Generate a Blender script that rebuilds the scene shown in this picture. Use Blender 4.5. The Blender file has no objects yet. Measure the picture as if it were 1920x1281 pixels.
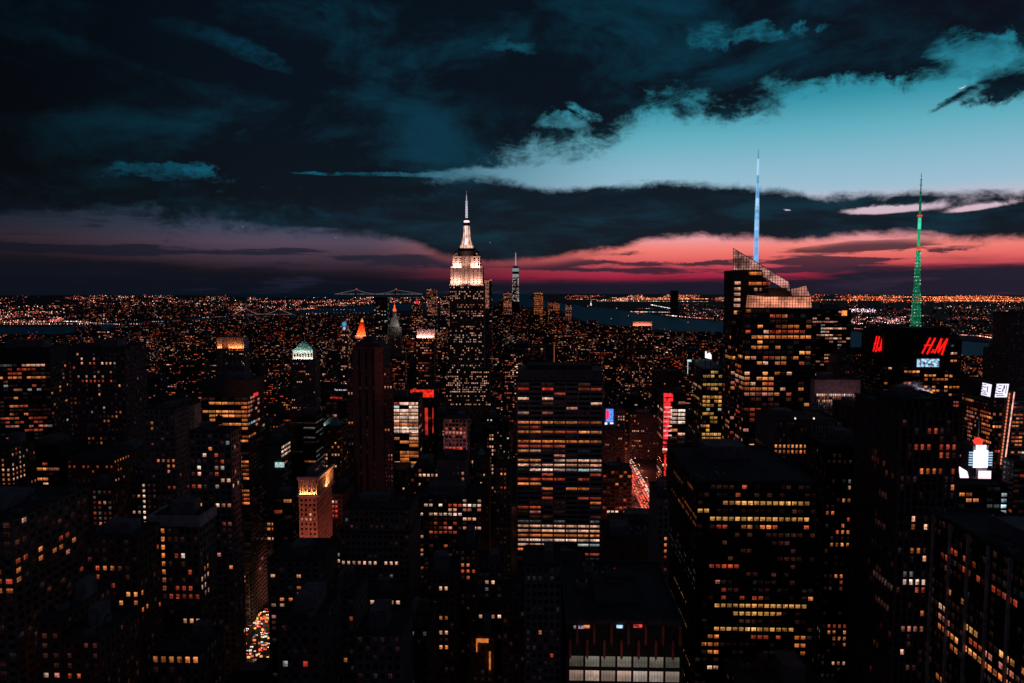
import bpy, math, random
from math import sin, cos, tan, atan, atan2, radians as rad, pi, sqrt, exp, hypot
random.seed(7)
S = bpy.context.scene
COL = S.collection

# ------------------------------------------------------------------ camera, sky, light, exposure
CAMZ, FPX, EYE = 255.0, 1400.0, 539.0
PITCH = atan((640.5 - EYE) / FPX)
cd = bpy.data.cameras.new('camera'); cam = bpy.data.objects.new('camera', cd); COL.objects.link(cam)
cam.location = (0, 0, CAMZ); cam.rotation_euler = (pi / 2 - PITCH, 0, 0)
cd.lens = 36.0 * FPX / 1920.0; cd.sensor_width = 36.0
cd.clip_start = 1.0; cd.clip_end = 200000.0
S.camera = cam
S.view_settings.view_transform = 'Standard'; S.view_settings.look = 'None'
S.view_settings.exposure = 0.0; S.view_settings.gamma = 1.0
S.cycles.max_bounces = 4; S.cycles.diffuse_bounces = 2; S.cycles.glossy_bounces = 2
S.cycles.transmission_bounces = 2; S.cycles.volume_bounces = 1; S.cycles.caustics_reflective = False; S.cycles.caustics_refractive = False
S.cycles.sample_clamp_indirect = 2.0
S.cycles.use_denoising = True

def ray(px, py):
    u = (px - 960.0) / FPX; v = (640.5 - py) / FPX
    return (u, cos(PITCH) + v * sin(PITCH), -sin(PITCH) + v * cos(PITCH))
def pt(px, py, Y):
    d = ray(px, py); t = Y / d[1]
    return (d[0] * t, Y, CAMZ + d[2] * t)
RE = 7.4e6
def gz(x, y): return -(x * x + y * y) / (2 * RE)          # the earth's curve, with refraction
def ground(px, py):
    d = ray(px, py); h = hypot(d[0], d[1]); tn = d[2] / h   # slope of the sight line
    # CAMZ + tn*r = -r^2/(2RE)
    A = 1 / (2 * RE); disc = tn * tn - 4 * A * CAMZ
    r = (-tn - sqrt(disc)) / (2 * A) if disc > 0 else -tn / (2 * A)
    return (d[0] / h * r, d[1] / h * r, gz(d[0] / h * r, d[1] / h * r))
def to_px(x, y, z):
    z -= CAMZ
    f = y * cos(PITCH) - z * sin(PITCH); v = y * sin(PITCH) + z * cos(PITCH)
    return 960 + FPX * x / f, 640.5 - FPX * v / f
def azel(px, py):
    d = ray(px, py); return atan2(d[0], d[1]), atan2(d[2], hypot(d[0], d[1]))
def lin(c):
    return tuple((v / 255 / 12.92) if v / 255 <= 0.04045 else ((v / 255 + 0.055) / 1.055) ** 2.4 for v in c[:3])

class NG:
    def __init__(s, tree): s.t = tree; s.n = tree.nodes; s.l = tree.links
    def put(s, sock, v):
        if hasattr(v, 'is_output') or isinstance(v, bpy.types.NodeSocket): s.l.new(v, sock)
        elif isinstance(v, (tuple, list)):
            sock.default_value = tuple(v) + ((1.0,) if len(v) == 3 and len(sock.default_value) == 4 else ())
        else: sock.default_value = v
    def m(s, op, a, b=0.0, c=0.0, clamp=False):
        n = s.n.new('ShaderNodeMath'); n.operation = op; n.use_clamp = clamp
        s.put(n.inputs[0], a); s.put(n.inputs[1], b); s.put(n.inputs[2], c); return n.outputs[0]
    def ss(s, x, lo, hi):
        n = s.n.new('ShaderNodeMapRange'); n.interpolation_type = 'SMOOTHSTEP'
        s.put(n.inputs['Value'], x); s.put(n.inputs['From Min'], lo); s.put(n.inputs['From Max'], hi); return n.outputs[0]
    def mix(s, f, a, b, mode='MIX'):
        n = s.n.new('ShaderNodeMix'); n.data_type = 'RGBA'; n.blend_type = mode
        s.put(n.inputs[0], f); s.put(n.inputs[6], a); s.put(n.inputs[7], b); return n.outputs[2]
    def xyz(s, x, y, z):
        n = s.n.new('ShaderNodeCombineXYZ'); s.put(n.inputs[0], x); s.put(n.inputs[1], y); s.put(n.inputs[2], z); return n.outputs[0]
    def noise(s, vec, scale, detail=5, rough=0.55, dist=0.0):
        n = s.n.new('ShaderNodeTexNoise'); n.inputs['Scale'].default_value = scale; n.inputs['Detail'].default_value = detail
        n.inputs['Roughness'].default_value = rough; n.inputs['Distortion'].default_value = dist
        s.put(n.inputs['Vector'], vec); return n.outputs['Fac']
    def ramp(s, f, stops):
        n = s.n.new('ShaderNodeValToRGB'); e = n.color_ramp.elements
        stops = sorted(stops)
        e[0].position, e[0].color = stops[0][0], tuple(stops[0][1]) + (1,)
        e[1].position, e[1].color = stops[-1][0], tuple(stops[-1][1]) + (1,)
        for p, c in stops[1:-1]:
            k = e.new(p); k.color = tuple(c) + (1,)
        s.put(n.inputs[0], f); return n.outputs[0]
    def curve(s, x, pts):
        n = s.n.new('ShaderNodeFloatCurve'); c = n.mapping.curves[0]; pts = sorted(pts)
        c.points[0].location = pts[0]; c.points[1].location = pts[-1]
        for p in pts[1:-1]: c.points.new(*p)
        n.mapping.extend = 'HORIZONTAL'; n.mapping.update()
        s.put(n.inputs['Value'], x); return n.outputs[0]

# ---- sky: clear dusk gradient behind broken cloud, all as functions of compass bearing and altitude
W = bpy.data.worlds.new('World'); S.world = W; W.use_nodes = True
W.cycles.sampling_method = 'MANUAL'; W.cycles.sample_map_resolution = 256
g = NG(W.node_tree); g.n.clear()
tc = g.n.new('ShaderNodeTexCoord'); sp = g.n.new('ShaderNodeSeparateXYZ'); g.l.new(tc.outputs['Generated'], sp.inputs[0])
dx, dy, dz = sp.outputs
az = g.m('ARCTAN2', dx, dy); el = g.m('ARCSINE', dz)
ELS, A0, AS = 0.5, -0.75, 1.5
an = g.m('DIVIDE', g.m('SUBTRACT', az, A0), AS)
def cpts(p): return [((azel(x, y)[0] - A0) / AS, azel(x, y)[1] / ELS) for x, y in p]
deck_pts = [(-120, 400), (60, 400), (200, 415), (330, 430), (480, 425), (640, 415), (760, 402), (840, 376), (900, 342), (960, 312), (1060, 292), (1130, 284), (1180, 256),
            (1240, 222), (1290, 210), (1340, 218), (1400, 214), (1450, 196), (1490, 165), (1540, 148), (1640, 146), (1700, 152), (1760, 150), (1830, 150), (1900, 165), (2000, 170)]
top_pts = [(-120, 340), (200, 338), (400, 346), (520, 334), (640, 330), (800, 332), (900, 330), (960, 336), (1000, 344), (1100, 346), (1220, 339), (1300, 341),
           (1400, 347), (1480, 354), (1560, 361), (1640, 362), (1720, 358), (1800, 359), (1860, 355), (2000, 351)]
bot_pts = [(-120, 404), (0, 403), (120, 400), (220, 394), (310, 396), (360, 404), (430, 413), (500, 426), (560, 434), (640, 441), (720, 446), (770, 458), (830, 482), (890, 494), (960, 494),
           (1030, 488), (1090, 478), (1140, 472), (1175, 464), (1210, 454), (1270, 448), (1330, 446), (1400, 449), (1460, 452), (1520, 455), (1570, 447), (1640, 442), (1690, 441), (1760, 447), (1830, 455), (1900, 452), (2000, 450)]
low_pts = [(-120, 470), (200, 484), (400, 496), (600, 508), (720, 515), (850, 524), (960, 528), (1100, 526), (1250, 521), (1350, 516), (1450, 519), (1540, 514), (1620, 499), (1720, 493), (1820, 490), (2000, 484)]
cv = {k: g.m('MULTIPLY', g.curve(an, cpts(p)), ELS) for k, p in (('deck', deck_pts), ('top', top_pts), ('bot', bot_pts), ('low', low_pts))}
P1 = 1.0 / FPX
v1 = g.xyz(az, g.m('MULTIPLY', el, 2.3), 3.7)
v2 = g.xyz(az, g.m('MULTIPLY', el, 3.2), 11.3)
v3 = g.xyz(az, g.m('MULTIPLY', el, 8.0), 5.1)
nA = g.noise(v1, 5.0, 8, 0.6, 0.6); nB = g.noise(v2, 13.0, 7, 0.6, 0.3); nC = g.noise(v3, 7.0, 6, 0.55, 0.2); nD = g.noise(v1, 2.6, 4, 0.5)
nE = g.noise(g.xyz(az, g.m('MULTIPLY', el, 12.0), 2.2), 9.0, 5, 0.6)
nF = g.noise(g.xyz(az, g.m('MULTIPLY', el, 1.6), 8.8), 20.0, 8, 0.68, 0.5)
nH = g.noise(g.xyz(az, g.m('MULTIPLY', el, 1.9), 4.1), 58.0, 5, 0.65, 0.6)
cA, cB, cC, cF, cH = (g.m('SUBTRACT', n, 0.5) for n in (nA, nB, nC, nF, nH))
azw = g.m('ADD', az, g.m('ADD', g.m('MULTIPLY', cA, 0.16), g.m('MULTIPLY', cF, 0.07)))
elw = g.m('ADD', el, g.m('ADD', g.m('MULTIPLY', cF, 0.045), g.m('MULTIPLY', cB, 0.035)))
def blob(x, y, rx, ry, tilt=0.0):
    a, e = azel(x, y); az, el = (azw, elw) if ry > 9 and not tilt else (g.m('ADD', azel0, g.m('MULTIPLY', cF, 0.05)), g.m('ADD', elel0, g.m('MULTIPLY', cF, 0.010)))
    p = g.m('DIVIDE', g.m('SUBTRACT', az, a), rx * P1); q = g.m('DIVIDE', g.m('SUBTRACT', el, g.m('ADD', e, g.m('MULTIPLY', g.m('SUBTRACT', az, a), tilt)) if tilt else e), ry * P1)
    return g.m('EXPONENT', g.m('MULTIPLY', g.m('ADD', g.m('MULTIPLY', p, p), g.m('MULTIPLY', q, q)), -1.0))
azel0, elel0 = az, el
def total(items):
    acc = None
    for (k, *b) in items:
        t = g.m('MULTIPLY', blob(*b), k); acc = t if acc is None else g.m('ADD', acc, t)
    return acc
# deck of cloud overhead
dk = g.m('SUBTRACT', el, cv['deck'])
dk = g.m('ADD', dk, g.m('ADD', g.m('MULTIPLY', cA, 0.05), g.m('ADD', g.m('MULTIPLY', cF, 0.11), g.m('MULTIPLY', cH, 0.045))))
dk = g.m('MINIMUM', dk, 0.075)
gaps = total([(0.075, 1350, 62, 58, 22), (0.070, 1450, 66, 60, 20), (0.075, 955, 85, 52, 17), (0.080, 640, 25, 30, 34), (0.062, 1835, 90, 75, 28), (0.105, 310, 322, 72, 12), (0.060, 1044, 224, 40, 13), (0.052, 420, 75, 120, 24, -0.25), (0.060, 500, 112, 60, 15, -0.3),
              (0.070, 905, 327, 90, 9), (0.085, 720, 327, 90, 3.2), (0.075, 590, 326, 45, 2.6), (0.050, 455, 250, 20, 22), (0.040, 200, 50, 120, 36), (0.045, 640, 178, 28, 14), (0.045, 1180, 60, 70, 26)])
lobes = total([(0.03, 1385, 196, 80, 20), (0.05, 1895, 168, 50, 18), (0.05, 1768, 196, 46, 6, 0.5), (0.04, 1540, 110, 90, 24), (0.05, 1700, 120, 110, 26)])
dk = g.m('ADD', g.m('SUBTRACT', dk, gaps), lobes)
cDeck = g.ss(dk, -0.010, 0.038)
veil = g.m('MULTIPLY', g.ss(g.m('SUBTRACT', el, cv['deck']), 0.005, 0.06), g.m('MULTIPLY', g.ss(g.m('ADD', g.m('MULTIPLY', nF, 0.6), g.m('MULTIPLY', nH, 0.4)), 0.34, 0.62), 0.9))
cDeck = g.m('MAXIMUM', cDeck, veil)
# long bank above the sunset
b_up = g.m('ADD', g.m('SUBTRACT', cv['top'], el), g.m('ADD', g.m('MULTIPLY', cB, 0.014), g.m('ADD', g.m('MULTIPLY', cF, 0.022), g.m('MULTIPLY', cH, 0.012))))
b_dn = g.m('ADD', g.m('SUBTRACT', el, cv['bot']), g.m('ADD', g.m('MULTIPLY', cB, 0.012), g.m('ADD', g.m('MULTIPLY', cF, 0.016), g.m('MULTIPLY', cH, 0.008))))
slits = total([(0.032, 1660, 394, 82, 8, 0.03), (0.026, 1820, 392, 48, 5, 0.1), (0.03, 1480, 393, 14, 3), (0.032, 315, 382, 38, 7), (0.024, 435, 399, 26, 4), (0.024, 585, 428, 30, 4), (0.012, 560, 352, 60, 8)])
cBank = g.m('MULTIPLY', g.ss(g.m('SUBTRACT', b_up, slits), -0.003, 0.011), g.ss(g.m('SUBTRACT', b_dn, g.m('MULTIPLY', slits, 0.8)), -0.004, 0.009))
# shreds low over the horizon and the dull layer they merge into
add_low = total([(0.50, 930, 480, 120, 20), (0.30, 1560, 494, 100, 7), (0.34, 1330, 494, 90, 6), (0.25, 130, 466, 190, 9), (0.26, 720, 484, 130, 6), (0.30, 1440, 507, 170, 7), (0.26, 1620, 486, 120, 5), (0.24, 1180, 492, 80, 5), (0.22, 560, 498, 160, 6), (0.34, 1640, 464, 90, 9, 0.06), (0.2, 1790, 466, 80, 6), (0.16, 1130, 505, 200, 6), (-0.22, 1250, 470, 150, 14), (-0.25, 1860, 474, 120, 12), (-0.2, 500, 445, 260, 14)])
under = g.m('MULTIPLY', g.ss(g.m('SUBTRACT', cv['bot'], el), -0.004, 0.012), 1.0)
shred = g.m('MULTIPLY', under, g.ss(g.m('ADD', g.m('ADD', nC, g.m('MULTIPLY', g.m('SUBTRACT', nE, 0.5), 0.5)), add_low), 0.57, 0.70))
lowl = g.ss(g.m('ADD', g.m('SUBTRACT', cv['low'], el), g.m('ADD', g.m('MULTIPLY', g.m('SUBTRACT', nE, 0.5), 0.030), g.m('MULTIPLY', cC, 0.012))), -0.008, 0.010)
# clear sky behind
eN = lambda y: azel(1400, y)[1] / ELS
en = g.m('DIVIDE', el, ELS)
right = g.ramp(en, [(max(eN(y), 0.0), lin(c)) for y, c in [(20, (16, 84, 104)), (110, (26, 116, 138)), (190, (52, 146, 166)), (250, (98, 174, 192)), (310, (136, 184, 204)), (358, (156, 190, 210)),
        (398, (208, 186, 200)), (445, (236, 158, 164)), (464, (243, 130, 120)), (484, (228, 102, 100)), (504, (178, 56, 76)), (520, (164, 32, 64)), (530, (66, 32, 50)), (550, (30, 26, 44))]])
left = g.ramp(en, [(max(eN(y), 0.0), lin(c)) for y, c in [(20, (4, 40, 56)), (150, (5, 56, 76)), (260, (7, 66, 88)), (325, (12, 92, 116)), (380, (26, 84, 104)), (404, (46, 66, 88)), (430, (62, 70, 92)), (455, (82, 68, 86)), (478, (68, 52, 68)), (500, (46, 35, 48)), (520, (36, 25, 38)), (535, (26, 22, 38)), (550, (14, 17, 30))]])
mx = g.ss(az, azel(660, 300)[0], azel(1260, 300)[0])
clear = g.mix(mx, left, right)
dim = g.m('ADD', 0.30, g.m('MULTIPLY', g.ss(az, azel(-60, 300)[0], azel(560, 300)[0]), 0.70))
clear = g.mix(1.0, clear, g.xyz(dim, dim, dim), 'MULTIPLY')
hp = g.ss(az, azel(1320, 300)[0], azel(1950, 300)[0])
# cloud colours: slate with teal where it thins
thin = g.ss(g.m('ADD', g.m('MULTIPLY', nD, 0.3), g.m('ADD', g.m('MULTIPLY', nA, 0.5), g.m('MULTIPLY', nF, 0.2))), 0.47, 0.66)
dkc = g.mix(thin, lin((5, 15, 26)), lin((7, 50, 67)))
dkc = g.mix(g.m('MULTIPLY', g.m('MULTIPLY', hp, 0.85), g.ss(el, 0.24, 0.33)), dkc, lin((11, 11, 24)))
dkc = g.mix(1.0, dkc, g.xyz(dim, dim, dim), 'MULTIPLY')
nG = g.noise(g.xyz(az, g.m('MULTIPLY', el, 4.0), 1.4), 9.0, 6, 0.6, 0.3)
bkc = g.mix(g.ss(nG, 0.42, 0.72), lin((8, 22, 35)), lin((11, 44, 60)))
bkc = g.mix(1.0, bkc, g.xyz(g.m('ADD', g.m('MULTIPLY', dim, 0.6), 0.4), g.m('ADD', g.m('MULTIPLY', dim, 0.6), 0.4), g.m('ADD', g.m('MULTIPLY', dim, 0.6), 0.4)), 'MULTIPLY')
shc = g.mix(hp, lin((28, 32, 50)), lin((52, 38, 56)))
shc = g.mix(1.0, shc, g.xyz(g.m('ADD', g.m('MULTIPLY', dim, 0.75), 0.25), g.m('ADD', g.m('MULTIPLY', dim, 0.75), 0.25), g.m('ADD', g.m('MULTIPLY', dim, 0.7), 0.3)), 'MULTIPLY')
loc = g.mix(hp, g.mix(mx, lin((13, 18, 29)), lin((27, 25, 41))), lin((34, 30, 46)))
c = g.mix(lowl, clear, loc)
c = g.mix(g.m('MULTIPLY', shred, 0.9), c, shc)
c = g.mix(cBank, c, bkc)
c = g.mix(cDeck, c, dkc)
back = g.ss(g.m('ABSOLUTE', az), 0.85, 1.5)
c = g.mix(back, c, (0.0225, 0.0195, 0.0340))
c = g.mix(g.ss(el, 0.6, 1.2), c, (0.0070, 0.0110, 0.0190))
# afterglow: the physical sky, sun just set ahead, adds its faint own light
nis = g.n.new('ShaderNodeTexSky'); nis.sky_type = 'NISHITA'; nis.sun_disc = False; nis.sun_elevation = rad(-4); nis.sun_rotation = rad(12)
sky = g.mix(0.02, c, nis.outputs[0], 'ADD')
bg = g.n.new('ShaderNodeBackground'); g.put(bg.inputs['Color'], sky); bg.inputs['Strength'].default_value = 1.0
wo = g.n.new('ShaderNodeOutputWorld'); g.l.new(bg.outputs[0], wo.inputs['Surface'])

# ------------------------------------------------------------------ materials
def mat(name): m = bpy.data.materials.new(name); m.use_nodes = True; m.node_tree.nodes.clear(); return m, NG(m.node_tree)
def surf(g_, sh): o = g_.n.new('ShaderNodeOutputMaterial'); g_.l.new(sh, o.inputs['Surface'])
def wallmat(name, c, rough=0.85, scale=0.35, var=0.45, stain=True, bump=0.15, spec=0.3):
    m, q = mat(name); geo = q.n.new('ShaderNodeNewGeometry'); p = geo.outputs['Position']
    n1 = q.noise(p, scale, 5, 0.6); n2 = q.noise(p, scale * 9, 3, 0.6)
    f = q.m('ADD', q.m('MULTIPLY', n1, 0.7), q.m('MULTIPLY', n2, 0.3))
    col = q.mix(q.ss(f, 0.3, 0.7), tuple(v * (1 - var) for v in c), tuple(min(1, v * (1 + var)) for v in c))
    b = q.n.new('ShaderNodeBsdfPrincipled'); q.put(b.inputs['Base Color'], col); b.inputs['Roughness'].default_value = rough
    b.inputs['Specular IOR Level'].default_value = spec
    bp = q.n.new('ShaderNodeBump'); bp.inputs['Strength'].default_value = bump; bp.inputs['Distance'].default_value = 0.3
    q.put(bp.inputs['Height'], n2); q.l.new(bp.outputs[0], b.inputs['Normal']); surf(q, b.outputs[0]); return m
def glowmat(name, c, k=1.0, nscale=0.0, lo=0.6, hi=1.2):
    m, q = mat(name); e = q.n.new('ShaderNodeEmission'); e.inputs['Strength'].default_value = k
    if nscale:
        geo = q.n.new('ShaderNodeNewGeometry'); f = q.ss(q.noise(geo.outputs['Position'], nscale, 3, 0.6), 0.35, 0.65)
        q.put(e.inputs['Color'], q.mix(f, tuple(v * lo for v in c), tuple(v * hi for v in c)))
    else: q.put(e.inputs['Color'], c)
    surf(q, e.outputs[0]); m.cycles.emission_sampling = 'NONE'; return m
M = {}
for n_, c_ in (('stone', (.20, .165, .15)), ('brick', (.15, .075, .055)), ('dark', (.05, .05, .055)), ('white', (.36, .34, .33)), ('grey', (.17, .17, .18)),
               ('tan', (.22, .17, .13)), ('black', (.022, .022, .025)), ('pale', (.45, .42, .41)), ('copper', (.25, .42, .37)), ('plum', (.13, .09, .10)), ('rust', (.16, .07, .05))):
    M[n_] = wallmat(n_ + '_wall', c_)
M['roof'] = wallmat('roof_gravel', (.055, .055, .06), 0.9, 0.2, 0.6)
M['steel'] = wallmat('steel', (.16, .17, .18), 0.45, 0.5, 0.3)
m_, q_ = mat('dark_glass'); b_ = q_.n.new('ShaderNodeBsdfPrincipled'); q_.put(b_.inputs['Base Color'], (.008, .009, .012)); b_.inputs['Roughness'].default_value = 0.12
b_.inputs['Specular IOR Level'].default_value = 0.4; geo_ = q_.n.new('ShaderNodeNewGeometry')
q_.put(b_.inputs['Roughness'], q_.m('ADD', 0.06, q_.m('MULTIPLY', q_.noise(geo_.outputs['Position'], 0.2, 2), 0.25))); surf(q_, b_.outputs[0]); M['glass'] = m_
# a lit room behind a pane: ceiling lamps, furniture, blinds, mullions
def windowmat(name, contrast=1.0):
    m, q = mat(name)
    at = q.n.new('ShaderNodeAttribute'); at.attribute_name = 'lit'; at.attribute_type = 'GEOMETRY'
    uv = q.n.new('ShaderNodeUVMap'); uv.uv_map = 'pane'; sx = q.n.new('ShaderNodeSeparateXYZ'); q.l.new(uv.outputs[0], sx.inputs[0])
    geo = q.n.new('ShaderNodeNewGeometry'); p = geo.outputs['Position']
    sn = q.n.new('ShaderNodeVectorMath'); sn.operation = 'MULTIPLY'; q.l.new(p, sn.inputs[0]); sn.inputs[1].default_value = (.42, .42, .262)
    fl = q.n.new('ShaderNodeVectorMath'); fl.operation = 'FLOOR'; q.l.new(sn.outputs[0], fl.inputs[0])
    wn = q.n.new('ShaderNodeTexWhiteNoise'); wn.noise_dimensions = '3D'; q.l.new(fl.outputs[0], wn.inputs['Vector'])
    each = q.m('ADD', 0.30, q.m('MULTIPLY', q.m('POWER', wn.outputs['Value'], 0.8), 0.95))
    n1 = q.noise(p, 0.75, 3, 0.7); n2 = q.noise(p, 1.9, 2, 0.6)
    room = q.ss(q.m('ADD', q.m('MULTIPLY', n1, 0.55), q.m('MULTIPLY', n2, 0.45)), 0.40, 0.58)
    low = q.ss(sx.outputs[1], 0.75, 0.25)                          # desks, people and plants against the light low down
    room = q.m('MULTIPLY', each, q.m('SUBTRACT', 1.08, q.m('MULTIPLY', q.m('SUBTRACT', 1.0, room), q.m('ADD', 0.42, q.m('MULTIPLY', low, 0.5)))))
    room = q.m('ADD', (1 - contrast) * .62, q.m('MULTIPLY', room, contrast))
    top = q.m('ADD', 0.72, q.m('MULTIPLY', q.ss(sx.outputs[1], 0.35, 0.9), 0.42))
    fr = q.m('FRACT', sx.outputs[0]); mull = q.m('MULTIPLY', q.ss(fr, 0.0, 0.10), q.ss(q.m('SUBTRACT', 1.0, fr), 0.0, 0.10))
    k = q.m('MULTIPLY', q.m('MULTIPLY', room, top), q.m('ADD', 0.25, q.m('MULTIPLY', mull, 0.75)))
    e = q.n.new('ShaderNodeEmission'); q.l.new(at.outputs['Color'], e.inputs['Color']); q.put(e.inputs['Strength'], k)
    surf(q, e.outputs[0]); m.cycles.emission_sampling = 'NONE'; return m
M['window'] = windowmat('lit_room'); M['curtain'] = windowmat('curtained_room', .28)
m_, q_ = mat('lamp_glow'); at_ = q_.n.new('ShaderNodeAttribute'); at_.attribute_name = 'lit'; e_ = q_.n.new('ShaderNodeEmission')
q_.l.new(at_.outputs['Color'], e_.inputs['Color']); surf(q_, e_.outputs[0]); m_.cycles.emission_sampling = 'NONE'; M['lamp'] = m_

# ------------------------------------------------------------------ objects
def tag(o, label=None, cat=None, group=None, kind=None):
    for k, v in (('label', label), ('category', cat), ('group', group), ('kind', kind)):
        if v: o[k] = v
    return o
def empty(name, loc, yaw=0.0, label=None, cat=None, group=None):
    o = bpy.data.objects.new(name, None); COL.objects.link(o); o.location = loc; o.rotation_euler = (0, 0, yaw); o.empty_display_size = 1
    return tag(o, label, cat, group)
class MB:
    def __init__(s): s.v = []; s.f = []; s.c = []; s.u = []; s.mi = []
    def quad(s, a, b, c, d, col=None, n=1, mi=0):
        k = len(s.v); s.v += [a, b, c, d]; s.f.append((k, k + 1, k + 2, k + 3)); s.c.append(col); s.u.append(n); s.mi.append(mi)
    def poly(s, pts, mi=0, col=None):
        k = len(s.v); s.v += pts; s.f.append(tuple(range(k, k + len(pts)))); s.c.append(col); s.u.append(1); s.mi.append(mi)
    def face(s, idx, mi=0, col=None): s.f.append(tuple(idx)); s.c.append(col); s.u.append(1); s.mi.append(mi)
    def box(s, x0, x1, y0, y1, z0, z1, mi=0, col=None, bottom=False):
        k = len(s.v)
        s.v += [(x0, y0, z0), (x1, y0, z0), (x1, y1, z0), (x0, y1, z0), (x0, y0, z1), (x1, y0, z1), (x1, y1, z1), (x0, y1, z1)]
        for f in ((0, 1, 5, 4), (1, 2, 6, 5), (2, 3, 7, 6), (3, 0, 4, 7), (4, 5, 6, 7)) + (((3, 2, 1, 0),) if bottom else ()): s.face([k + i for i in f], mi, col)
    def prism(s, outline, y0, y1, mi=0, col=None):               # outline of (x, z), counter-clockwise seen from the front
        k = len(s.v); n = len(outline)
        s.v += [(x, y0, z) for x, z in outline] + [(x, y1, z) for x, z in outline]
        s.face(range(k, k + n), mi, col); s.face([k + n + i for i in reversed(range(n))], mi, col)
        for i in range(n): j = (i + 1) % n; s.face((k + j, k + i, k + n + i, k + n + j), mi, col)
    def frustum(s, x0, x1, y0, y1, z0, X0, X1, Y0, Y1, z1, mi=0):
        k = len(s.v)
        s.v += [(x0, y0, z0), (x1, y0, z0), (x1, y1, z0), (x0, y1, z0), (X0, Y0, z1), (X1, Y0, z1), (X1, Y1, z1), (X0, Y1, z1)]
        for f in ((0, 1, 5, 4), (1, 2, 6, 5), (2, 3, 7, 6), (3, 0, 4, 7), (4, 5, 6, 7)): s.face([k + i for i in f], mi)
    def lathe(s, cx, cy, prof, n=16, mi=0, col=None):            # prof of (r, z) bottom to top
        k = len(s.v)
        for r, z in prof: s.v += [(cx + r * cos(2 * pi * i / n), cy + r * sin(2 * pi * i / n), z) for i in range(n)]
        for a in range(len(prof) - 1):
            for i in range(n):
                j = (i + 1) % n; s.face((k + a * n + i, k + a * n + j, k + (a + 1) * n + j, k + (a + 1) * n + i), mi, col)
        s.face([k + (len(prof) - 1) * n + i for i in range(n)], mi, col)
    def bar(s, a, b, r, n=4, mi=0, col=None, r2=None):
        from mathutils import Vector
        a, b = Vector(a), Vector(b); d = (b - a).normalized(); u = d.cross(Vector((0, 0, 1)) if abs(d.z) < .9 else Vector((1, 0, 0))).normalized(); w = d.cross(u)
        k = len(s.v); r2 = r if r2 is None else r2
        for p, rr in ((a, r), (b, r2)):
            for i in range(n): t = 2 * pi * (i + .5) / n; s.v.append(tuple(p + u * (rr * cos(t)) + w * (rr * sin(t))))
        for i in range(n): j = (i + 1) % n; s.face((k + i, k + j, k + n + j, k + n + i), mi, col)
        s.face([k + n + i for i in range(n)], mi, col); s.face([k + i for i in reversed(range(n))], mi, col)
    def build(s, name, mats, parent=None, kind=None, loc=None):
        if not s.f: return None
        me = bpy.data.meshes.new(name); me.from_pydata(s.v, [], s.f)
        mats = mats if isinstance(mats, (list, tuple)) else [mats]
        for m in mats: me.materials.append(m)
        if len(mats) > 1: me.polygons.foreach_set('material_index', s.mi)
        if any(c is not None for c in s.c):
            a = me.attributes.new('lit', 'FLOAT_COLOR', 'FACE'); a.data.foreach_set('color', [x for c in s.c for x in ((tuple(c) + (1.0,)) if c else (0, 0, 0, 1))])
            if mats[0] in (M['window'], M.get('curtain')):
                ul = me.uv_layers.new(name='pane'); d = []
                for f, n in zip(s.f, s.u): d += [0, 0, n, 0, n, 1, 0, 1] if len(f) == 4 else [0.5, 0.7] * len(f)
                ul.data.foreach_set('uv', d)
        o = bpy.data.objects.new(name, me); COL.objects.link(o)
        if parent: o.parent = parent
        if loc: o.location = loc
        if kind: o['kind'] = kind
        return o

TONE = {'O': (1.2, .40, .11), 'o': (.80, .215, .055), 'r': (.50, .07, .028), 'R': (.95, .06, .03), 'd': (.055, .017, .011), 'w': (1.0, .50, .31), 'W': (1.35, .88, .68),
        'c': (.42, .50, .48), 'C': (.75, .95, 1.05), 'y': (.72, .36, .08), 'Y': (.92, .42, .115), 'p': (.62, .20, .14), 'g': (.12, .12, .12), 'b': (.10, .35, .75), 'k': (.20, .185, .15), 'm': (.50, .36, .29)}
def tone(t, j=0.45):
    k = 1 - j * 1.15 + random.random() ** 1.3 * j * 2.0; c = TONE[t]; h = random.uniform(-.12, .12)
    return (c[0] * k, c[1] * k * (1 + h), c[2] * k * (1 + 1.6 * h))
MIXT = ['o', 'o', 'r', 'w', 'd', 'd', 'O', 'r', 'w', 'c', 'p']
STYLES = {  # bay width, floor height, pier share, spandrel share, pier depth, spandrel depth, wall, panes in a bay
    'punch': (3.4, 3.7, .50, .48, .45, .40, 'stone', 2), 'band': (4.2, 3.9, .10, .46, .30, .45, 'dark', 3), 'bay': (9.4, 3.95, .12, .34, .75, .45, 'white', 4),
    'fins': (2.4, 3.8, .34, .30, .80, .15, 'stone', 1), 'curtain': (3.0, 3.9, .12, .30, .18, .12, 'dark', 2), 'brickp': (3.6, 3.5, .55, .50, .40, .35, 'brick', 2), 'wide': (6.0, 4.0, .16, .40, .40, .30, 'black', 3)}
GRID = rad(-1.85)
HEROES = []          # (xl, xr, ytop, ybottom, D) of what each tower shows, so that smaller neighbours keep clear
FOOT = []            # footprints in the street grid
NWIN = [0]

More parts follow.
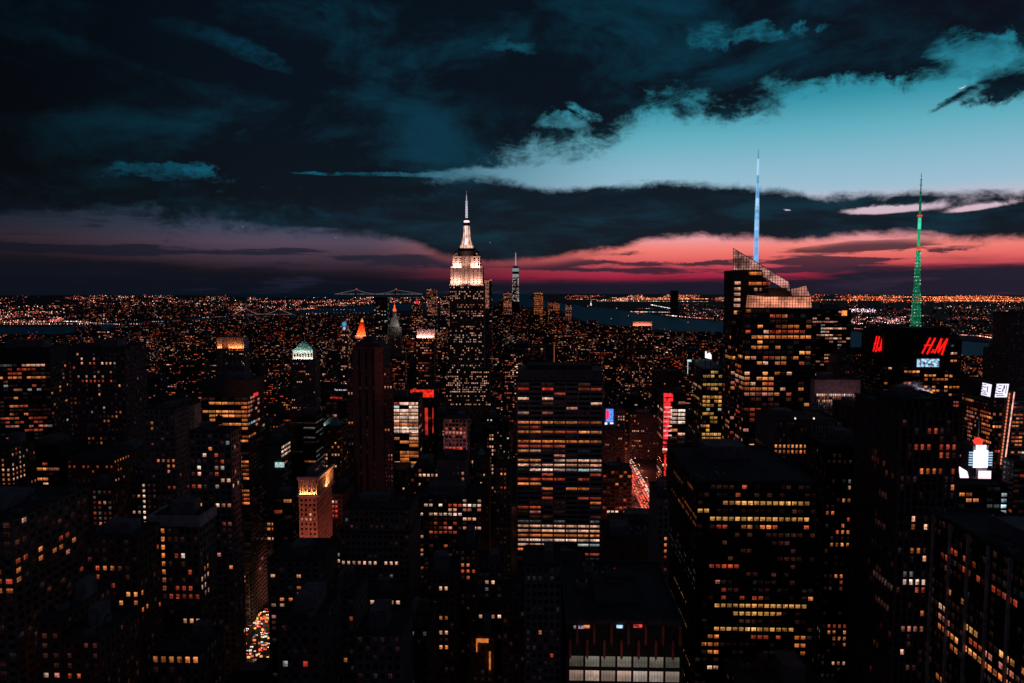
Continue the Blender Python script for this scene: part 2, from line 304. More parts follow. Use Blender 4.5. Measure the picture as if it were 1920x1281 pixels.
class Tower:
    """One building: an Empty at its base, a local frame with x along the street front, y away from the camera."""
    def __init__(s, name, label, xl, xr, ytop, D, yaw=GRID, cat='building', group=None, side=0.0):
        s.a = yaw; s.e = (cos(yaw), sin(yaw)); s.n = (-sin(yaw), cos(yaw))
        P = pt(xl, ytop, D); d = ray(xr, ytop); r = d[0] / d[1]
        s.w = (r * P[1] - P[0]) / (s.e[0] - r * s.e[1]); s.O = (P[0], P[1]); s.zb = gz(P[0], P[1]) - 0.3
        s.H = P[2] - s.zb; s.D = D
        s.root = empty(name, (P[0], P[1], s.zb), yaw, label, cat, group); s.cells = []; s.lits = []; s.wmat = M['window']; s.dim = 1.0
    def hit(s, px, py, y=0.0):                                    # local (x, z) on the plane at depth y
        d = ray(px, py); nd = d[0] * s.n[0] + d[1] * s.n[1]
        t = (y + s.O[0] * s.n[0] + s.O[1] * s.n[1]) / nd
        X, Y, Z = d[0] * t, d[1] * t, CAMZ + d[2] * t
        return ((X - s.O[0]) * s.e[0] + (Y - s.O[1]) * s.e[1], Z - s.zb)
    def hits(s, px, py, x):                                       # local (y, z) on the side plane at x
        d = ray(px, py); ne = d[0] * s.e[0] + d[1] * s.e[1]
        t = (x + s.O[0] * s.e[0] + s.O[1] * s.e[1]) / ne
        if t <= 0: return None
        X, Y, Z = d[0] * t, d[1] * t, CAMZ + d[2] * t
        return ((X - s.O[0]) * s.n[0] + (Y - s.O[1]) * s.n[1], Z - s.zb)
    def world(s, x, y, z): return (s.O[0] + x * s.e[0] + y * s.n[0], s.O[1] + x * s.e[1] + y * s.n[1], s.zb + z)
    def block(s, x0, x1, y0, y1, z0, z1, style='punch', wall=None, cap=0.0, grid=True, parapet=True, plain=''):
        cw, fh, pr, sr, dp, ds, wm, panes = STYLES[style] if isinstance(style, str) else style
        wm = wall or wm
        core = MB(); core.box(x0, x1, y0, y1, z0, z1); core.build('glazing' if grid else 'wall', M['glass'] if grid else M[wm], s.root)
        zt = z1 - cap
        nf = max(1, round((zt - z0) / fh)); h = (zt - z0) / nf
        G = MB()
        for face, u0, u1 in (('F', x0, x1), ('R', y0, y1), ('L', y0, y1)):
            if u1 - u0 < 1: continue
            nc = max(1, round((u1 - u0) / cw)); c = (u1 - u0) / nc; hp = c * pr / 2
            def bx(ua, ub, za, zb_, d):
                if face == 'F': G.box(ua, ub, y0 - d, y0, za, zb_, bottom=True)
                elif face == 'R': G.box(x1, x1 + d, ua, ub, za, zb_, bottom=True)
                else: G.box(x0 - d, x0, ua, ub, za, zb_, bottom=True)
            solid = face in plain
            if grid and not solid:
                for i in range(nc + 1):
                    ua = u0 + i * c - hp; ub = ua + 2 * hp
                    if i == 0: ua = u0 - (dp if face == 'F' else 0)
                    if i == nc: ub = u1 + (dp if face == 'F' else 0)
                    bx(ua, ub, z0, z1 - .02, dp)
                for j in range(nf + 1):
                    zc = z0 + j * h
                    za, zb_ = max(z0, zc - h * sr * .5), min(z1 - .06, zc + h * sr * .5)
                    if j == nf: zb_ = z1 - .06
                    bx(u0, u1, za, zb_, ds)
            elif grid: bx(u0 - (dp if face == 'F' else 0), u1 + (dp if face == 'F' else 0), z0, z1 - .04, dp)
            if not solid:
                s.cells.append(dict(face=face, x0=x0, x1=x1, y0=y0, y1=y1, z0=z0, zt=zt, nf=nf, h=h, nc=nc, c=c, u0=u0, hp=hp, sr=sr, panes=panes, on={}, out=(.05 if grid else .10)))
        G.build('facade_grid', M[wm], s.root)
        if parapet:
            R = MB(); k = dp + .12 if grid else .25
            R.box(x0 - k, x1 + k, y0 - k, y1 + k, z1, z1 + .25, bottom=True)
            for a in ((x0 - k, x1 + k, y0 - k, y0 - k + .5), (x0 - k, x1 + k, y1 + k - .5, y1 + k), (x0 - k, x0 - k + .5, y0 - k + .5, y1 + k - .5), (x1 + k - .5, x1 + k, y0 - k + .5, y1 + k - .5)):
                R.box(*a, z1 + .25, z1 + 1.15)
            R.build('roof', M['roof'], s.root)
        c4 = [s.world(x, y, 0) for x in (x0, x1) for y in (y0, y1)]; gu = [x * cos(GRID) + y * sin(GRID) for x, y, _ in c4]; gv = [-x * sin(GRID) + y * cos(GRID) for x, y, _ in c4]
        FOOT.append((min(gu), max(gu), min(gv), max(gv)))
        return s
    def bp(s, xl, xr, ytop, y0, y1, ybot=None, **k):              # a block given by what it covers of the picture
        x0, z1 = s.hit(xl, ytop, y0); x1, _ = s.hit(xr, ytop, y0); z0 = s.hit(xl, ybot, y0)[1] if ybot else 0.0
        return s.block(x0, x1, y0, y1, max(0, z0), z1, **k)
    def light(s, rows, fill=0.0, tones=None, indiv=100, side_fill=None):
        """rows: (face, y, x0, x1, share lit, tone[, y1 for a column])"""
        for r in rows:
            face, py, xa, xb, p, t = r[:6]; ye = r[6] if len(r) > 6 else None
            ys = [py]
            for C in s.cells:
                if C['face'] != face: continue
                if face == 'F':
                    A, B_ = s.hit(xa, py, C['y0']), s.hit(xb, py, C['y0'])
                else:
                    xp = C['x1'] if face == 'R' else C['x0']; A, B_ = s.hits(xa, py, xp), s.hits(xb, py, xp)
                if A is None or B_ is None: continue
                u0, u1 = min(A[0], B_[0]), max(A[0], B_[0]); z = A[1]
                ua = C['u0']; ub = ua + C['nc'] * C['c']
                if z < C['z0'] or z > C['zt'] or u1 < ua or u0 > ub: continue
                js = [int((z - C['z0']) / C['h'])]
                if ye is not None:
                    z2 = s.hit(xa, ye, C['y0'])[1]; js = range(max(0, int((z2 - C['z0']) / C['h'])), min(C['nf'], int((z - C['z0']) / C['h']) + 1))
                for j in js:
                    if j < 0 or j >= C['nf']: continue
                    i0 = max(0, int(math.floor((u0 - ua) / C['c'] + .3))); i1 = min(C['nc'] - 1, int(math.floor((u1 - ua) / C['c'] - .3)))
                    if i1 < i0: i0 = i1 = min(C['nc'] - 1, max(0, int(((u0 + u1) / 2 - ua) / C['c'])))
                    for i in range(i0, i1 + 1):
                        C['on'][(i, j)] = tone(t) if random.random() < p else None
        tn = tones or MIXT
        for C in s.cells:
            q = fill if C['face'] == 'F' or side_fill is None else side_fill
            if q <= 0: continue
            for j in range(C['nf']):
                row = q * random.choice((.15, .4, .7, 1.0, 1.8, 2.6))
                for i in range(C['nc']):
                    if (i, j) not in C['on'] and random.random() < row: C['on'][(i, j)] = tone(random.choice(tn))
        faint = {}
        if fill > 0 or len(rows) > 0:
            for C in s.cells:
                for j in range(C['nf']):
                    pf = random.choice((.08, .2, .35, .5))
                    for i in range(C['nc']):
                        if (i, j) not in C['on'] and random.random() < pf * s.dim: fk = random.uniform(.3, 1.6); faint[(id(C), i, j)] = tuple(v * fk for v in ((.017, .0062, .0052) if random.random() < .8 else (.0125, .0115, .0125)))
        done = 0; rest = MB()
        quads = []
        for C in s.cells:
            for (i, j), col in list(C['on'].items()) + [((k[1], k[2]), v) for k, v in faint.items() if k[0] == id(C)]:
                if col is None: continue
                ua = C['u0'] + i * C['c'] + C['hp'] * 1.05; ub = C['u0'] + (i + 1) * C['c'] - C['hp'] * 1.05
                za = C['z0'] + j * C['h'] + C['h'] * C['sr'] * .53; zb_ = C['z0'] + (j + 1) * C['h'] - C['h'] * C['sr'] * .53; o = C['out']
                if C['face'] == 'F': y = C['y0'] - o; Q = ((ua, y, za), (ub, y, za), (ub, y, zb_), (ua, y, zb_))
                elif C['face'] == 'R': x = C['x1'] + o; Q = ((x, ua, za), (x, ub, za), (x, ub, zb_), (x, ua, zb_))
                else: x = C['x0'] - o; Q = ((x, ub, za), (x, ua, za), (x, ua, zb_), (x, ub, zb_))
                quads.append(((0 if C['face'] == 'F' else 1) + (4 if col[0] < .026 else 0), Q, col, C['panes']))
        quads.sort(key=lambda t: t[0])
        for key, Q, col, n in quads:
            if done < indiv and key < 4:
                b = MB(); b.quad(*Q, col=col, n=n); b.build('window', s.wmat, s.root); done += 1; NWIN[0] += 1
            else: rest.quad(*Q, col=col, n=n)
        rest.build('windows', s.wmat, s.root, kind='stuff')
        return s
    def plant(s, x0, x1, y0, y1, z, n=4, h=(2, 6), wall='grey', tank=False):
        k = max(x1 - x0, y1 - y0)
        b = MB(); fx, fy = random.uniform(.25, .55), random.uniform(.25, .6); px_, py_ = x0 + (x1 - x0) * random.uniform(.1, .9 - fx), y0 + (y1 - y0) * random.uniform(.15, .9 - fy)
        b.box(px_, px_ + (x1 - x0) * fx, py_, py_ + (y1 - y0) * fy, z + .25, z + random.uniform(*h) + 1.5); b.build('penthouse', M[wall], s.root)
        for _ in range(n):
            u = MB(); a, c_ = random.uniform(1.5, 4), random.uniform(1.5, 4); q, w = random.uniform(x0 + 1, max(x0 + 1.1, x1 - a - 1)), random.uniform(y0 + 1, max(y0 + 1.1, y1 - c_ - 1)); t = random.uniform(1.2, 2.6)
            u.box(q, q + a, w, w + c_, z + .25, z + t); uo = u.build('cooling_unit', M['steel'], s.root); u = MB(); u.lathe(q + a / 2, w + c_ / 2, [(min(a, c_) * .36, z + t), (min(a, c_) * .36, z + t + .5), (min(a, c_) * .3, z + t + .5)], 10); u.build('fan', M['black'], uo)
        if tank:
            u = MB(); q, w = x0 + (x1 - x0) * random.uniform(.2, .8), y0 + (y1 - y0) * random.uniform(.3, .7)
            for ax in (-1, 1):
                for ay in (-1, 1): u.bar((q + ax * 1.3, w + ay * 1.3, z + .2), (q + ax * 1.3, w + ay * 1.3, z + 4), .18)
            u.lathe(q, w, [(2.1, z + 4), (2.1, z + 8), (2.3, z + 8.1), (.1, z + 9.8)], 14); u.build('water_tank', M['rust'], s.root)
        return s
    def reserve(s, x0, x1, y0, y1):                               # open ground kept clear in front of a face lit by spots
        c4 = [s.world(x, y, 0) for x in (x0, x1) for y in (y0, y1)]; gu = [x * cos(GRID) + y * sin(GRID) for x, y, _ in c4]; gv = [-x * sin(GRID) + y * cos(GRID) for x, y, _ in c4]; FOOT.append((min(gu), max(gu), min(gv), max(gv)))
    def spot(s, x, y, z, to, power, col, cone=50, soft=1.0):
        from mathutils import Vector
        l = bpy.data.lights.new('floodlight', 'SPOT'); l.energy = power; l.color = col; l.spot_size = rad(cone); l.spot_blend = .6; l.shadow_soft_size = soft
        o = bpy.data.objects.new('floodlight', l); COL.objects.link(o); o.parent = s.root; o.location = (x, y, z)
        o.rotation_euler = (Vector(to) - Vector((x, y, z))).to_track_quat('-Z', 'Y').to_euler(); return o
    def flood(s, x, y, z, sx, sy, to, power, col=(1.0, .62, .42)):
        from mathutils import Vector
        l = bpy.data.lights.new('floodlight', 'AREA'); l.shape = 'RECTANGLE'; l.size = sx; l.size_y = sy; l.energy = power; l.color = col
        o = bpy.data.objects.new('floodlight', l); COL.objects.link(o); o.parent = s.root; o.location = (x, y, z)
        o.rotation_euler = (Vector(to) - Vector((x, y, z))).to_track_quat('-Z', 'Y').to_euler(); return o
def simple(name, label, xl, xr, ytop, D, dep, style='punch', rows=(), fill=.06, wall=None, yaw=GRID, ybot=1281, cap=0.0, plant=3, blocks=(), tones=None, indiv=100, cat='building', group=None, sidepx=0, plain='', grid=True, tank=False, side_fill=None, base=None, ref=None):
    t = Tower(name, label, xl, xr, ytop, D, yaw, cat, group)
    z0 = 0.0
    if base:                                                      # wider foot: (xl, xr, ytop, out, deeper)
        for (bl, br, bt, out, deeper) in base:
            t.bp(bl, br, bt, -out, dep + deeper, style=style, wall=wall); z0 = max(z0, t.hit(bl, bt, -out)[1] + .3)
    t.block(0, t.w, 0, dep, z0, t.H, style=style, wall=wall, cap=cap, plain=plain, grid=grid)
    zt, xa, xb, ya, yb = t.H, 0, t.w, 0, dep
    for (bl, br, bt, y0, y1) in blocks:                           # narrower blocks on top
        x0, z1 = t.hit(bl, bt, y0); x1 = t.hit(br, bt, y0)[0]; t.block(x0, x1, y0, y1, zt + .3, z1, style=style, wall=wall); zt, xa, xb, ya, yb = z1, x0, x1, y0, y1
    t.light(rows, fill, tones, indiv, side_fill)
    if plant: t.plant(xa, xb, ya, yb, zt, plant, tank=tank)
    HEROES.append((xl + min(0, sidepx), xr + max(0, sidepx), min([ytop] + [b[2] for b in blocks]), ybot, D))
    return t

# ------------------------------------------------------------------ water and land
def sheet(name, outline_px=None, z=0.0, mat_=None, ring=None):
    import bmesh
    bm = bmesh.new()
    if ring:
        prev = None
        for r in ring:
            cur = [bm.verts.new((r * cos(2 * pi * i / 96), r * sin(2 * pi * i / 96), gz(r, 0) + z)) for i in range(96)] if r else [bm.verts.new((0, 0, z))]
            if prev:
                for i in range(96):
                    j = (i + 1) % 96
                    bm.faces.new((prev[0], cur[i], cur[j]) if len(prev) == 1 else (prev[i], cur[i], cur[j], prev[j]))
            prev = cur
    else:
        from mathutils.geometry import tessellate_polygon
        from mathutils import Vector
        pts = outline_px
        vs = [bm.verts.new((x, y, 0)) for x, y in pts]
        f = bm.faces.new(vs); bmesh.ops.triangulate(bm, faces=[f])
        for k in range(16):
            es = [e for e in bm.edges if e.calc_length() > 1500 + 0.10 * min(hypot(*e.verts[0].co.xy), hypot(*e.verts[1].co.xy))]
            if not es: break
            bmesh.ops.subdivide_edges(bm, edges=es, cuts=1); bmesh.ops.triangulate(bm, faces=[f for f in bm.faces if len(f.verts) > 3])
        for v in bm.verts: v.co.z = gz(v.co.x, v.co.y) + z
    bmesh.ops.recalc_face_normals(bm, faces=bm.faces)
    if sum(f.normal.z for f in bm.faces) < 0: bmesh.ops.reverse_faces(bm, faces=bm.faces)
    me = bpy.data.meshes.new(name); bm.to_mesh(me); bm.free(); me.materials.append(mat_)
    o = bpy.data.objects.new(name, me); COL.objects.link(o); o['kind'] = 'structure'; return o
m_, q_ = mat('water'); geo_ = q_.n.new('ShaderNodeNewGeometry'); b_ = q_.n.new('ShaderNodeBsdfDiffuse'); q_.put(b_.inputs['Color'], (.042, .34, .44))
gl_ = q_.n.new('ShaderNodeBsdfGlossy'); gl_.inputs['Roughness'].default_value = .30; q_.put(gl_.inputs['Color'], (.55, .75, .85))
bp_ = q_.n.new('ShaderNodeBump'); bp_.inputs['Strength'].default_value = 1.0; bp_.inputs['Distance'].default_value = 14.0
q_.put(bp_.inputs['Height'], q_.noise(geo_.outputs['Position'], 0.03, 4, 0.6)); q_.l.new(bp_.outputs[0], gl_.inputs['Normal'])
ms_ = q_.n.new('ShaderNodeMixShader'); ms_.inputs[0].default_value = .10; q_.l.new(b_.outputs[0], ms_.inputs[1]); q_.l.new(gl_.outputs[0], ms_.inputs[2]); surf(q_, ms_.outputs[0]); M['water'] = m_
M['land'] = wallmat('city_ground', (.035, .033, .035), .95, .01, .5)
M['asphalt'] = wallmat('asphalt', (.05, .05, .052), .8, .3, .35)
sheet('water', ring=[0, 800, 1500, 2500, 4000, 6000, 8500, 11000, 14000, 18000, 23000, 29000, 36000, 45000, 56000, 70000, 90000], z=-3.0, mat_=M['water'])
def gp(L): return [ground(x, y)[:2] for x, y in L]
east = [(-700, 634), (0, 629), (120, 626), (300, 612), (480, 600), (800, 580), (960, 575), (1040, 577), (1062, 588), (1090, 602), (1140, 609), (1210, 616), (1330, 625), (1420, 634), (1600, 652), (1700, 661), (1800, 668), (1900, 677), (2500, 735)]
sheet('city_ground', gp(east) + [(9000, 400), (3000, -600), (-3000, -600), (-9000, 1500)], mat_=M['land'], z=0.0)
far_bk = [(860, 557), (760, 557.5), (640, 558.5), (480, 558), (420, 555.2), (300, 553.6), (-700, 552.6)]
BK = gp([(-700, 611), (0, 611.5), (100, 612), (170, 608), (320, 598), (480, 588), (700, 571), (820, 565.5)] + far_bk)
sheet('far_shore', BK, mat_=M['land'], z=0.2)
nj = [(1225, 589), (1262, 596), (1330, 600), (1400, 606), (1595, 620), (1660, 626), (1800, 634), (1905, 646), (2500, 690), (2500, 551.6), (1000, 551.6), (990, 560.5), (1090, 562.5), (1170, 566.5), (1330, 567), (1340, 570), (1235, 572), (1262, 578), (1240, 583)]
NJ = gp(nj)
sheet('river_bank', NJ, mat_=M['land'], z=0.1)
sheet('harbour_island', gp([(1086, 573.5), (1100, 572.5), (1120, 572.5), (1134, 574), (1118, 575.5), (1098, 575.5)]), mat_=M['land'], z=.3)

# ------------------------------------------------------------------ towers near the camera, west of the river side
F = 'F'; R = 'R'; L = 'L'
simple('office_tower', 'broad black glass tower at the water side, thin broken strips of lit floors', -60, 92, 655, 700, 42, 'band', [
    (F, 679, 12, 62, .5, 'g'), (F, 684, 0, 24, .6, 'g'), (F, 685, 45, 84, .9, 'w'), (F, 692, 16, 64, .6, 'r'), (F, 699, 16, 41, .8, 'r'), (F, 707, 14, 86, .7, 'o'), (F, 708, 0, 8, 1, 'o'), (F, 728, 2, 14, .8, 'c'),
    (F, 728, 26, 40, .7, 'p'), (F, 728, 52, 80, .6, 'c'), (F, 750, 24, 30, 1, 'o'), (F, 762, 34, 48, .9, 'r'), (F, 775, 18, 24, 1, 'o'), (F, 775, 44, 50, 1, 'o'), (F, 789, 2, 86, .7, 'r'), (F, 796, 8, 84, .7, 'r'), (F, 804, 12, 84, .6, 'p'),
    (F, 811, 10, 86, .7, 'r'), (F, 825, 12, 24, .7, 'p'), (F, 832, 8, 32, .6, 'r'), (F, 838, 7, 54, .9, 'w'), (F, 846, 33, 45, .9, 'o'), (F, 856, 2, 80, .3, 'r')], fill=.05, yaw=rad(8), ybot=850, cap=14)
simple('office_tower', 'tall dark punched window tower with a dotted pink stair column down one edge', 126, 233, 652, 620, 34, 'punch', [
    (F, 662, 140, 145, 1, 'w'), (F, 671, 172, 177, 1, 'w'), (F, 672, 153, 156, .9, 'w'), (F, 685, 152, 158, .9, 'w'), (F, 685, 165, 180, .4, 'r'), (F, 685, 189, 214, .8, 'w'), (F, 685, 217, 220, 1, 'c'), (F, 699, 180, 184, 1, 'p'), (F, 699, 206, 210, 1, 'p'),
    (F, 706, 136, 162, .7, 'p'), (F, 706, 164, 200, .4, 'w'), (F, 713, 150, 214, .75, 'r'), (F, 720, 184, 188, 1, 'W'), (F, 725, 225, 229, 1, 'w'), (F, 742, 185, 189, 1, 'o'), (F, 749, 155, 210, .25, 'd'), (F, 764, 193, 196, 1, 'c'), (F, 771, 172, 175, 1, 'c'),
    (F, 784, 212, 225, .6, 'o'), (F, 791, 193, 209, .95, 'o'), (F, 820, 147, 193, .7, 'r'), (F, 829, 188, 196, .9, 'o'), (F, 829, 206, 220, .8, 'o'), (F, 837, 196, 203, 1, 'w'), (F, 844, 185, 194, 1, 'w'), (F, 854, 174, 184, .8, 'r'),
    (F, 685, 130, 134, .9, 'd', 860)], fill=.05, tones=['d', 'd', 'g', 'd', 'r'], ybot=862, plant=4, wall='plum', sidepx=12)
simple('office_block', 'brown stepped block with a red lit cornice row below the dotted column tower', 126, 213, 862, 540, 60, 'brickp', [
    (F, 871, 127, 213, .85, 'r'), (R, 868, 214, 240, .8, 'o'), (F, 889, 186, 211, .8, 'o'), (F, 881, 166, 178, .6, 'o'), (F, 895, 186, 210, .4, 'd'), (F, 902, 182, 212, .85, 'w'), (F, 915, 192, 212, .8, 'p'), (R, 900, 214, 232, .7, 'w'), (R, 909, 216, 230, .7, 'r'), (R, 885, 218, 226, .7, 'o')],
    fill=.04, tones=['d'], ybot=925, sidepx=28, base=None)
simple('apartment_tower', 'narrow brown tower closely studded with rows of dim square windows', 172, 210, 918, 470, 16, (3.0, 3.45, .42, .44, .4, .3, 'brick', 1), [
    (F, 942, 190, 197, .9, 'w'), (F, 984, 190, 209, .9, 'p'), (F, 991, 178, 209, .7, 'r'), (F, 1004, 180, 200, .9, 'p')], fill=.6, tones=['d', 'd', 'd', 'g', 'd', 'r'], side_fill=.05, ybot=1010, sidepx=20, wall='rust')
simple('office_block', 'dark low block with one blazing orange strip of windows beneath its black attic', 45, 110, 836, 560, 36, 'band', [
    (F, 871, 52, 107, .75, 'r'), (F, 880, 64, 96, 1, 'O'), (F, 880, 50, 64, .8, 'r'), (F, 882, 96, 108, .9, 'p'), (F, 889, 50, 82, .8, 'p'), (F, 897, 50, 97, .85, 'o')], fill=.03, ybot=905, cap=12, wall='black')
simple('office_block', 'small brown block with an evenly glowing grid of orange windows at the picture edge', -60, 19, 840, 520, 26, 'brickp', [
    (F, 871, 0, 9, 1, 'o'), (F, 877, 0, 9, 1, 'w'), (F, 884, 0, 19, .9, 'w'), (F, 891, 0, 19, 1, 'w'), (F, 900, 0, 19, .95, 'o'), (F, 906, 0, 16, .95, 'o'), (R, 870, 20, 45, .4, 'w'), (R, 879, 20, 45, .8, 'w'), (R, 887, 20, 45, .8, 'w'), (R, 895, 20, 45, .8, 'o'), (R, 903, 20, 45, .7, 'w')], fill=.3, ybot=910, sidepx=26)
t = simple('department_store', 'huge flat roofed dark block whose long flank shows slanting rows of windows', -200, 22, 974, 330, 56, (5.2, 4.3, .34, .46, .4, .4, 'stone', 2), [
    (R, 976, 24, 64, .55, 'w'), (R, 962, 64, 104, .45, 'c'), (R, 948, 104, 140, .8, 'w'), (F, 1002, 0, 20, .6, 'd'), (R, 1014, 50, 100, .1, 'd'), (F, 1052, 0, 22, .8, 'r'), (R, 1048, 26, 80, .7, 'o'), (R, 1030, 80, 128, .7, 'r'), (F, 1066, 0, 22, .4, 'r'),
    (R, 1064, 26, 70, .75, 'r'), (R, 1046, 70, 148, .8, 'o'), (R, 1036, 112, 148, .6, 'p'), (F, 1083, 0, 22, .9, 'r'), (R, 1081, 24, 50, .8, 'o'), (R, 1090, 26, 44, .9, 'w'), (F, 1101, 0, 22, .7, 'o'), (R, 1100, 24, 42, .8, 'o')], fill=.04, side_fill=.05, tones=['d', 'd', 'r'], ybot=1120, plant=8, sidepx=130)
simple('office_block', 'dim maroon block in the shadowed corner below the flat roofed store', 72, 113, 1164, 250, 30, (3.2, 3.5, .5, .5, .35, .3, 'rust', 1), [(F, 1191, 76, 110, .9, 'd'), (F, 1203, 84, 95, .9, 'd'), (F, 1226, 78, 105, .8, 'd'), (F, 1240, 76, 110, .7, 'd'), (F, 1250, 80, 105, .8, 'd'),
    (F, 1274, 82, 95, 1, 'W'), (F, 1274, 97, 110, .8, 'p'), (R, 1203, 114, 118, 1, 'o'), (R, 1216, 114, 118, 1, 'o')], fill=.2, tones=['d'], side_fill=.04)
simple('office_block', 'low maroon annexe with two rows of faint pink windows near the bottom edge', 121, 186, 1200, 245, 24, (3.2, 3.6, .5, .5, .35, .3, 'rust', 1), [(F, 1211, 126, 182, .8, 'd'), (F, 1257, 122, 146, .8, 'd'), (F, 1270, 122, 146, .9, 'r')], fill=.12, tones=['d'])
simple('office_tower', 'blunt brown tower with scattered orange squares beside the white corniced one', 160, 258, 1008, 300, 17, (3.3, 3.6, .46, .46, .4, .35, 'brick', 2), [
    (F, 1046, 165, 184, .6, 'd'), (F, 1056, 165, 175, .6, 'd'), (F, 1066, 166, 186, .8, 'r'), (F, 1066, 195, 222, .9, 'o'), (F, 1079, 167, 184, .8, 'r'), (F, 1111, 163, 171, 1, 'r'), (F, 1124, 163, 171, 1, 'R'), (F, 1124, 222, 235, 1, 'O'), (F, 1121, 239, 256, 1, 'O'), (F, 1133, 245, 256, 1, 'o'),
    (F, 1136, 174, 190, .8, 'p'), (F, 1146, 166, 172, 1, 'r'), (F, 1158, 166, 172, 1, 'd'), (F, 1159, 224, 236, 1, 'o'), (F, 1156, 242, 257, 1, 'R'), (F, 1170, 165, 172, 1, 'r'), (F, 1193, 230, 248, .9, 'o'), (R, 1116, 262, 270, 1, 'o'), (R, 1148, 264, 274, 1, 'o')], fill=.10, tones=['d', 'd', 'd', 'r'], ybot=1200, side_fill=.03, sidepx=24)
t = simple('office_tower', 'tower with a pale overhanging cornice and one column of orange windows', 286, 372, 972, 330, 15, (3.1, 3.8, .42, .42, .4, .35, 'stone', 1), [
    (F, 978, 297, 306, 1, 'o', 1102), (F, 1013, 320, 366, .7, 'd'), (F, 1045, 322, 334, .9, 'r'), (F, 1045, 338, 354, .9, 'W'), (F, 1045, 357, 370, .8, 'r'), (F, 1064, 322, 366, .3, 'd'), (F, 1105, 326, 366, .8, 'r'), (F, 1115, 326, 350, .9, 'W'), (F, 1125, 326, 378, .8, 'r'),
    (F, 1165, 346, 372, .8, 'w'), (F, 1176, 344, 372, .9, 'w'), (F, 1202, 330, 362, .8, 'p'), (R, 1086, 376, 392, .8, 'w'), (R, 1097, 376, 392, .8, 'w'), (R, 1108, 376, 392, .7, 'W'), (R, 1120, 376, 392, .7, 'w'), (R, 1066, 380, 388, .8, 'o')], fill=.10, tones=['d', 'd', 'd', 'r'], ybot=1215, sidepx=22, side_fill=.08)
c_ = MB(); c_.box(-1.6, t.w + 1.6, -1.6, -.62, t.H - 3.2, t.H + 1.6, bottom=True); c_.box(t.w + .62, t.w + 1.6, -.62, 16, t.H - 3.2, t.H + 1.6, bottom=True); c_.box(-1.6, -.62, -.62, 16, t.H - 3.2, t.H + 1.6, bottom=True); c_.build('cornice', M['pale'], t.root)
simple('low_building', 'squat dark hall with a single bright row of windows at the bottom of the view', 284, 374, 1226, 285, 22, (3.0, 4.2, .4, .4, .3, .3, 'grey', 1), [(F, 1242, 286, 373, 1, 'o')], fill=0)
t = simple('stone_tower', 'slim stone tower with stepped pyramid crown and one bright window column', 245, 294, 905, 500, 26, 'punch', [(F, 908, 266, 272, 1, 'W', 980), (F, 908, 273, 278, .8, 'd', 976), (F, 957, 249, 263, .95, 'w'), (F, 927, 256, 260, 1, 'o')], fill=.05, tones=['d'], ybot=985,
    blocks=[(251, 291, 880, 3, 22)], wall='plum', plant=0)
x0, z1 = t.hit(256, 868, 5); x1 = t.hit(288, 868, 5)[0]; b = MB(); zq = t.hit(251, 880, 3)[1] + .3
b.frustum(x0, x1, 5, 19, zq, x0 + 2.5, x1 - 2.5, 8, 16, z1); b.build('crown', M['stone'], t.root)
simple('office_tower', 'slab tower with pairs of blue white office windows high on its dark face', 355, 432, 812, 430, 14, (3.3, 3.7, .36, .42, .45, .35, 'grey', 1), [
    (F, 859, 376, 382, 1, 'W'), (F, 859, 404, 410, 1, 'r'), (F, 870, 406, 411, .6, 'd'), (F, 881, 365, 380, 1, 'W'), (F, 881, 402, 412, 1, 'W'), (F, 880, 415, 421, 1, 'W'), (F, 892, 370, 379, 1, 'w'), (F, 890, 402, 412, .7, 'r'), (F, 898, 402, 412, .9, 'w'), (F, 898, 416, 428, .9, 'w'), (F, 902, 366, 379, .6, 'g'),
    (F, 909, 365, 380, 1, 'r'), (F, 915, 402, 414, 1, 'W'), (F, 941, 404, 414, .7, 'd'), (F, 950, 404, 414, 1, 'w'), (F, 950, 419, 429, .9, 'p'), (F, 978, 420, 428, 1, 'r'), (F, 986, 425, 428, 1, 'w'), (R, 876, 434, 448, .5, 'w'), (R, 911, 434, 448, .7, 'w')], fill=.03, ybot=1000, sidepx=18, tank=True)
t = simple('office_block', 'square office block with five warm ribbon floors and a blank dark attic', 378, 463, 716, 560, 34, (5.0, 3.18, .10, .42, .25, .35, 'dark', 4), [
    (F, 748, 384, 400, .5, 'd'), (F, 756.5, 398, 437, .95, 'O'), (F, 756.5, 447, 463, 1, 'o'), (F, 765, 450, 463, .8, 'o'), (F, 772.5, 381, 443, .95, 'O'), (F, 772.5, 448, 463, .95, 'o'), (F, 781, 400, 437, 1, 'O'), (F, 781, 448, 463, .9, 'o'), (F, 788.5, 381, 400, .95, 'o'), (F, 788.5, 456, 463, 1, 'o'),
    (F, 797, 382, 443, 1, 'o'), (F, 797, 444, 463, 1, 'O'), (F, 805.5, 408, 443, .95, 'o'), (F, 805.5, 448, 463, .9, 'o'), (F, 813, 434, 444, .9, 'o'), (F, 821, 454, 463, .8, 'r'), (F, 829, 427, 463, 1, 'O'), (F, 845, 448, 463, .5, 'd'),
    *[(F, y, 449, 463, .9, 'o' if i % 3 else 'r') for i, y in enumerate((861, 869, 877, 885, 893, 901, 909, 917, 925, 933, 941))],
    *[(R, y, 464, 491, .55, 'p') for y in (752, 760, 768, 776, 784, 800, 808)], (R, 793, 464, 478, .9, 'c'), (R, 817, 464, 480, .9, 'o')], fill=.02, ybot=945, cap=11.5, sidepx=30, plant=5)
lb = MB(); a_ = t.hits(474, 741, t.w); lb.box(t.w + .5, t.w + .9, a_[0], a_[0] + 9, a_[1] - 1.4, a_[1] + 1.2, bottom=True); lb.build('sign', glowmat('red_sign_glow', (.9, .035, .03), 1.0, .8), t.root)
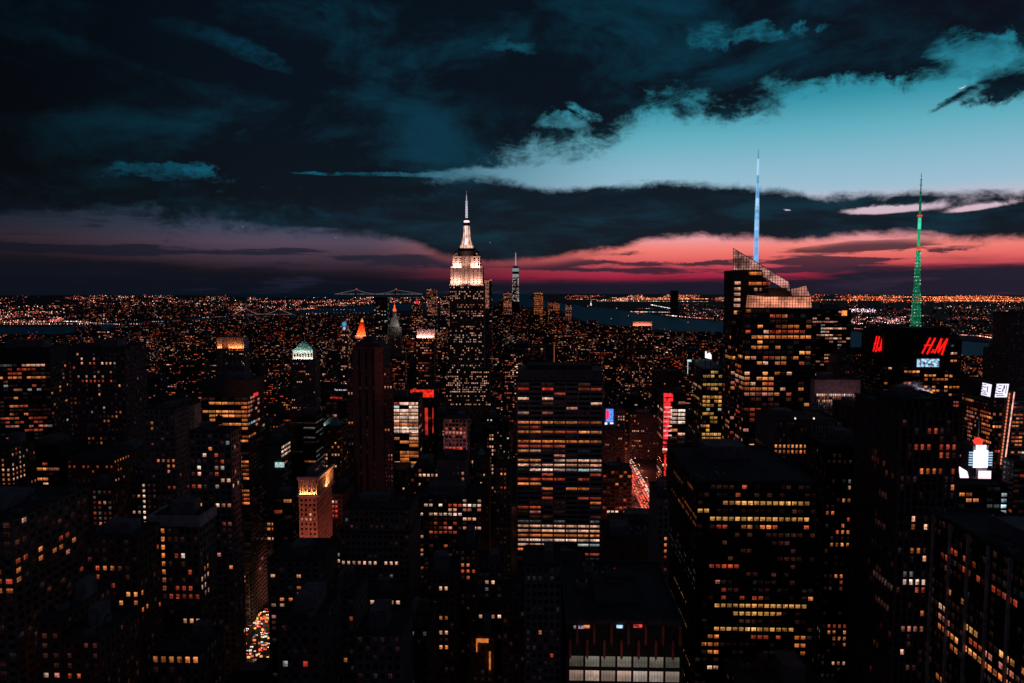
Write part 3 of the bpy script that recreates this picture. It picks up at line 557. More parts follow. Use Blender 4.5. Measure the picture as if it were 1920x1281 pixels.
simple('warehouse_block', 'blank walled grey block with one pale side wall and a flat roof', 327, 354, 762, 520, 19, 'punch', [(R, 811, 364, 370, 1, 'w')], fill=0, wall='pale', plain='FR', grid=False, ybot=840, sidepx=24, plant=3)
simple('warehouse_block', 'low dark roofscape block beside the blank grey wall', 270, 327, 768, 500, 28, 'punch', [(F, 820, 303, 326, .5, 'g'), (F, 842, 296, 322, .4, 'p'), (F, 864, 296, 326, .9, 'o'), (F, 870, 318, 327, 1, 'o'), (F, 886, 297, 327, .7, 'p'), (F, 910, 308, 330, .7, 'r')], fill=.03, wall='grey', ybot=960)
simple('office_tower', 'plain black slab with thin slanting grey bands round its corner', 545, 591, 780, 560, 20, (9., 3.7, .05, .6, .3, .5, 'black', 3), [(F, 864, 582, 588, 1, 'o'), (F, 806, 580, 591, 1, 'g'), (F, 820, 582, 590, .9, 'g')], fill=0, side_fill=.5, tones=['g'], wall='black', ybot=895, sidepx=12)
t = simple('office_tower', 'windowless dark grey slab with a few white lit floors on its flank', 468, 527, 836, 640, 40, (8., 3.75, .05, .45, .3, .4, 'grey', 3), [(R, 843, 528, 541, 1, 'W'), (R, 851, 528, 541, 1, 'W'), (R, 859, 528, 541, 1, 'W'), (R, 867, 533, 541, 1, 'o'), (F, 872, 517, 527, 0, 'c')], fill=0, plain='F', ybot=960, sidepx=18)
b = MB(); xa, za = t.hit(516, 876, -.6); xb, zb = t.hit(533, 867, -.6); b.box(xa, xb, -1.0, -.6, za, zb, bottom=True); b.build('light_panel', glowmat('cool_panel', (.42, .62, .62), 1.0, .6), t.root)
simple('low_building', 'small block with two burning orange windows under the pink corniced tower', 512, 548, 934, 520, 22, 'wide', [(F, 944, 526, 536, 1, 'O'), (F, 941, 536, 546, 1, 'O')], fill=.03, ybot=960)
simple('office_block', 'dark flat block with three tidy orange window rows beside the floodlit tower', 465, 534, 978, 590, 40, (3.9, 4.0, .3, .45, .4, .35, 'plum', 1), [(F, 986, 478, 533, .8, 'o'), (F, 989, 478, 533, .8, 'o'), (F, 997, 482, 521, .85, 'w'), (F, 1013, 484, 532, .6, 'w')], fill=.03, ybot=1040, sidepx=22, side_fill=.05)
simple('office_block', 'shadowy block with a short row of red windows near its roof', 405, 464, 1018, 640, 30, (3.0, 3.8, .45, .5, .4, .35, 'grey', 1), [(F, 1026, 412, 464, .65, 'r')], fill=.02, ybot=1080)
t = simple('office_tower', 'block with a red lit flank of slanting glowing floors above the crowded street', 410, 466, 1052, 560, 62, (4.4, 4.75, .16, .42, .5, .4, 'stone', 2), [
    (F, 1075, 470, 480, .8, 'w'), *[(R, y, 467, 506, p_, q_) for y, p_, q_ in ((1070, .3, 'p'), (1084, .6, 'p'), (1096, .9, 'w'), (1110, .4, 'r'), (1118, .95, 'O'), (1130, .9, 'p'), (1141, .8, 'r'), (1152, .8, 'p'), (1163, .9, 'r'), (1173, .95, 'o'))]], fill=.02, ybot=1185, sidepx=40, wall='tan')
t.spot(t.w + 40, 30, 12, (t.w, 30, t.H * .5), 60000, (1.0, .26, .15), 75)
t = simple('office_tower', 'pale smooth tower with a row of lit penthouse slots and few square windows', 503, 600, 1052, 350, 30, (3.9, 2.9, .48, .46, .3, .3, 'grey', 1), [
    (F, 1085, 507, 560, .7, 'w'), (F, 1106, 554, 561, 1, 'o'), (F, 1117, 529, 536, .7, 'd'), (F, 1117, 554, 561, 1, 'o'), (F, 1128, 518, 546, 1, 'o'), (F, 1128, 554, 561, 1, 'o'), (F, 1138, 508, 540, 1, 'w'), (F, 1138, 554, 561, 1, 'o'), (F, 1149, 554, 561, 1, 'r'), (F, 1159, 510, 517, .8, 'p'), (F, 1170, 510, 530, .6, 'd')], fill=0, ybot=1180, sidepx=26)
simple('theatre_block', 'blank walled purplish block with one red glowing window by the crowded street', 524, 600, 1166, 250, 26, (3.4, 4.2, .5, .5, .3, .3, 'plum', 1), [(F, 1240, 563, 576, 1, 'R'), (F, 1250, 541, 547, .7, 'c')], fill=0, wall='plum', sidepx=20, plant=2)
# the floodlit column crown
t = simple('corniced_tower', 'pink floodlit tower with a glowing orange colonnade under its cornice', 561, 593, 906, 450, 33, (2.6, 3.0, .50, .50, .35, .3, 'pale', 1), [(F, 959, 565, 590, .4, 'r'), (F, 967, 576, 582, 1, 'w'), (F, 974, 562, 585, .9, 'w'), (F, 1019, 562, 592, .95, 'W'), (F, 1011, 562, 592, .3, 'r')], fill=.04, tones=['d', 'r'], ybot=1030, sidepx=14, wall='tan', plant=2)
z0c = t.H - t.hit(561, 927, 0)[1]; zc = t.hit(561, 927, 0)[1]
b = MB()
for i in range(8):
    x = .4 + i * (t.w - .8) / 7; b.lathe(x, -1.25, [(.42, zc), (.42, zc + 8.6), (.7, zc + 8.8), (.7, zc + 9.4)], 8)
for i in range(1, 12):
    y = i * 32.5 / 11; b.lathe(t.w + 1.25, y, [(.42, zc), (.42, zc + 8.6), (.7, zc + 8.8), (.7, zc + 9.4)], 8)
b.build('colonnade', M['pale'], t.root)
b = MB(); b.box(-.6, t.w + 2.2, -2.2, -.55, zc - 1.0, zc - .05, bottom=True); b.box(t.w + .55, t.w + 2.2, -.55, 33, zc - 1.0, zc - .05, bottom=True); b.box(-.6, t.w + 2.6, -2.6, -.55, zc + 9.45, zc + 11.2, bottom=True); b.box(t.w + .55, t.w + 2.6, -.55, 33, zc + 9.45, zc + 11.2, bottom=True); b.build('cornice', M['pale'], t.root)
t.flood(t.w / 2, -.95, zc + .1, t.w, .3, (t.w / 2, -.5, zc + 10), 11000, (1.0, .36, .12)); t.flood(t.w + .95, 16, zc + .1, .3, 30, (t.w + .5, 16, zc + 10), 18000, (1.0, .30, .09))
t.reserve(-4, t.w + 4, -46, 0); t.reserve(t.w, t.w + 44, -10, 34); t.spot(t.w / 2 + 6, -34, t.H * .42, (t.w / 2, 0, t.H * .70), 230000, (1.0, .20, .13)); t.spot(t.w + 34, 8, t.H * .42, (t.w, 16, t.H * .68), 90000, (1.0, .18, .13), 55)
simple('apartment_tower', 'slim tower with paired windows below the smaller teal mansard roof', 603, 637, 806, 650, 26, (2.6, 3.4, .42, .45, .35, .3, 'brick', 1), [(F, 838, 620, 634, .9, 'o'), (F, 851, 623, 634, .9, 'w'), (F, 855, 604, 616, .9, 'w'), (F, 861, 604, 616, .9, 'w'), (F, 873, 604, 616, .9, 'w'), (F, 872, 626, 634, 1, 'w'), (F, 879, 610, 616, .8, 'w'), (F, 890, 609, 614, .6, 'd'), (F, 898, 609, 616, 1, 'w'), (F, 904, 609, 616, .8, 'w'), (R, 848, 638, 642, 1, 'o')], fill=.05, ybot=920, sidepx=10, plant=0, side_fill=.1)
t = bpy.data.objects['apartment_tower.001']
simple('office_block', 'narrow dark block with a stack of glaring red windows beside the striped stone tower', 614, 640, 928, 560, 40, (3., 3.6, .3, .45, .4, .3, 'brick', 1), [(F, 939, 625, 633, .9, 'w'), (F, 951, 625, 633, 1, 'R'), (F, 957, 625, 633, 1, 'R'), (F, 964, 625, 633, 1, 'R'), (R, 918, 641, 648, .8, 'w'), (R, 925, 641, 650, .6, 'p')], fill=.02, ybot=975, sidepx=14)
simple('stone_block', 'wide stepped stone block with a long row of small lit windows, rooftop dark', 638, 768, 1000, 380, 34, (2.7, 3.5, .46, .48, .4, .35, 'stone', 1), [(F, 1004, 650, 760, .18, 'g'), (F, 1011, 655, 745, .08, 'g'), (F, 1023, 650, 700, .1, 'g'), (F, 1055, 638, 743, .9, 'w'), (F, 1055, 746, 756, .6, 'r'), (F, 1064, 660, 750, .2, 'd'), (F, 1090, 650, 760, .25, 'p'), (F, 1100, 650, 760, .2, 'g')], fill=.04, tones=['d', 'g', 'd'], ybot=1125, blocks=[(645, 768, 955, 4, 30)], plant=6, sidepx=6)
simple('low_building', 'short block tucked behind the stepped stone one, few warm windows', 603, 640, 1034, 400, 24, (2.7, 3.5, .4, .45, .4, .3, 'brick', 1), [(F, 1041, 612, 636, .3, 'g'), (F, 1049, 608, 634, .8, 'w')], fill=.05, ybot=1060, plant=2)
simple('stone_block', 'lower front block with five rows of pale windows under the stepped stone roof', 680, 752, 1122, 330, 18, (3.0, 3.35, .36, .44, .4, .3, 'brick', 1), [(F, 1132, 683, 718, .9, 'w'), (F, 1132, 724, 750, .9, 'w'), (F, 1143, 683, 718, .85, 'w'), (F, 1143, 724, 750, .8, 'w'), (F, 1154, 683, 718, .8, 'p'), (F, 1154, 724, 750, .8, 'w'), (F, 1165, 683, 705, .8, 'p'), (F, 1175, 690, 705, .8, 'p')], fill=0, ybot=1185, plant=3, sidepx=2)
# the tall stone slab with dark vertical stripes
t = Tower('stone_tower', 'tall stepped stone tower with three dark vertical stripes down its front', 662, 718, 655, 620, cat='skyscraper')
sl = (2.3, 3.6, .5, .5, .3, .25, 'stone', 1)
xs = [t.hit(x, 700, 0)[0] for x in (662, 671.5, 677, 684.5, 689.5, 697, 702, 718)]
for i in range(0, 7):
    if i % 2 == 0: t.block(xs[i], xs[i + 1], 0, 30, 0, t.H, style=sl, wall='plum', plain='F', parapet=False)
    else: t.block(xs[i], xs[i + 1], 1.6, 30, 0, t.H - 6, style=(2.3, 3.6, .14, .2, .2, .1, 'black', 1), wall='black', parapet=False)
b = MB(); b.box(-.4, t.w + .4, -.4, 30.4, t.H + .02, t.H + 2, bottom=True); x0, z1 = t.hit(668, 641, 3); x1 = t.hit(712, 641, 3)[0]; b.box(x0, x1, 3, 26, t.H + 2, z1); x0, z2 = t.hit(680, 632, 5); x1 = t.hit(699, 632, 5)[0]; b.box(x0, x1, 6, 20, z1 + .02, z2); b.build('crown', M['plum'], t.root)
t.bp(651, 661.5, 702, 2, 32, style=sl, wall='plum'); t.bp(719, 730, 690, 2, 14, style=sl, wall='plum'); t.bp(730.6, 735, 722, 2, 8, style=sl, wall='plum')
t.light([(F, 679, 711, 716, 1, 'c'), (F, 703, 719, 724, 1, 'p'), (F, 727, 719, 731, .9, 'w'), (F, 804, 719, 730, .9, 'o'), (F, 734, 651, 661, .9, 'w'), (F, 796, 655, 661, .8, 'o'), (F, 829, 655, 661, .7, 'g'), (F, 853, 730, 737, 1, 'w'), (F, 860, 730, 737, 1, 'r'), (F, 879, 738, 743, 1, 'w'), (F, 895, 738, 745, 1, 'w'), (F, 932, 732, 737, .9, 'o'), (F, 932, 740, 745, .9, 'r')], .004, ['d', 'p'], 100)
t.reserve(-4, t.w + 4, -120, 0); t.spot(t.w / 2, -110, 70, (t.w / 2, 0, 140), 17000, (1.0, .24, .26), 62, 3)  # added spot stands in for street glow, this tower has no floodlight
HEROES.append((651, 746, 632, 950, 620))
simple('office_block', 'curved front office block ablaze with cream lit floors beside the striped stone tower', 731, 784, 747, 720, 30, (9, 3.45, .05, .24, .25, .35, 'grey', 5), [
    (F, 754, 731, 756, .4, 'r'), (F, 754, 757, 782, 1, 'W'), (F, 760.5, 768, 782, .9, 'W'), (F, 760.5, 731, 740, .6, 'c'), (F, 767, 731, 784, 1, 'W'), (F, 773.5, 731, 784, .95, 'w'), (F, 780.5, 731, 784, .95, 'W'), (F, 787, 731, 778, .95, 'w'), (F, 794, 731, 775, .9, 'o'), (F, 800.5, 731, 784, 1, 'W'), (F, 807.5, 731, 784, 1, 'W'),
    (F, 814, 768, 776, .8, 'p'), (F, 820.5, 731, 765, .85, 'o'), (F, 820.5, 768, 784, .9, 'w'), (F, 827, 733, 780, .85, 'o'), (F, 838, 768, 784, .9, 'o'), (F, 848, 752, 784, .9, 'o'), (F, 855, 752, 784, .9, 'o'), (F, 862, 757, 784, .8, 'o'), (F, 869, 757, 784, .9, 'O'), (F, 875, 764, 782, .7, 'c'), (R, 784, 785, 790, .8, 'o'), (R, 805, 785, 790, .9, 'p')], fill=.05, ybot=880, sidepx=7, plant=2)
t = simple('office_tower', 'dark tower rimmed by a glowing red cornice and red corner strip', 795, 813, 748, 790, 30, 'fins', [(F, 782, 801, 806, 1, 'r')], fill=.04, wall='black', tones=['r', 'd'], ybot=830, plant=0)
t.bp(771, 794, 740, 2, 30, style='fins', wall='black')
b = MB(); x0, z0 = t.hit(770, 735, -1.5); x1, z1 = t.hit(813, 732.5, -1.5); b.box(x0, x1, -2.2, -1.2, z0, z1 + .8, bottom=True); x2, z2 = t.hit(792, 745, -1.5); b.box(x2, x1, -1.9, -1.2, z2, z0 - .1, bottom=True); b.box(x0, x0 + 1.8, -1.9, -1.2, z2 + 1, z0 - .1, bottom=True); b.build('neon_cornice', glowmat('red_neon', (1.1, .035, .015), 1.0, .35, .35, 1.3), t.root)
b = MB(); x0, z0 = t.hit(797, 816, -1.2); x1, z1 = t.hit(802, 765, -1.2); b.box(x0, x1, -1.5, -1.2, z0, z1, bottom=True); x0, z0 = t.hit(811, 812, -1.2); b.box(x0, x0 + 1.2, -1.5, -1.2, z0, z1, bottom=True); b.build('neon_strip', glowmat('dull_red_neon', (.42, .02, .012), 1.0, .12, .1, 1.5), t.root)
t = simple('office_tower', 'pink ribbed tower front with red glowing floors between pale vertical fins', 834, 874, 786, 680, 26, (3.3, 3.6, .26, .34, 1.1, .3, 'pale', 1), [(F, y, 836, 873, p_, q_) for y, p_, q_ in ((797, .3, 'd'), (806, .7, 'r'), (812, .8, 'p'), (820, .5, 'r'), (829, .4, 'd'), (836, .5, 'd'), (842, .8, 'R'), (849, .7, 'r'), (856, .6, 'R'), (862, .6, 'r'))], fill=.25, tones=['d', 'd', 'r'], ybot=868, sidepx=4)
t.reserve(0, t.w, -46, 0); t.spot(t.w / 2, -36, t.H * .5, (t.w / 2, 0, t.H * .78), 30000, (1.0, .26, .28), 50)  # spot added in front only to tint the fins pink
simple('office_block', 'dark stepped block with two long rows of brilliant white and pink windows', 776, 903, 934, 480, 34, (3.2, 3.05, .26, .40, .4, .35, 'brick', 1), [
    (F, 938, 850, 900, .2, 'w'), (F, 947, 797, 832, .95, 'W'), (F, 948, 833, 866, .7, 'r'), (F, 947, 868, 903, 1, 'W'), (F, 956, 830, 866, .3, 'w'), (F, 956, 868, 900, .3, 'p'), (F, 964, 776, 796, .9, 'W'), (F, 964, 803, 818, .9, 'w'), (F, 966, 819, 830, 1, 'w'), (F, 964, 832, 866, .9, 'W'), (F, 972, 776, 794, .9, 'o'), (F, 974, 868, 878, 1, 'w'), (F, 972, 880, 892, 1, 'w'), (F, 979, 832, 852, .6, 'r'),
    (F, 988, 832, 854, .8, 'p'), (F, 990, 868, 878, .8, 'w'), (F, 990, 888, 902, 1, 'w'), (F, 1000, 806, 830, .8, 'r'), (F, 1002, 832, 853, .9, 'r'), (F, 1005, 777, 795, .9, 'w'), (F, 1021, 818, 830, .6, 'w'), (F, 1026, 832, 842, 1, 'o'), (F, 1030, 780, 800, .5, 'o'), (F, 1034, 855, 900, .6, 'c'), (F, 1052, 778, 792, .6, 'o')], fill=.05, ybot=1060, sidepx=6, plant=6, tones=['d', 'd', 'r', 'p'])
simple('office_block', 'block with stacked pairs of small orange windows behind the brilliant white rows', 776, 838, 878, 530, 30, (3.0, 3.4, .34, .42, .4, .3, 'brick', 1), [(F, 887, 788, 832, .75, 'w'), (F, 903, 762, 782, .6, 'p'), (F, 909, 788, 802, 1, 'w'), (F, 918, 806, 821, .9, 'o'), (F, 924, 776, 803, .85, 'o'), (F, 925, 806, 821, .7, 'r'), (F, 932, 762, 780, .7, 'o')], fill=.04, ybot=936)
simple('stone_block', 'windowless dark block with a low hipped roof before the pink ribbed tower', 820, 872, 862, 500, 26, 'punch', [(F, 890, 862, 866, 1, 'p'), (F, 897, 862, 866, 1, 'p')], fill=0, wall='grey', plain='R', grid=False, ybot=934)
t = simple('stone_tower', 'ornate pinkish stone tower with a small pointed gable, one white window', 888, 916, 856, 560, 22, (2.2, 3.2, .46, .5, .35, .3, 'tan', 1), [(F, 904, 898, 903, 1, 'W'), (F, 888, 906, 912, 1, 'w'), (F, 864, 880, 884, 1, 'w')], fill=.02, tones=['d'], ybot=912, plant=0)
x0, z1 = t.hit(896, 848, 5); x1 = t.hit(908, 848, 5)[0]; b = MB(); b.frustum(x0, x1, 5, 12, t.H + .3, (x0 + x1) / 2 - .2, (x0 + x1) / 2 + .2, 8, 8.4, z1 + 3); b.build('gable', M['copper'], t.root)
t = simple('stone_tower', 'slim balustraded stone tower showing a single warm lamp near its top', 930, 957, 876, 520, 20, (2.6, 3.3, .48, .5, .35, .3, 'tan', 1), [(F, 891, 941, 946, 1, 'O'), (F, 917, 941, 946, .9, 'r')], fill=.02, tones=['d'], ybot=935, plant=0)
simple('office_tower', 'dark slab with a tight double column of white window dots', 908, 930, 806, 640, 20, (2.2, 3.3, .36, .42, .3, .3, 'black', 1), [(F, 818, 918, 925, .85, 'w', 888)], fill=.03, ybot=890, plant=2)
for (nm, lab, a, bb_, yy, DD, rows_) in [
    ('office_block', 'old dark block with one column of bright windows low in the middle', 800, 852, 1082, 335, [(F, 1105, 825, 839, 1, 'w'), (F, 1157, 825, 839, .9, 'o'), (F, 1180, 825, 839, .8, 'o'), (F, 1190, 825, 839, 1, 'w'), (F, 1211, 825, 839, 1, 'O')]),
    ('office_block', 'old dark block with a few orange windows behind the arched roof house', 852, 893, 1030, 400, [(F, 1059, 868, 884, .8, 'o'), (F, 1069, 866, 886, .8, 'r'), (F, 1086, 872, 886, .8, 'o'), (F, 1097, 866, 870, .8, 'o')]),
    ('office_block', 'old dark block with a bright short row of orange windows across its middle', 895, 942, 1072, 360, [(F, 1092, 912, 930, .9, 'w'), (F, 1110, 914, 918, .8, 'g'), (F, 1152, 899, 935, .85, 'w'), (F, 1142, 914, 925, .4, 'd'), (F, 1180, 926, 930, .9, 'p')]),
    ('town_house', 'small old house front with dim dormers, dark slate roof', 942, 985, 1130, 330, [(F, 1160, 944, 975, .2, 'd')]),
    ('office_block', 'unlit old block in the deep shade beside the steep roofed house', 985, 1052, 1062, 320, [(F, 1150, 1015, 1050, .2, 'r'), (F, 1210, 1028, 1046, .5, 'r'), (F, 1180, 1012, 1018, 1, 'o'), (F, 1228, 1025, 1045, .6, 'r')]),
    ('town_house', 'low gabled house with three faint dormer windows at the bottom', 756, 802, 1180, 300, [(F, 1188, 762, 798, .4, 'g')]),
    ('low_building', 'low shadowed block beneath the purplish wall, one orange window at street level', 668, 752, 1190, 270, [(F, 1250, 694, 702, 1, 'O'), (F, 1258, 694, 702, .6, 'o')]),
    ('office_block', 'unlit block between the pale smooth tower and the stepped stone one', 604, 664, 1120, 300, [(F, 1240, 640, 650, .5, 'o')])]:
    simple(nm, lab, a, bb_, yy, DD, 24, (2.8, 3.5, .45, .47, .35, .3, random.choice(['brick', 'grey', 'plum']), 1), rows_, fill=.02, tones=['d', 'd', 'r'], side_fill=.02, plant=3, tank=random.random() < .5, ybot=1281)
t = simple('low_building', 'small dark building outlined by an orange lit canopy and side strip', 885, 925, 1196, 330, 14, 'brickp', [], fill=.01, tones=['d'], plant=1)
b = MB(); x0, z0 = t.hit(893, 1204, -1); x1, z1 = t.hit(916, 1198, -1); b.box(x0, x1, -1.6, -.8, z0, z1, bottom=True); x2, z2 = t.hit(893, 1222, -1); b.box(x2, x2 + .5, -1.4, -.8, z2, z0 - .05, bottom=True); x3, z3 = t.hit(917, 1222, -1); x4, z4 = t.hit(920, 1256, -1); b.box(x3, x4, -1.4, -.8, z4, z3, bottom=True); b.build('lit_canopy', glowmat('canopy_glow', (.55, .16, .035), 1.0, .5), t.root)

# ------------------------------------------------------------------ the middle and the far side
t = simple('office_tower', 'broad flat topped tower with white framed bays and many lit ribbon floors', 970, 1130, 716, 600, 36, (9.45, 3.93, .10, .50, .7, .5, 'white', 4), [
    (F, 722, 975, 1128, .35, 'd'), (F, 732.5, 987, 995, 1, 'R'), (F, 732.5, 1017, 1030, 1, 'R'), (F, 732.5, 1083, 1094, 1, 'r'), (F, 732.5, 1118, 1129, 1, 'r'), (F, 741, 1046, 1056, 1, 'r'), (F, 751, 975, 995, 1, 'w'), (F, 751, 996, 1025, .5, 'd'), (F, 751, 1026, 1040, 1, 'w'), (F, 751, 1110, 1128, .5, 'd'), (F, 760, 1026, 1036, .7, 'd'), (F, 760, 1108, 1128, 1, 'w'),
    (F, 770, 974, 995, 1, 'w'), (F, 770, 1026, 1034, .9, 'w'), (F, 770, 1063, 1085, 1, 'p'), (F, 778, 1026, 1034, .8, 'p'), (F, 788, 980, 1128, .92, 'o'), (F, 797, 975, 990, 1, 'd'), (F, 797, 1090, 1112, 1, 'r'), (F, 806, 974, 1040, 1, 'o'), (F, 806, 1041, 1085, .7, 'r'), (F, 806, 1086, 1128, 1, 'O'), (F, 815, 1108, 1120, 1, 'o'), (F, 824, 985, 1115, .95, 'o'),
    (F, 833, 982, 1030, .9, 'r'), (F, 833, 1041, 1062, 1, 'r'), (F, 833, 1078, 1128, .8, 'r'), (F, 843, 984, 995, 1, 'O'), (F, 851, 1018, 1060, .5, 'p'), (F, 861, 974, 1018, .9, 'o'), (F, 861, 1045, 1128, .9, 'w'), (F, 870, 974, 1128, 1, 'w'), (F, 879, 1006, 1062, 1, 'W'), (F, 879, 1063, 1128, .9, 'c'), (F, 888, 978, 1128, .6, 'r'), (F, 897, 975, 1128, .65, 'r'), (F, 906, 977, 1006, 1, 'O'), (F, 915, 1022, 1110, .8, 'o'),
    (F, 924, 980, 1060, .2, 'd'), (F, 933, 980, 1128, .5, 'r'), (F, 942, 1110, 1128, .9, 'o'), (F, 951, 980, 1030, .6, 'r'), (F, 960, 998, 1018, 1, 'p'), (F, 969, 980, 1128, .5, 'd'), (F, 977, 974, 1128, .5, 'g'), (F, 985.5, 974, 1128, 1, 'w'), (F, 994.5, 974, 1128, 1, 'w'), (F, 1003.5, 974, 1128, .9, 'o'), (F, 1012.5, 974, 1040, 1, 'W'), (F, 1012.5, 1041, 1128, .9, 'W'), (F, 1021.5, 974, 1040, 1, 'w'), (F, 1021.5, 1063, 1128, .9, 'c'),
    (F, 1030.5, 975, 1030, .8, 'o'), (F, 1039, 1070, 1120, .9, 'r')], fill=.03, ybot=1060, plant=0, indiv=100)
b = MB(); b.box(.2, t.w - .2, .6, 35.4, t.H + .3, t.H + 9.2); b.build('attic', M['grey'], t.root)
b = MB(); b.box(8, t.w - 8, 6, 30, t.H + 9.22, t.H + 13); b.build('penthouse', M['dark'], t.root)
t = simple('billboard_block', 'dark roof block carrying a small blue and red glowing billboard', 1134, 1172, 768, 960, 24, 'punch', [(F, 782, 1158, 1172, .9, 'w'), (F, 786, 1158, 1172, .9, 'w'), (F, 803, 1158, 1172, .7, 'o')], fill=.05, wall='grey', ybot=806, plant=1)
b = MB(); x0, z0 = t.hit(1136, 792, -1.5); x1, z1 = t.hit(1150, 767, -1.5); b.box(x0, x1, -1.9, -1.4, z0, z1, bottom=True); b.build('billboard', glowmat('blue_screen', (.12, .30, .95), 1.0, .5, .5, 1.5), t.root)
b = MB(); xm = x0 + (x1 - x0) * .42; zm = z0 + (z1 - z0) * .25; b.lathe(xm - 1.0, 0, [(.1, 0), (3.2, 0)], 14)
b = MB(); b.prism([(x0 + .2, zm), (x0 + 1.8, zm - .5), (xm, zm + 2), (xm, z1 - 3.5), (x0 + 1.8, z1 - 1), (x0 + .2, z1 - 1.6)], -2.05, -1.91); b.build('billboard_picture', glowmat('red_screen', (1.1, .03, .10)), t.root)
b = MB(); x2, z2 = t.hit(1134, 796, -1.5); b.box(x2, x2 + 3, -2.3, -1.95, z2, z0 - .2, bottom=True); b.box(x1 - 4, x1, -2.3, -1.95, z2 + .8, z0 - .2, bottom=True); b.build('billboard_lamp', glowmat('white_screen', (1.3, 1.25, 1.35)), t.root)
simple('stone_block', 'square plum stone block with blind piers and a pair of white lamps', 1130, 1171, 808, 900, 22, (2.6, 3.8, .5, .4, .5, .2, 'plum', 1), [(F, 820, 1160, 1165, 1, 'W'), (F, 824, 1160, 1165, .9, 'w'), (F, 836, 1134, 1140, 1, 'p'), (F, 836, 1173, 1178, 1, 'W')], fill=.01, ybot=880, tones=['d'], sidepx=3)
simple('office_block', 'wide mid height block with evenly spaced white office windows, mostly dark', 1182, 1232, 778, 1095, 30, (2.7, 3.7, .4, .42, .35, .3, 'dark', 1), [(F, 809.5, 1186, 1208, .85, 'w'), (F, 828, 1188, 1200, .7, 'o'), (F, 834, 1188, 1204, .5, 'o'), (F, 858, 1190, 1200, .3, 'w'), (F, 862, 1186, 1208, .85, 'w'), (F, 772, 1210, 1216, 1, 'w')], fill=.07, ybot=872, tones=['d', 'r', 'p'])
simple('brick_block', 'brick block with lit shopfront at its foot, facing the red traffic filled avenue', 1130, 1184, 882, 800, 30, (4.2, 4.3, .28, .42, .5, .35, 'brick', 2), [(F, 896, 1165, 1184, .7, 'O'), (F, 907, 1150, 1162, .95, 'o'), (F, 916, 1133, 1184, .3, 'd'), (F, 962, 1136, 1155, 1, 'W'), (F, 962, 1160, 1180, .6, 'o'), (F, 968, 1136, 1184, .8, 'R')], fill=.18, tones=['d', 'd', 'r'], ybot=972, plant=5, tank=True)
# red glowing corner tower
t = simple('office_tower', 'glass tower with a blazing red vertical sign on its corner and white lit floors', 1243, 1286, 737, 860, 36, (9.0, 4.6, .08, .34, .3, .35, 'dark', 3), [
    *[(F, y, 1262, 1286, p_, 'W') for y, p_ in ((760, .6), (768, .9), (776, .95), (783, .9), (790, .8))], (F, 810, 1262, 1270, .9, 'o'), (F, 811, 1275, 1284, 1, 'w'), (F, 818, 1275, 1284, 1, 'p'), (F, 825, 1262, 1284, .6, 'd'), (F, 846, 1248, 1270, .95, 'W'), (F, 852, 1262, 1284, .2, 'd'), (F, 874, 1245, 1258, .9, 'w'), (F, 902, 1244, 1256, .9, 'w'),
    *[(L, y, 1226, 1242, p_, q_) for y, p_, q_ in ((752, .7, 'w'), (772, .9, 'r'), (783, .7, 'd'), (803, .9, 'o'), (846, .5, 'w'), (867, .9, 'w'), (880, .9, 'p'), (898, .9, 'w'), (910, .9, 'w'))]], fill=.05, ybot=925, sidepx=-20, tones=['d', 'r', 'p'])
b = MB(); x0, z0 = t.hit(1243, 850, -1); x1, z1 = t.hit(1262, 736, -1); z9 = t.hit(1250, 925, -1)[1]; n = 13
for i in range(n):
    za = z1 - (z1 - z0) * (i + .98) / n; zb = z1 - (z1 - z0) * (i + (.16 if i < 3 else .40)) / n; f = 1.0 if i < 2 else .9 - .045 * i
    b.box(x0, x0 + (x1 - x0) * f, -1.3, -.8, za, zb, bottom=True)
b.build('vertical_sign', glowmat('red_vertical_sign', (1.15, .03, .04), 1.0, .30, .10, 1.5), t.root)
b = MB()
for i in range(2, 9): zb = z1 - (z1 - z0) * (i + 1.03) / n; za = z1 - (z1 - z0) * (i + 1.34) / n; b.box(x0 + .3, x0 + (x1 - x0) * .92, -1.0, -.75, za, zb, bottom=True)
b.build('lit_floor', glowmat('pink_floor_glow', (1.1, .42, .40), 1.0, .25, .4, 1.3), t.root, kind='stuff')
b = MB(); b.box(x0 + 1.5, x0 + 3.8, -1.3, -.8, z9, z0 - 1, bottom=True); b.build('neon_strip', glowmat('red_strip', (.95, .03, .03), 1.0, .3, .2, 1.3), t.root)
simple('low_building', 'low shop block with glowing slanted awning rows at the red avenue corner', 1240, 1266, 902, 846, 13, 'wide', [(L, 912, 1220, 1232, .9, 'w'), (L, 922, 1220, 1232, .9, 'O'), (L, 893, 1220, 1232, .9, 'o')], fill=.05, ybot=935, sidepx=-12, plant=1)
t = simple('low_building', 'low roof pavilion with a bright white glazed band behind the ribbed roof', 1133, 1231, 1010, 350, 24, (8, 4.0, .1, .30, .3, .3, 'brick', 5), [(F, 1061, 1134, 1231, 1, 'W'), (F, 1050, 1150, 1231, .75, 'r')], fill=0, ybot=1066, plant=4, cap=11.2, wall='rust')
simple('apartment_tower', 'thin pale slab with one short column of orange windows over the ribbed roof', 1234, 1254, 934, 300, 22, (2.1, 2.6, .5, .5, .3, .25, 'grey', 1), [(F, 1008, 1240, 1250, .9, 'o', 1038), (F, 1050, 1240, 1250, .5, 'r', 1085)], fill=.02, tones=['d'], ybot=1100, plant=1, side_fill=.0)
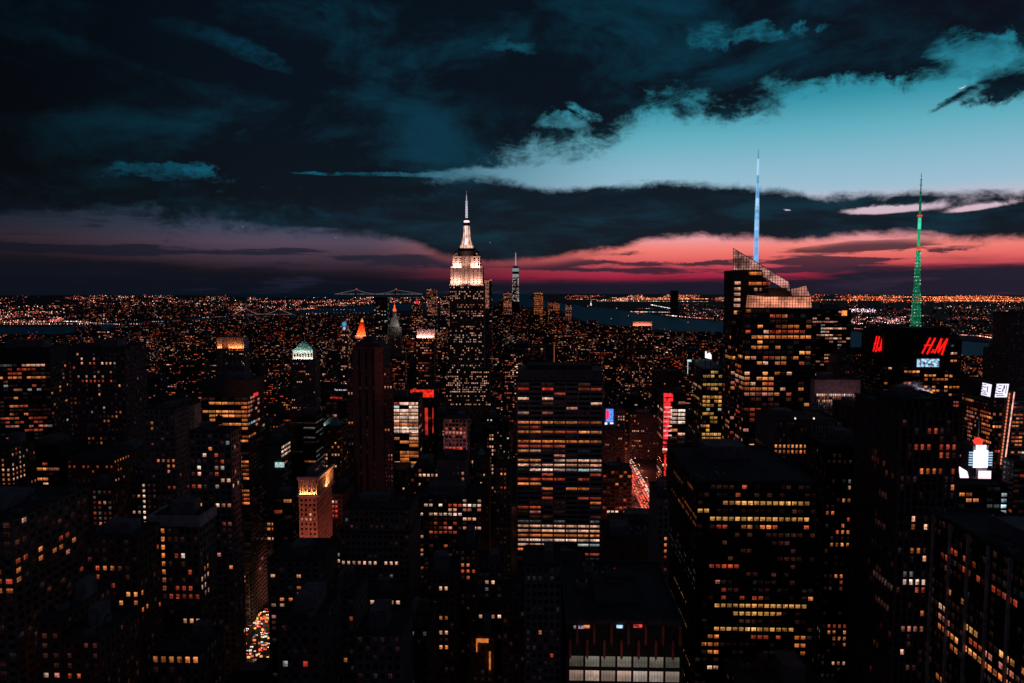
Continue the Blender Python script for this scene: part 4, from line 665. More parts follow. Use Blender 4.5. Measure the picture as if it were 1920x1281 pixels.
# ribbed roof hall
t = Tower('exhibition_hall', 'flat roofed hall with staggered red wood fins and two glowing curtained floors', 1066, 1277, 1168, 190)
t.block(0, t.w, 0, 42, 0, t.H, style=(4.45, 3.85, .12, .22, .6, .4, 'black', 5), cap=8.3)
t.wmat = M['curtain']
t.light([(F, 1240, 1066, 1277, 1, 'k'), (F, 1268, 1068, 1277, 1, 'm')], 0, indiv=100)
b = MB(); zr = [t.hit(1066, y, -1)[1] for y in (1172, 1203, 1200, 1230)]
for i in range(7):
    x = 2.2 + i * 4.45; b.prism([(x - .32, zr[1]), (x, zr[1] - .7), (x + .32, zr[1]), (x + .32, zr[0]), (x, zr[0] + .6), (x - .32, zr[0])], -1.5, -.7)
    x = .4 + i * 4.45; b.prism([(x - .32, zr[3]), (x, zr[3] - .7), (x + .32, zr[3]), (x + .32, zr[2]), (x, zr[2] + .6), (x - .32, zr[2])], -1.5, -.7)
b.build('facade_fin', wallmat('redwood', (.30, .065, .05), .6), t.root)
t.flood(t.w / 2, -16, t.H - 14, 26, 2, (t.w / 2, 0, t.H - 6), 260, (1.0, .55, .5))
b = MB(); b.box(8, 20, 10, 24, t.H + .3, t.H + 1.6); b.build('roof_hatch_deck', M['roof'], t.root); t.plant(2, t.w - 2, 20, 40, t.H, 8, (1, 2), 'dark')
for i, (px_, py_, c__) in enumerate([(1107, 1067, 'R'), (1111, 1078, 'R'), (1152, 1067, 'R'), (1156, 1078, 'R')]):
    x, z = t.hit(px_, py_ + 4, 38 - i % 2 * 4); b = MB(); b.lathe(x, 38 - i % 2 * 4, [(.12, t.H + .3), (.12, z), (.3, z + .05), (.3, z + .5), (.05, z + .7)], 8); b.build('beacon', glowmat('beacon_red', (1.2, .05, .04)), t.root)
for (px_, py_, ww, c__) in [(1085, 1176, 2.6, (.28, .22, .3)), (1100, 1175, 1.6, (.8, .22, .08)), (1162, 1175, 1.6, (.5, .8, 1.1)), (1196, 1174, 2.2, (.8, .06, .05))]:
    x, z = t.hit(px_, py_, -.9); b = MB(); b.box(x - ww / 2, x + ww / 2, -1.1, -.75, z - .35, z + .35, bottom=True); b.build('sign', glowmat('facade_sign', c__, 1.0, 1.5, .2, 1.3), t.root)
HEROES.append((1050, 1280, 1066, 1281, 190))
# big dark block with rows of golden floors
simple('office_tower', 'massive black tower with long golden rows of lit office floors', 1308, 1532, 905, 330, 76, (2.75, 3.62, .20, .50, .35, .4, 'black', 1), [
    (F, 921, 1378, 1382, 1, 'r'), (F, 923, 1436, 1460, .5, 'd'), (F, 938, 1320, 1358, .5, 'r'), (F, 938, 1360, 1522, 1, 'Y'), (F, 955, 1312, 1334, 1, 'Y'), (F, 953, 1490, 1520, .6, 'd'), (F, 969, 1325, 1345, .6, 'r'), (F, 970, 1336, 1440, .9, 'Y'), (F, 970, 1441, 1518, .95, 'Y'), (F, 984, 1346, 1357, 1, 'r'), (F, 985, 1392, 1412, 1, 'o'), (F, 985, 1428, 1442, 1, 'o'), (F, 984, 1453, 1460, 1, 'r'), (F, 984, 1498, 1540, .6, 'r'),
    (F, 1000, 1330, 1522, .4, 'd'), (F, 1015, 1330, 1522, .4, 'd'), (F, 1031, 1325, 1522, .35, 'd'), (F, 1046, 1325, 1522, .3, 'd'), (F, 1063, 1330, 1384, .95, 'r'), (F, 1077, 1325, 1450, .2, 'd'), (F, 1093, 1310, 1345, .5, 'p'), (F, 1090, 1470, 1500, .4, 'd'), (F, 1109, 1310, 1350, .3, 'g'), (F, 1125, 1357, 1430, .7, 'r'), (F, 1121, 1512, 1534, .9, 'o'), (F, 1139, 1338, 1512, .93, 'Y'), (F, 1153, 1373, 1462, .95, 'Y'),
    (F, 1168, 1330, 1420, .25, 'd'), (F, 1183, 1343, 1484, .93, 'Y'), (F, 1198, 1323, 1346, 1, 'o'), (F, 1198, 1408, 1470, .7, 'r'), (F, 1197, 1485, 1506, 1, 'o'), (F, 1213, 1315, 1346, .9, 'o'), (F, 1212, 1485, 1506, 1, 'o'), (F, 1228, 1322, 1346, 1, 'o'), (F, 1226, 1470, 1505, .8, 'o'), (F, 1242, 1357, 1425, .95, 'O'), (F, 1240, 1472, 1480, .8, 'o'), (F, 1258, 1322, 1340, .9, 'w'), (F, 1270, 1330, 1420, .15, 'd'),
    (L, 890, 1264, 1288, .55, 'o'), (L, 912, 1290, 1300, .9, 'o'), (L, 930, 1280, 1306, .6, 'o'), (L, 912, 1260, 1285, .8, 'o'), (L, 950, 1286, 1306, .8, 'o'), (L, 983, 1255, 1306, .5, 'g'), (L, 1004, 1256, 1306, .7, 'g'), (L, 1010, 1256, 1306, .6, 'g'), (L, 1078, 1263, 1274, .8, 'Y'), (L, 1092, 1270, 1282, .9, 'Y'), (L, 1110, 1276, 1290, .9, 'Y'), (L, 1130, 1264, 1278, .7, 'Y'), (L, 1140, 1274, 1290, .9, 'Y'), (L, 1108, 1256, 1270, .6, 'o'), (L, 1215, 1279, 1294, .9, 'Y'), (L, 1248, 1276, 1294, .9, 'Y')],
    fill=.03, ybot=1281, sidepx=-52, plant=9, tones=['d', 'd', 'd', 'r'], side_fill=.015)
simple('office_tower', 'dark stone tower with an orderly grid of small orange windows, flat top', 1550, 1630, 836, 400, 30, (2.75, 3.55, .44, .42, .45, .35, 'black', 1), [
    (F, 890, 1578, 1624, .7, 'g'), (F, 902, 1585, 1624, .6, 'g'), (F, 917, 1570, 1624, .6, 'd'), (F, 917, 1587, 1603, .8, 'w'), (F, 941, 1574, 1592, .9, 'o'), (F, 941, 1614, 1624, 1, 'w'), (F, 953, 1574, 1602, .8, 'o'), (F, 965, 1552, 1580, .8, 'o'), (F, 965, 1595, 1620, .5, 'g'), (F, 978, 1574, 1600, .8, 'r'), (F, 978, 1612, 1621, 1, 'O'), (F, 991, 1572, 1580, 1, 'o'), (F, 991, 1583, 1610, .4, 'd'),
    (F, 1003.5, 1573, 1610, .95, 'o'), (F, 1016, 1551, 1600, .95, 'O'), (F, 1075, 1568, 1584, .9, 'o'), (F, 1087, 1570, 1582, .9, 'r'), (F, 1108, 1570, 1585, .6, 'r'), (F, 1173, 1553, 1590, .95, 'r'), (F, 1185, 1553, 1590, .9, 'o'), (F, 1197, 1562, 1590, .95, 'o'), (F, 1209, 1578, 1588, .9, 'o'), (F, 1248, 1550, 1584, .8, 'w'), (F, 1258, 1550, 1584, .4, 'd'), (L, 1182, 1534, 1548, 1, 'w'), (L, 858, 1500, 1548, .3, 'd')], fill=.07, ybot=1281, sidepx=-25, tones=['d', 'd', 'r'], side_fill=.03)
tg = simple('glass_block', 'glass tower with bright yellow lit floors and a sloping teal tinted roof', 1318, 1362, 694, 640, 38, (3.6, 3.6, .14, .36, .3, .35, 'dark', 2), [
    (F, 697, 1336, 1362, .8, 'y'), (F, 704.5, 1320, 1362, .7, 'y'), (F, 712, 1352, 1362, .8, 'y'), (F, 720, 1318, 1362, .9, 'y'), (F, 728, 1330, 1362, .6, 'y'), (F, 736, 1350, 1362, .5, 'd'), (F, 744.5, 1318, 1362, 1, 'Y'), (F, 752, 1318, 1362, .9, 'Y'), (F, 760, 1320, 1362, .7, 'y'), (F, 768, 1318, 1362, .55, 'c'), (F, 776, 1320, 1362, .7, 'y'), (F, 784, 1322, 1362, .7, 'y'), (F, 791.5, 1330, 1362, .8, 'y'), (F, 799.5, 1314, 1332, 1, 'O'), (F, 799.5, 1332, 1362, .4, 'y'),
    (F, 807.5, 1316, 1360, .6, 'y'), (F, 815.5, 1316, 1362, .85, 'Y'), (F, 823.5, 1316, 1362, .75, 'y'), (F, 831, 1314, 1362, 1, 'W'), (L, 710, 1288, 1316, .5, 'y'), (L, 736, 1290, 1312, .8, 'y'), (L, 716, 1300, 1316, .7, 'w'), (L, 760, 1290, 1316, .3, 'y'), (L, 790, 1290, 1316, .3, 'd')], fill=.05, ybot=836, sidepx=-30, plant=0)

b = MB(); x0, za = tg.hit(1318, 672, 4); x1, zb = tg.hit(1350, 690, 4); xl_ = tg.hit(1303, 676, 24)
b.frustum(0, tg.w, 0, 38, tg.H + 1.2, 0, tg.w * .7, 20, 37, tg.hit(1320, 676, 24)[1]); b.build('sloping_roof', M['steel'], tg.root)
b = MB(); x0, z0 = tg.hit(1322, 671, 3); x1, z1 = tg.hit(1334, 661, 3); b.prism([(x0, z0), (x1, z0 - 1.2), (x1, z1 - 2.4), (x1 - 1.6, z1), (x1 - 3.4, z1 - 1), (x0 + 1.4, z1 - 1.8), (x0 + 1.2, z1 + 1), (x0, z1 + 1)], 2.4, 3.0); b.build('sign', glowmat('white_roof_sign', (1.1, 1.1, 1.3)), tg.root)
b = MB(); b.box(x0 + .4, x0 + 1, 3.02, 3.4, tg.H, z0 + 1); b.box(x1 - 1, x1 - .4, 3.02, 3.4, tg.H, z0 + 1); b.build('sign_frame', M['steel'], tg.root)
b = MB(); x0, z0 = tg.hit(1289, 677, 34); b.box(x0, x0 + 3.4, 34, 34.5, z0 - .6, z0 + 1.2); b.box(x0 + .2, x0 + .6, 34.1, 34.4, tg.H * .96, z0 - .6); b.build('sign', glowmat('teal_sign', (.55, .85, .9)), tg.root)

t = simple('stone_block', 'block with tall dark pilasters above two rows of glowing orange windows', 1452, 1577, 790, 450, 36, (2.55, 3.4, .42, .42, .6, .3, 'grey', 1), [(F, 833, 1454, 1540, .93, 'O'), (F, 843.5, 1454, 1520, .9, 'o'), (F, 822, 1520, 1527, 1, 'o'), (F, 811, 1503, 1508, 1, 'd'), (L, 820, 1418, 1440, .9, 'o'), (L, 828, 1430, 1452, .9, 'o'), (L, 838, 1424, 1450, .7, 'o')], fill=.006, ybot=846, sidepx=-37, cap=0, tones=['d'], plant=3)
b = MB()
for i in range(22):
    x = (i + .5) * t.w / 22; b.box(x - .28, x + .28, -1.5, -.62, t.hit(1452, 826, 0)[1], t.H - .3, bottom=True)
b.build('pilaster', M['tan'], t.root)
for px_ in (1491, 1526):
    x, z = t.hit(px_, 786.5, 1.5); b = MB(); b.lathe(x, 1.5, [(.15, t.H + 1), (.15, z), (.45, z + .1), (.45, z + .9), (.1, z + 1.2)], 8); b.build('roof_lamp', glowmat('roof_lamp_glow', (1.3, 1.0, .75)), t.root)
simple('office_tower', 'finely ribbed pink slab with a few white horizontal lit floors', 1528, 1613, 712, 800, 30, (1.9, 3.3, .30, .22, .4, .15, 'pale', 1), [(F, 738.5, 1530, 1612, 1, 'W'), (F, 744, 1530, 1612, .5, 'r'), (F, 750, 1533, 1612, .6, 'w'), (F, 756, 1533, 1585, .7, 'g'), (F, 762, 1560, 1612, .5, 'd'), (F, 778, 1552, 1612, 1, 'W'), (F, 784, 1565, 1612, .95, 'w'), (F, 801, 1572, 1605, .9, 'r')], fill=.08, ybot=830, tones=['d', 'g'], wall='pale', cap=15).spot(24, -46, 120, (24, 0, 150), 9000, (1.0, .40, .46), 62)
t = simple('office_tower', 'dark tower with a small orange roof lamp and stacked dashes of lit floors', 1524, 1596, 582, 900, 34, (5., 4.0, .08, .5, .3, .35, 'black', 2), [(F, 598, 1524, 1552, .9, 'w'), (F, 605, 1525, 1548, .9, 'p'), (F, 605, 1552, 1572, .8, 'p'), (F, 619, 1522, 1596, .65, 'w'), (F, 627, 1524, 1542, .9, 'p'), (F, 631, 1542, 1558, 1, 'W'), (F, 635, 1552, 1596, .85, 'w'), (F, 642, 1552, 1594, .5, 'p'), (F, 655, 1530, 1590, .3, 'd'), (F, 665, 1544, 1560, .9, 'w'), (F, 673, 1546, 1558, .8, 'w'), (F, 683, 1538, 1552, .6, 'p')], fill=.07, ybot=700)
x, z = t.hit(1583, 588, -2); b = MB(); b.box(x - 3, x + 3, -2.6, -2, z - 2.6, z + 3.4, bottom=True); b.build('sign', glowmat('orange_sign', (1.3, .36, .08), 1.0, .7, .5, 1.3), t.root)
t = simple('stone_tower', 'reddish stone tower with stepped arched crown beside the ribbed pink slab', 1562, 1602, 684, 880, 26, (2.8, 3.6, .5, .5, .35, .3, 'tan', 1), [(F, 698, 1585, 1592, .8, 'r')], fill=.03, tones=['d'], blocks=[(1566, 1600, 664, 3, 22)], ybot=712, plant=1)
simple('apartment_tower', 'dark slender tower standing against the bright river water, unlit', 1866, 1892, 655, 1000, 26, 'punch', [], fill=.02, tones=['d'], ybot=700, plant=1)
simple('apartment_tower', 'tall dark slab rising at the picture edge above the river', 1896, 1990, 588, 900, 34, 'punch', [], fill=.012, tones=['d', 'r', 'g'], ybot=740, plant=1)
# huge foreground towers
simple('office_tower', 'huge dark tower with rounded shoulders, deep window bays and one bright band', 1690, 1797, 770, 330, 46, (2.9, 3.65, .34, .30, .9, .3, 'plum', 1), [
    (F, 802, 1744, 1756, .9, 'r'), (F, 843, 1718, 1750, .9, 'r'), (F, 852, 1718, 1750, .9, 'd'), (F, 860, 1718, 1750, .8, 'r'), (F, 843, 1754, 1788, .8, 'r'), (F, 852, 1754, 1788, .8, 'd'), (F, 860, 1754, 1780, .7, 'r'), (F, 878, 1722, 1756, .95, 'o'), (F, 879, 1762, 1792, .5, 'r'), (F, 910, 1776, 1791, 1, 'O'), (F, 980, 1704, 1717, .7, 'w'), (F, 981, 1732, 1741, 1, 'w'), (F, 980, 1762, 1767, 1, 'w'), (F, 993, 1705, 1730, .5, 'o'), (F, 1027, 1705, 1730, .7, 'o'),
    (F, 1044, 1727, 1748, .9, 'w'), (F, 1080, 1692, 1716, .5, 'g'), (F, 1092, 1688, 1762, .97, 'W'), (F, 1107, 1716, 1760, .8, 'r'), (F, 1149, 1722, 1756, .95, 'o'), (F, 1185, 1690, 1740, .4, 'p'), (F, 1228, 1736, 1750, .9, 'w'), (F, 1252, 1692, 1720, .5, 'd'), (F, 1272, 1734, 1748, .9, 'r'), (F, 1228, 1684, 1690, 1, 'w'),
    (L, 848, 1640, 1648, .9, 'o'), (L, 862, 1640, 1665, .5, 'o'), (L, 878, 1640, 1690, .4, 'o'), (L, 930, 1650, 1664, .9, 'w'), (L, 978, 1642, 1652, .8, 'w'), (L, 990, 1656, 1664, .9, 'w'), (L, 1010, 1640, 1690, .3, 'g'), (L, 1068, 1640, 1690, .9, 'W'), (L, 1056, 1630, 1660, .6, 'o'), (L, 1080, 1656, 1690, .5, 'o'), (L, 1118, 1640, 1668, .8, 'w'), (L, 1172, 1655, 1690, .7, 'o'), (L, 1205, 1640, 1650, .8, 'o'), (L, 1220, 1600, 1660, .15, 'o')],
    fill=.012, ybot=1281, sidepx=-60, tones=['d', 'd', 'r'], side_fill=.012, blocks=[(1697, 1782, 752, 8, 36)], plant=5)
simple('stone_block', 'plum stone block with tall narrow windows tucked beside the huge dark tower', 1614, 1646, 772, 430, 40, (2.9, 4.1, .42, .36, .6, .3, 'plum', 1), [(F, 766, 1616, 1630, .8, 'o'), (F, 778, 1630, 1652, .8, 'r'), (F, 806, 1640, 1646, 1, 'o'), (F, 820, 1625, 1650, .4, 'd'), (F, 850, 1640, 1648, 1, 'o'), (F, 860, 1652, 1662, 1, 'o'), (F, 878, 1641, 1648, 1, 'O'), (L, 766, 1604, 1614, .6, 'r')], fill=.03, ybot=900, sidepx=-8, tones=['d', 'r'])
simple('office_tower', 'black glass tower in the near corner with pale vertical ribs and slanting lit floors', 1960, 2120, 1082, 200, 60, (2.65, 3.6, .16, .42, .3, .25, 'black', 2), [
    (L, 1026, 1782, 1816, .75, 'r'), (L, 1035, 1768, 1782, .9, 'r'), (L, 1022, 1780, 1790, .9, 'r'), (L, 1074, 1805, 1840, .7, 'r'), (L, 1062, 1795, 1806, .6, 'd'), (L, 1106, 1857, 1880, .9, 'r'), (L, 1122, 1880, 1912, .8, 'r'), (L, 1090, 1860, 1872, .8, 'd'), (L, 1064, 1820, 1827, .9, 'r'), (L, 1130, 1804, 1812, 1, 'o'), (L, 1112, 1776, 1785, 1, 'o'), (L, 1134, 1761, 1776, .9, 'w'), (L, 1152, 1760, 1783, .9, 'p'), (L, 1168, 1760, 1782, .8, 'o'), (L, 1188, 1783, 1796, 1, 'O'),
    (L, 1176, 1813, 1838, .95, 'Y'), (L, 1192, 1814, 1838, .8, 'r'), (L, 1212, 1812, 1837, 1, 'O'), (L, 1212, 1842, 1868, .8, 'p'), (L, 1233, 1842, 1868, .95, 'o'), (L, 1222, 1874, 1904, .95, 'Y'), (L, 1242, 1874, 1903, .8, 'p'), (L, 1258, 1873, 1903, 1, 'o'), (L, 1240, 1908, 1925, .9, 'o'), (L, 1198, 1894, 1906, .8, 'o'), (L, 1208, 1912, 1920, .9, 'r'), (L, 1256, 1754, 1768, .9, 'o'), (L, 1264, 1910, 1925, .6, 'd'), (L, 1214, 1784, 1798, .7, 'o')],
    fill=.0, side_fill=.006, tones=['d'], ybot=1281, sidepx=-196, plant=6)
t = bpy.data.objects[[o.name for o in COL.objects if o.get('label', '').startswith('black glass tower in the near')][0]]
b = MB()
for i in range(6): b.box(-1.2, -.35, 3.0 + i * 10.6, 3.7 + i * 10.6, 0, 176)
b.build('facade_rib', M['pale'], t)
t = simple('office_block', 'low roof block with a column of icy blue windows by the white billboards', 1798, 1890, 911, 480, 14, (4.6, 3.8, .2, .40, .3, .3, 'dark', 2), [(F, 925, 1806, 1832, .6, 'o'), (F, 941, 1812, 1832, .9, 'o'), (F, 925, 1874, 1888, 1, 'C'), (F, 941, 1872, 1888, 1, 'C'), (F, 953, 1872, 1888, .9, 'C'), (F, 964, 1872, 1888, .9, 'C'), (F, 953, 1853, 1868, .5, 'g'), (F, 965, 1832, 1845, 1, 'o'), (F, 965, 1852, 1868, .6, 'p')], fill=.03, ybot=975, plant=0)
simple('office_block', 'dark rooftop block behind the icy windows with a tiny red beacon', 1902, 1990, 868, 540, 13, 'band', [(F, 880, 1868, 1872, 1, 'R'), (F, 896, 1915, 1920, 1, 'R'), (F, 918, 1895, 1905, .8, 'd')], fill=.02, tones=['d', 'r'], ybot=960, plant=4)

# ------------------------------------------------------------------ the floodlit art deco skyscraper in the middle
t = Tower('art_deco_skyscraper', 'tallest art deco skyscraper with cream floodlit crown and silver white needle mast', 843, 906.5, 533, 1280, cat='skyscraper')
st = (3.05, 3.75, .40, .46, .4, .3, 'stone', 1)
w = t.w; H0 = t.H
t.block(0, w, 0, 40, 0, H0, style=st, parapet=False)
for (a, b_, y_, o_, d_) in ((836, 917, 692, 8, 52), (828, 927, 752, 14, 62)):
    x0, z1 = t.hit(a, y_, -o_); x1 = t.hit(b_, y_, -o_)[0]; t.block(x0, x1, -o_, d_ - o_, 0, z1, style=st)
zt = lambda y_: t.hit(874, y_, 2)[1]
zA, zB, zC, zD = zt(500), zt(480), zt(470.5), zt(465)
def wing(x0, x1, y0, y1, z0, z1, n, name='crown_wing'):
    b = MB(); b.box(x0, x1, y0, y1, z0, z1)
    c = (x1 - x0) / n
    for i in range(n + 1): b.box(x0 + i * c - .55, x0 + i * c + .55, y0 - .7, y0, z0, z1 - .3, bottom=True)
    for k in range(4): b.box(x1, x1 + .6, y0 + k * (y1 - y0 - 1.2) / 3, y0 + k * (y1 - y0 - 1.2) / 3 + 1.2, z0, z1 - .3, bottom=True); b.box(x0 - .6, x0, y0 + k * (y1 - y0 - 1.2) / 3, y0 + k * (y1 - y0 - 1.2) / 3 + 1.2, z0, z1 - .3, bottom=True)
    b.build(name, M['pale'], t.root)
    g_ = MB()
    for i in range(n):
        if i % 2 == 1:
            for q in range(int((z1 - z0) / 3.75)):
                za = z0 + 1.3 + q * 3.75; g_.box(x0 + i * c + .9, x0 + (i + 1) * c - .9, y0 - .12, y0, za, za + 2.2, bottom=True)
    g_.build('glazing', M['glass'], t.root)
xa = [t.hit(x, 515, 3)[0] for x in (845.5, 865.5, 882.5, 904)]
for x0, x1 in ((xa[0], xa[1]), (xa[2], xa[3])): wing(x0, x1, 2.5, 36, H0 + .1, zA, 6)
wing(xa[1] + .75, xa[2] - .75, 8, 34, H0 + .1, zB, 5, 'crown_core')
xb = [t.hit(x, 490, 5)[0] for x in (849.5, 864.5, 883.5, 899.5)]
for x0, x1 in ((xb[0], xb[1]), (xb[2], xb[3])): wing(x0, x1, 4.5, 33, zA + .1, zB, 4)
xc = [t.hit(x, 475, 6)[0] for x in (853, 896.5)]; b = MB(); b.box(xc[0], xc[1], 7, 30, zB + .1, zC); xd = [t.hit(x, 468, 7)[0] for x in (858.5, 891)]; b.box(xd[0], xd[1], 9, 28, zC + .02, zD); b.build('observation_deck', M['dark'], t.root)
b = MB()
for x in (xc[0] + .5, xc[1] - 4.5): b.box(x, x + 4, 5.2, 9, zB + .12, zB + 5.2)
b.build('corner_pylon', M['pale'], t.root)
cx = t.hit(875, 440, 18)[0]; cy = 18.0; zp = lambda y_: t.hit(875, y_, cy)[1]; pxm = 1298 / FPX
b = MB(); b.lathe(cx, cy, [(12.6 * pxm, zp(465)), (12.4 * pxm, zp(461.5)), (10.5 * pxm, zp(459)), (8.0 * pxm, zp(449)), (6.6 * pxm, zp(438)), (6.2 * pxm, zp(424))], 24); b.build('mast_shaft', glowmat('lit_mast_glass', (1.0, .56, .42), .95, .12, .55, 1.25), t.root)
b = MB()
for i in range(12):
    a = i * pi / 6 + .13
    for (y0, r0, y1, r1) in ((465, 12.8, 449, 8.3), (449, 8.3, 424, 6.5)): b.bar((cx + r0 * pxm * cos(a), cy + r0 * pxm * sin(a), zp(y0)), (cx + r1 * pxm * cos(a), cy + r1 * pxm * sin(a), zp(y1)), .55, 4)
b.build('mast_rib', M['steel'], t.root)
b = MB(); b.box(cx - 2.2, cx + 2.2, cy - 6.4, cy - 5.9, zp(447), zp(424), bottom=True); b.frustum(cx - 3.2, cx + 3.2, cy - 11.8, cy - 8, zp(460), cx - 2.2, cx + 2.2, cy - 7.4, cy - 5.4, zp(447)); b.build('mast_window', glowmat('mast_white', (1.15, .92, .9)), t.root)
b = MB(); b.lathe(cx, cy, [(6.6 * pxm, zp(424)), (6.6 * pxm, zp(420.5)), (4.5 * pxm, zp(420)), (4.5 * pxm, zp(417.8))], 20); b.lathe(cx, cy, [(5 * pxm, zp(413.6)), (3.4 * pxm, zp(410.5)), (1.9 * pxm, zp(408.5))], 20); b.build('mast_collar', M['dark'], t.root)
b = MB(); b.lathe(cx, cy, [(3.6 * pxm, zp(418)), (5.6 * pxm, zp(416.2)), (5.6 * pxm, zp(415.2)), (3.8 * pxm, zp(413.4))], 20); b.build('mast_light_ring', glowmat('mast_ring', (1.3, 1.0, 1.05)), t.root)
b = MB(); ys = list(range(409, 358, -3)); prev = None
for i, y_ in enumerate(ys):
    r = max(.3, (2.3 if y_ > 378 else 1.3 if y_ > 368 else .7) - .012 * (409 - y_)) * pxm
    b.lathe(cx, cy, [(r, zp(y_)), (r * .96, zp(y_ - 2.2))], 8, col=(.62, .58, .72) if y_ > 385 else (.5, .45, .55) if y_ > 366 else (.22, .17, .22)); b.lathe(cx, cy, [(r * .5, zp(y_ - 2.2)), (r * .5, zp(y_ - 3))], 6, col=(.16, .14, .2))
b.build('antenna', M['lamp'], t.root)
warm = (1.0, .46, .32)
for x0, x1 in ((xa[0], xa[1]), (xa[2], xa[3])): t.flood((x0 + x1) / 2, -5.5, H0 - 1, x1 - x0, 1.5, ((x0 + x1) / 2, 2.4, H0 + 18), 14000, warm)
for x0, x1 in ((xb[0], xb[1]), (xb[2], xb[3])): t.flood((x0 + x1) / 2, -1.5, zA - 1, x1 - x0, 1.2, ((x0 + x1) / 2, 4.4, zA + 12), 11000, warm)
t.flood((xa[1] + xa[2]) / 2, 3, H0 + .4, 12, .8, ((xa[1] + xa[2]) / 2, 8, H0 + 26), 2600, warm)
b = MB()
for x0, x1 in ((xa[0], xa[1]), (xa[2], xa[3])):
    for k in range(5): q = x0 + (k + .5) * (x1 - x0) / 5; b.box(q - .5, q + .5, -1.3, -.7, H0 + .02, H0 + .5)
b.build('lamp_housing', M['dark'], t.root)
wr = []
for y_, p_, q_ in ((541, .5, 'w'), (546, .7, 'w'), (550, .3, 'w'), (555.5, .95, 'w'), (559.5, .6, 'w'), (571, .5, 'p'), (574.5, .6, 'p'), (578, .1, 'w'), (586, .55, 'p'), (590, .6, 'p'), (594, .85, 'w'), (597.5, .35, 'w'), (605.5, .3, 'd'), (613, .9, 'w'), (616.5, .6, 'p'), (620, .5, 'w'), (624, .5, 'w'), (628, .4, 'w'), (632, .6, 'w'), (636, .5, 'w'), (640, .4, 'w'),
    (651, .5, 'w'), (655, .4, 'w'), (659, .4, 'w'), (663, .2, 'w'), (667, .35, 'p'), (674, .3, 'w'), (686, .5, 'w'), (699.5, .6, 'w'), (707, .9, 'w'), (711, .6, 'w'), (715, .5, 'w'), (719, .8, 'w'), (723, .7, 'w'), (727, .7, 'w'), (731, .7, 'w'), (735, .6, 'w'), (742, .5, 'w'), (751, .4, 'w'), (757, .8, 'w')):
    xl_, xr_ = (840, 908) if y_ < 690 else (836, 920)
    if y_ in (613, 616.5, 624): xl_ = 866
    if y_ == 620: xr_ = 866
    wr.append((F, y_, xl_, xr_, p_ * .8, q_))
t.light(wr, .05, ['w', 'd', 'p', 'd'], 100, .12)
HEROES.append((826, 928, 358, 762, 1280))

# ------------------------------------------------------------------ slanted glass tower with the blue spire
t = Tower('glass_skyscraper', 'faceted glass skyscraper with slanted glowing lattice crown and icy blue spire', 1398, 1523, 578, 560, cat='skyscraper')
cw_ = (4.3, 3.95, .16, .40, .3, .35, 'dark', 3)
t.block(0, t.w, 0, 50, 0, t.H, style=cw_, parapet=False)
rows = [(F, 594, 1448, 1458, 1, 'r'), (F, 587, 1440, 1520, .15, 'd'), (F, 600, 1505, 1518, .6, 'd'), (F, 609, 1420, 1432, 1, 'o'), (F, 609, 1436, 1460, .3, 'd'), (F, 609, 1466, 1497, .9, 'o'), (F, 609, 1497, 1512, .6, 'r'), (F, 620, 1420, 1430, .8, 'r'), (F, 620, 1434, 1444, .9, 'w'), (F, 620, 1448, 1518, .6, 'r'), (F, 631, 1425, 1450, 1, 'O'), (F, 631, 1450, 1460, 1, 'o'), (F, 631, 1464, 1492, .8, 'o'), (F, 631, 1494, 1508, 1, 'O'), (F, 631, 1511, 1523, 1, 'O'),
    (F, 641, 1422, 1433, 1, 'O'), (F, 641, 1440, 1448, 1, 'd'), (F, 652, 1413, 1448, .8, 'o'), (F, 652, 1457, 1478, .7, 'o'), (F, 652, 1484, 1500, .4, 'p'), (F, 664, 1504, 1523, .95, 'O'), (F, 675, 1418, 1450, .7, 'r'), (F, 675, 1464, 1478, 1, 'O'), (F, 675, 1450, 1462, .5, 'w'), (F, 685, 1418, 1432, .8, 'o'), (F, 685, 1434, 1444, .9, 'w'), (F, 685, 1449, 1462, 1, 'O'), (F, 685, 1485, 1506, .4, 'r'), (F, 696, 1430, 1442, 1, 'O'), (F, 696, 1478, 1487, 1, 'w'), (F, 706, 1402, 1412, .9, 'o'), (F, 706, 1416, 1430, .9, 'O'), (F, 706, 1434, 1448, 1, 'O'), (F, 706, 1464, 1520, .6, 'r'),
    (F, 717, 1402, 1416, .7, 'w'), (F, 717, 1440, 1448, 1, 'r'), (F, 717, 1470, 1520, .3, 'd'), (F, 728, 1402, 1426, .9, 'o'), (F, 728, 1434, 1448, 1, 'O'), (F, 728, 1450, 1475, .4, 'w'), (F, 728, 1498, 1506, 1, 'o'), (F, 738, 1402, 1446, .95, 'p'), (F, 738, 1448, 1462, .9, 'o'), (F, 738, 1475, 1492, .7, 'r'), (F, 749, 1402, 1520, .4, 'd'), (F, 760, 1440, 1500, .3, 'd'), (F, 760, 1510, 1523, 1, 'O'), (F, 770, 1402, 1420, .9, 'r'), (F, 781, 1402, 1420, .6, 'r'), (F, 792, 1402, 1416, .7, 'r'), (F, 806, 1402, 1416, .5, 'r'),
    (L, 667, 1362, 1380, 1, 'O'), (L, 670, 1386, 1402, .9, 'O'), (L, 681, 1380, 1388, 1, 'o'), (L, 692, 1382, 1392, .9, 'r'), (L, 702, 1372, 1398, 1, 'w'), (L, 715, 1380, 1396, .8, 'p'), (L, 724, 1376, 1398, .9, 'o'), (L, 745, 1378, 1386, .5, 'd'), (L, 768, 1380, 1388, 1, 'R'), (L, 784, 1362, 1370, .9, 'p'), (L, 798, 1360, 1392, .7, 'p'), (L, 815, 1366, 1400, .6, 'r'), (L, 832, 1385, 1414, .6, 'w')]
DY = 24.0
hx = lambda x, y_: t.hit(x, y_, DY)
def out(pts, dy=DY): return [t.hit(x, y_, dy) for x, y_ in reversed(pts)]
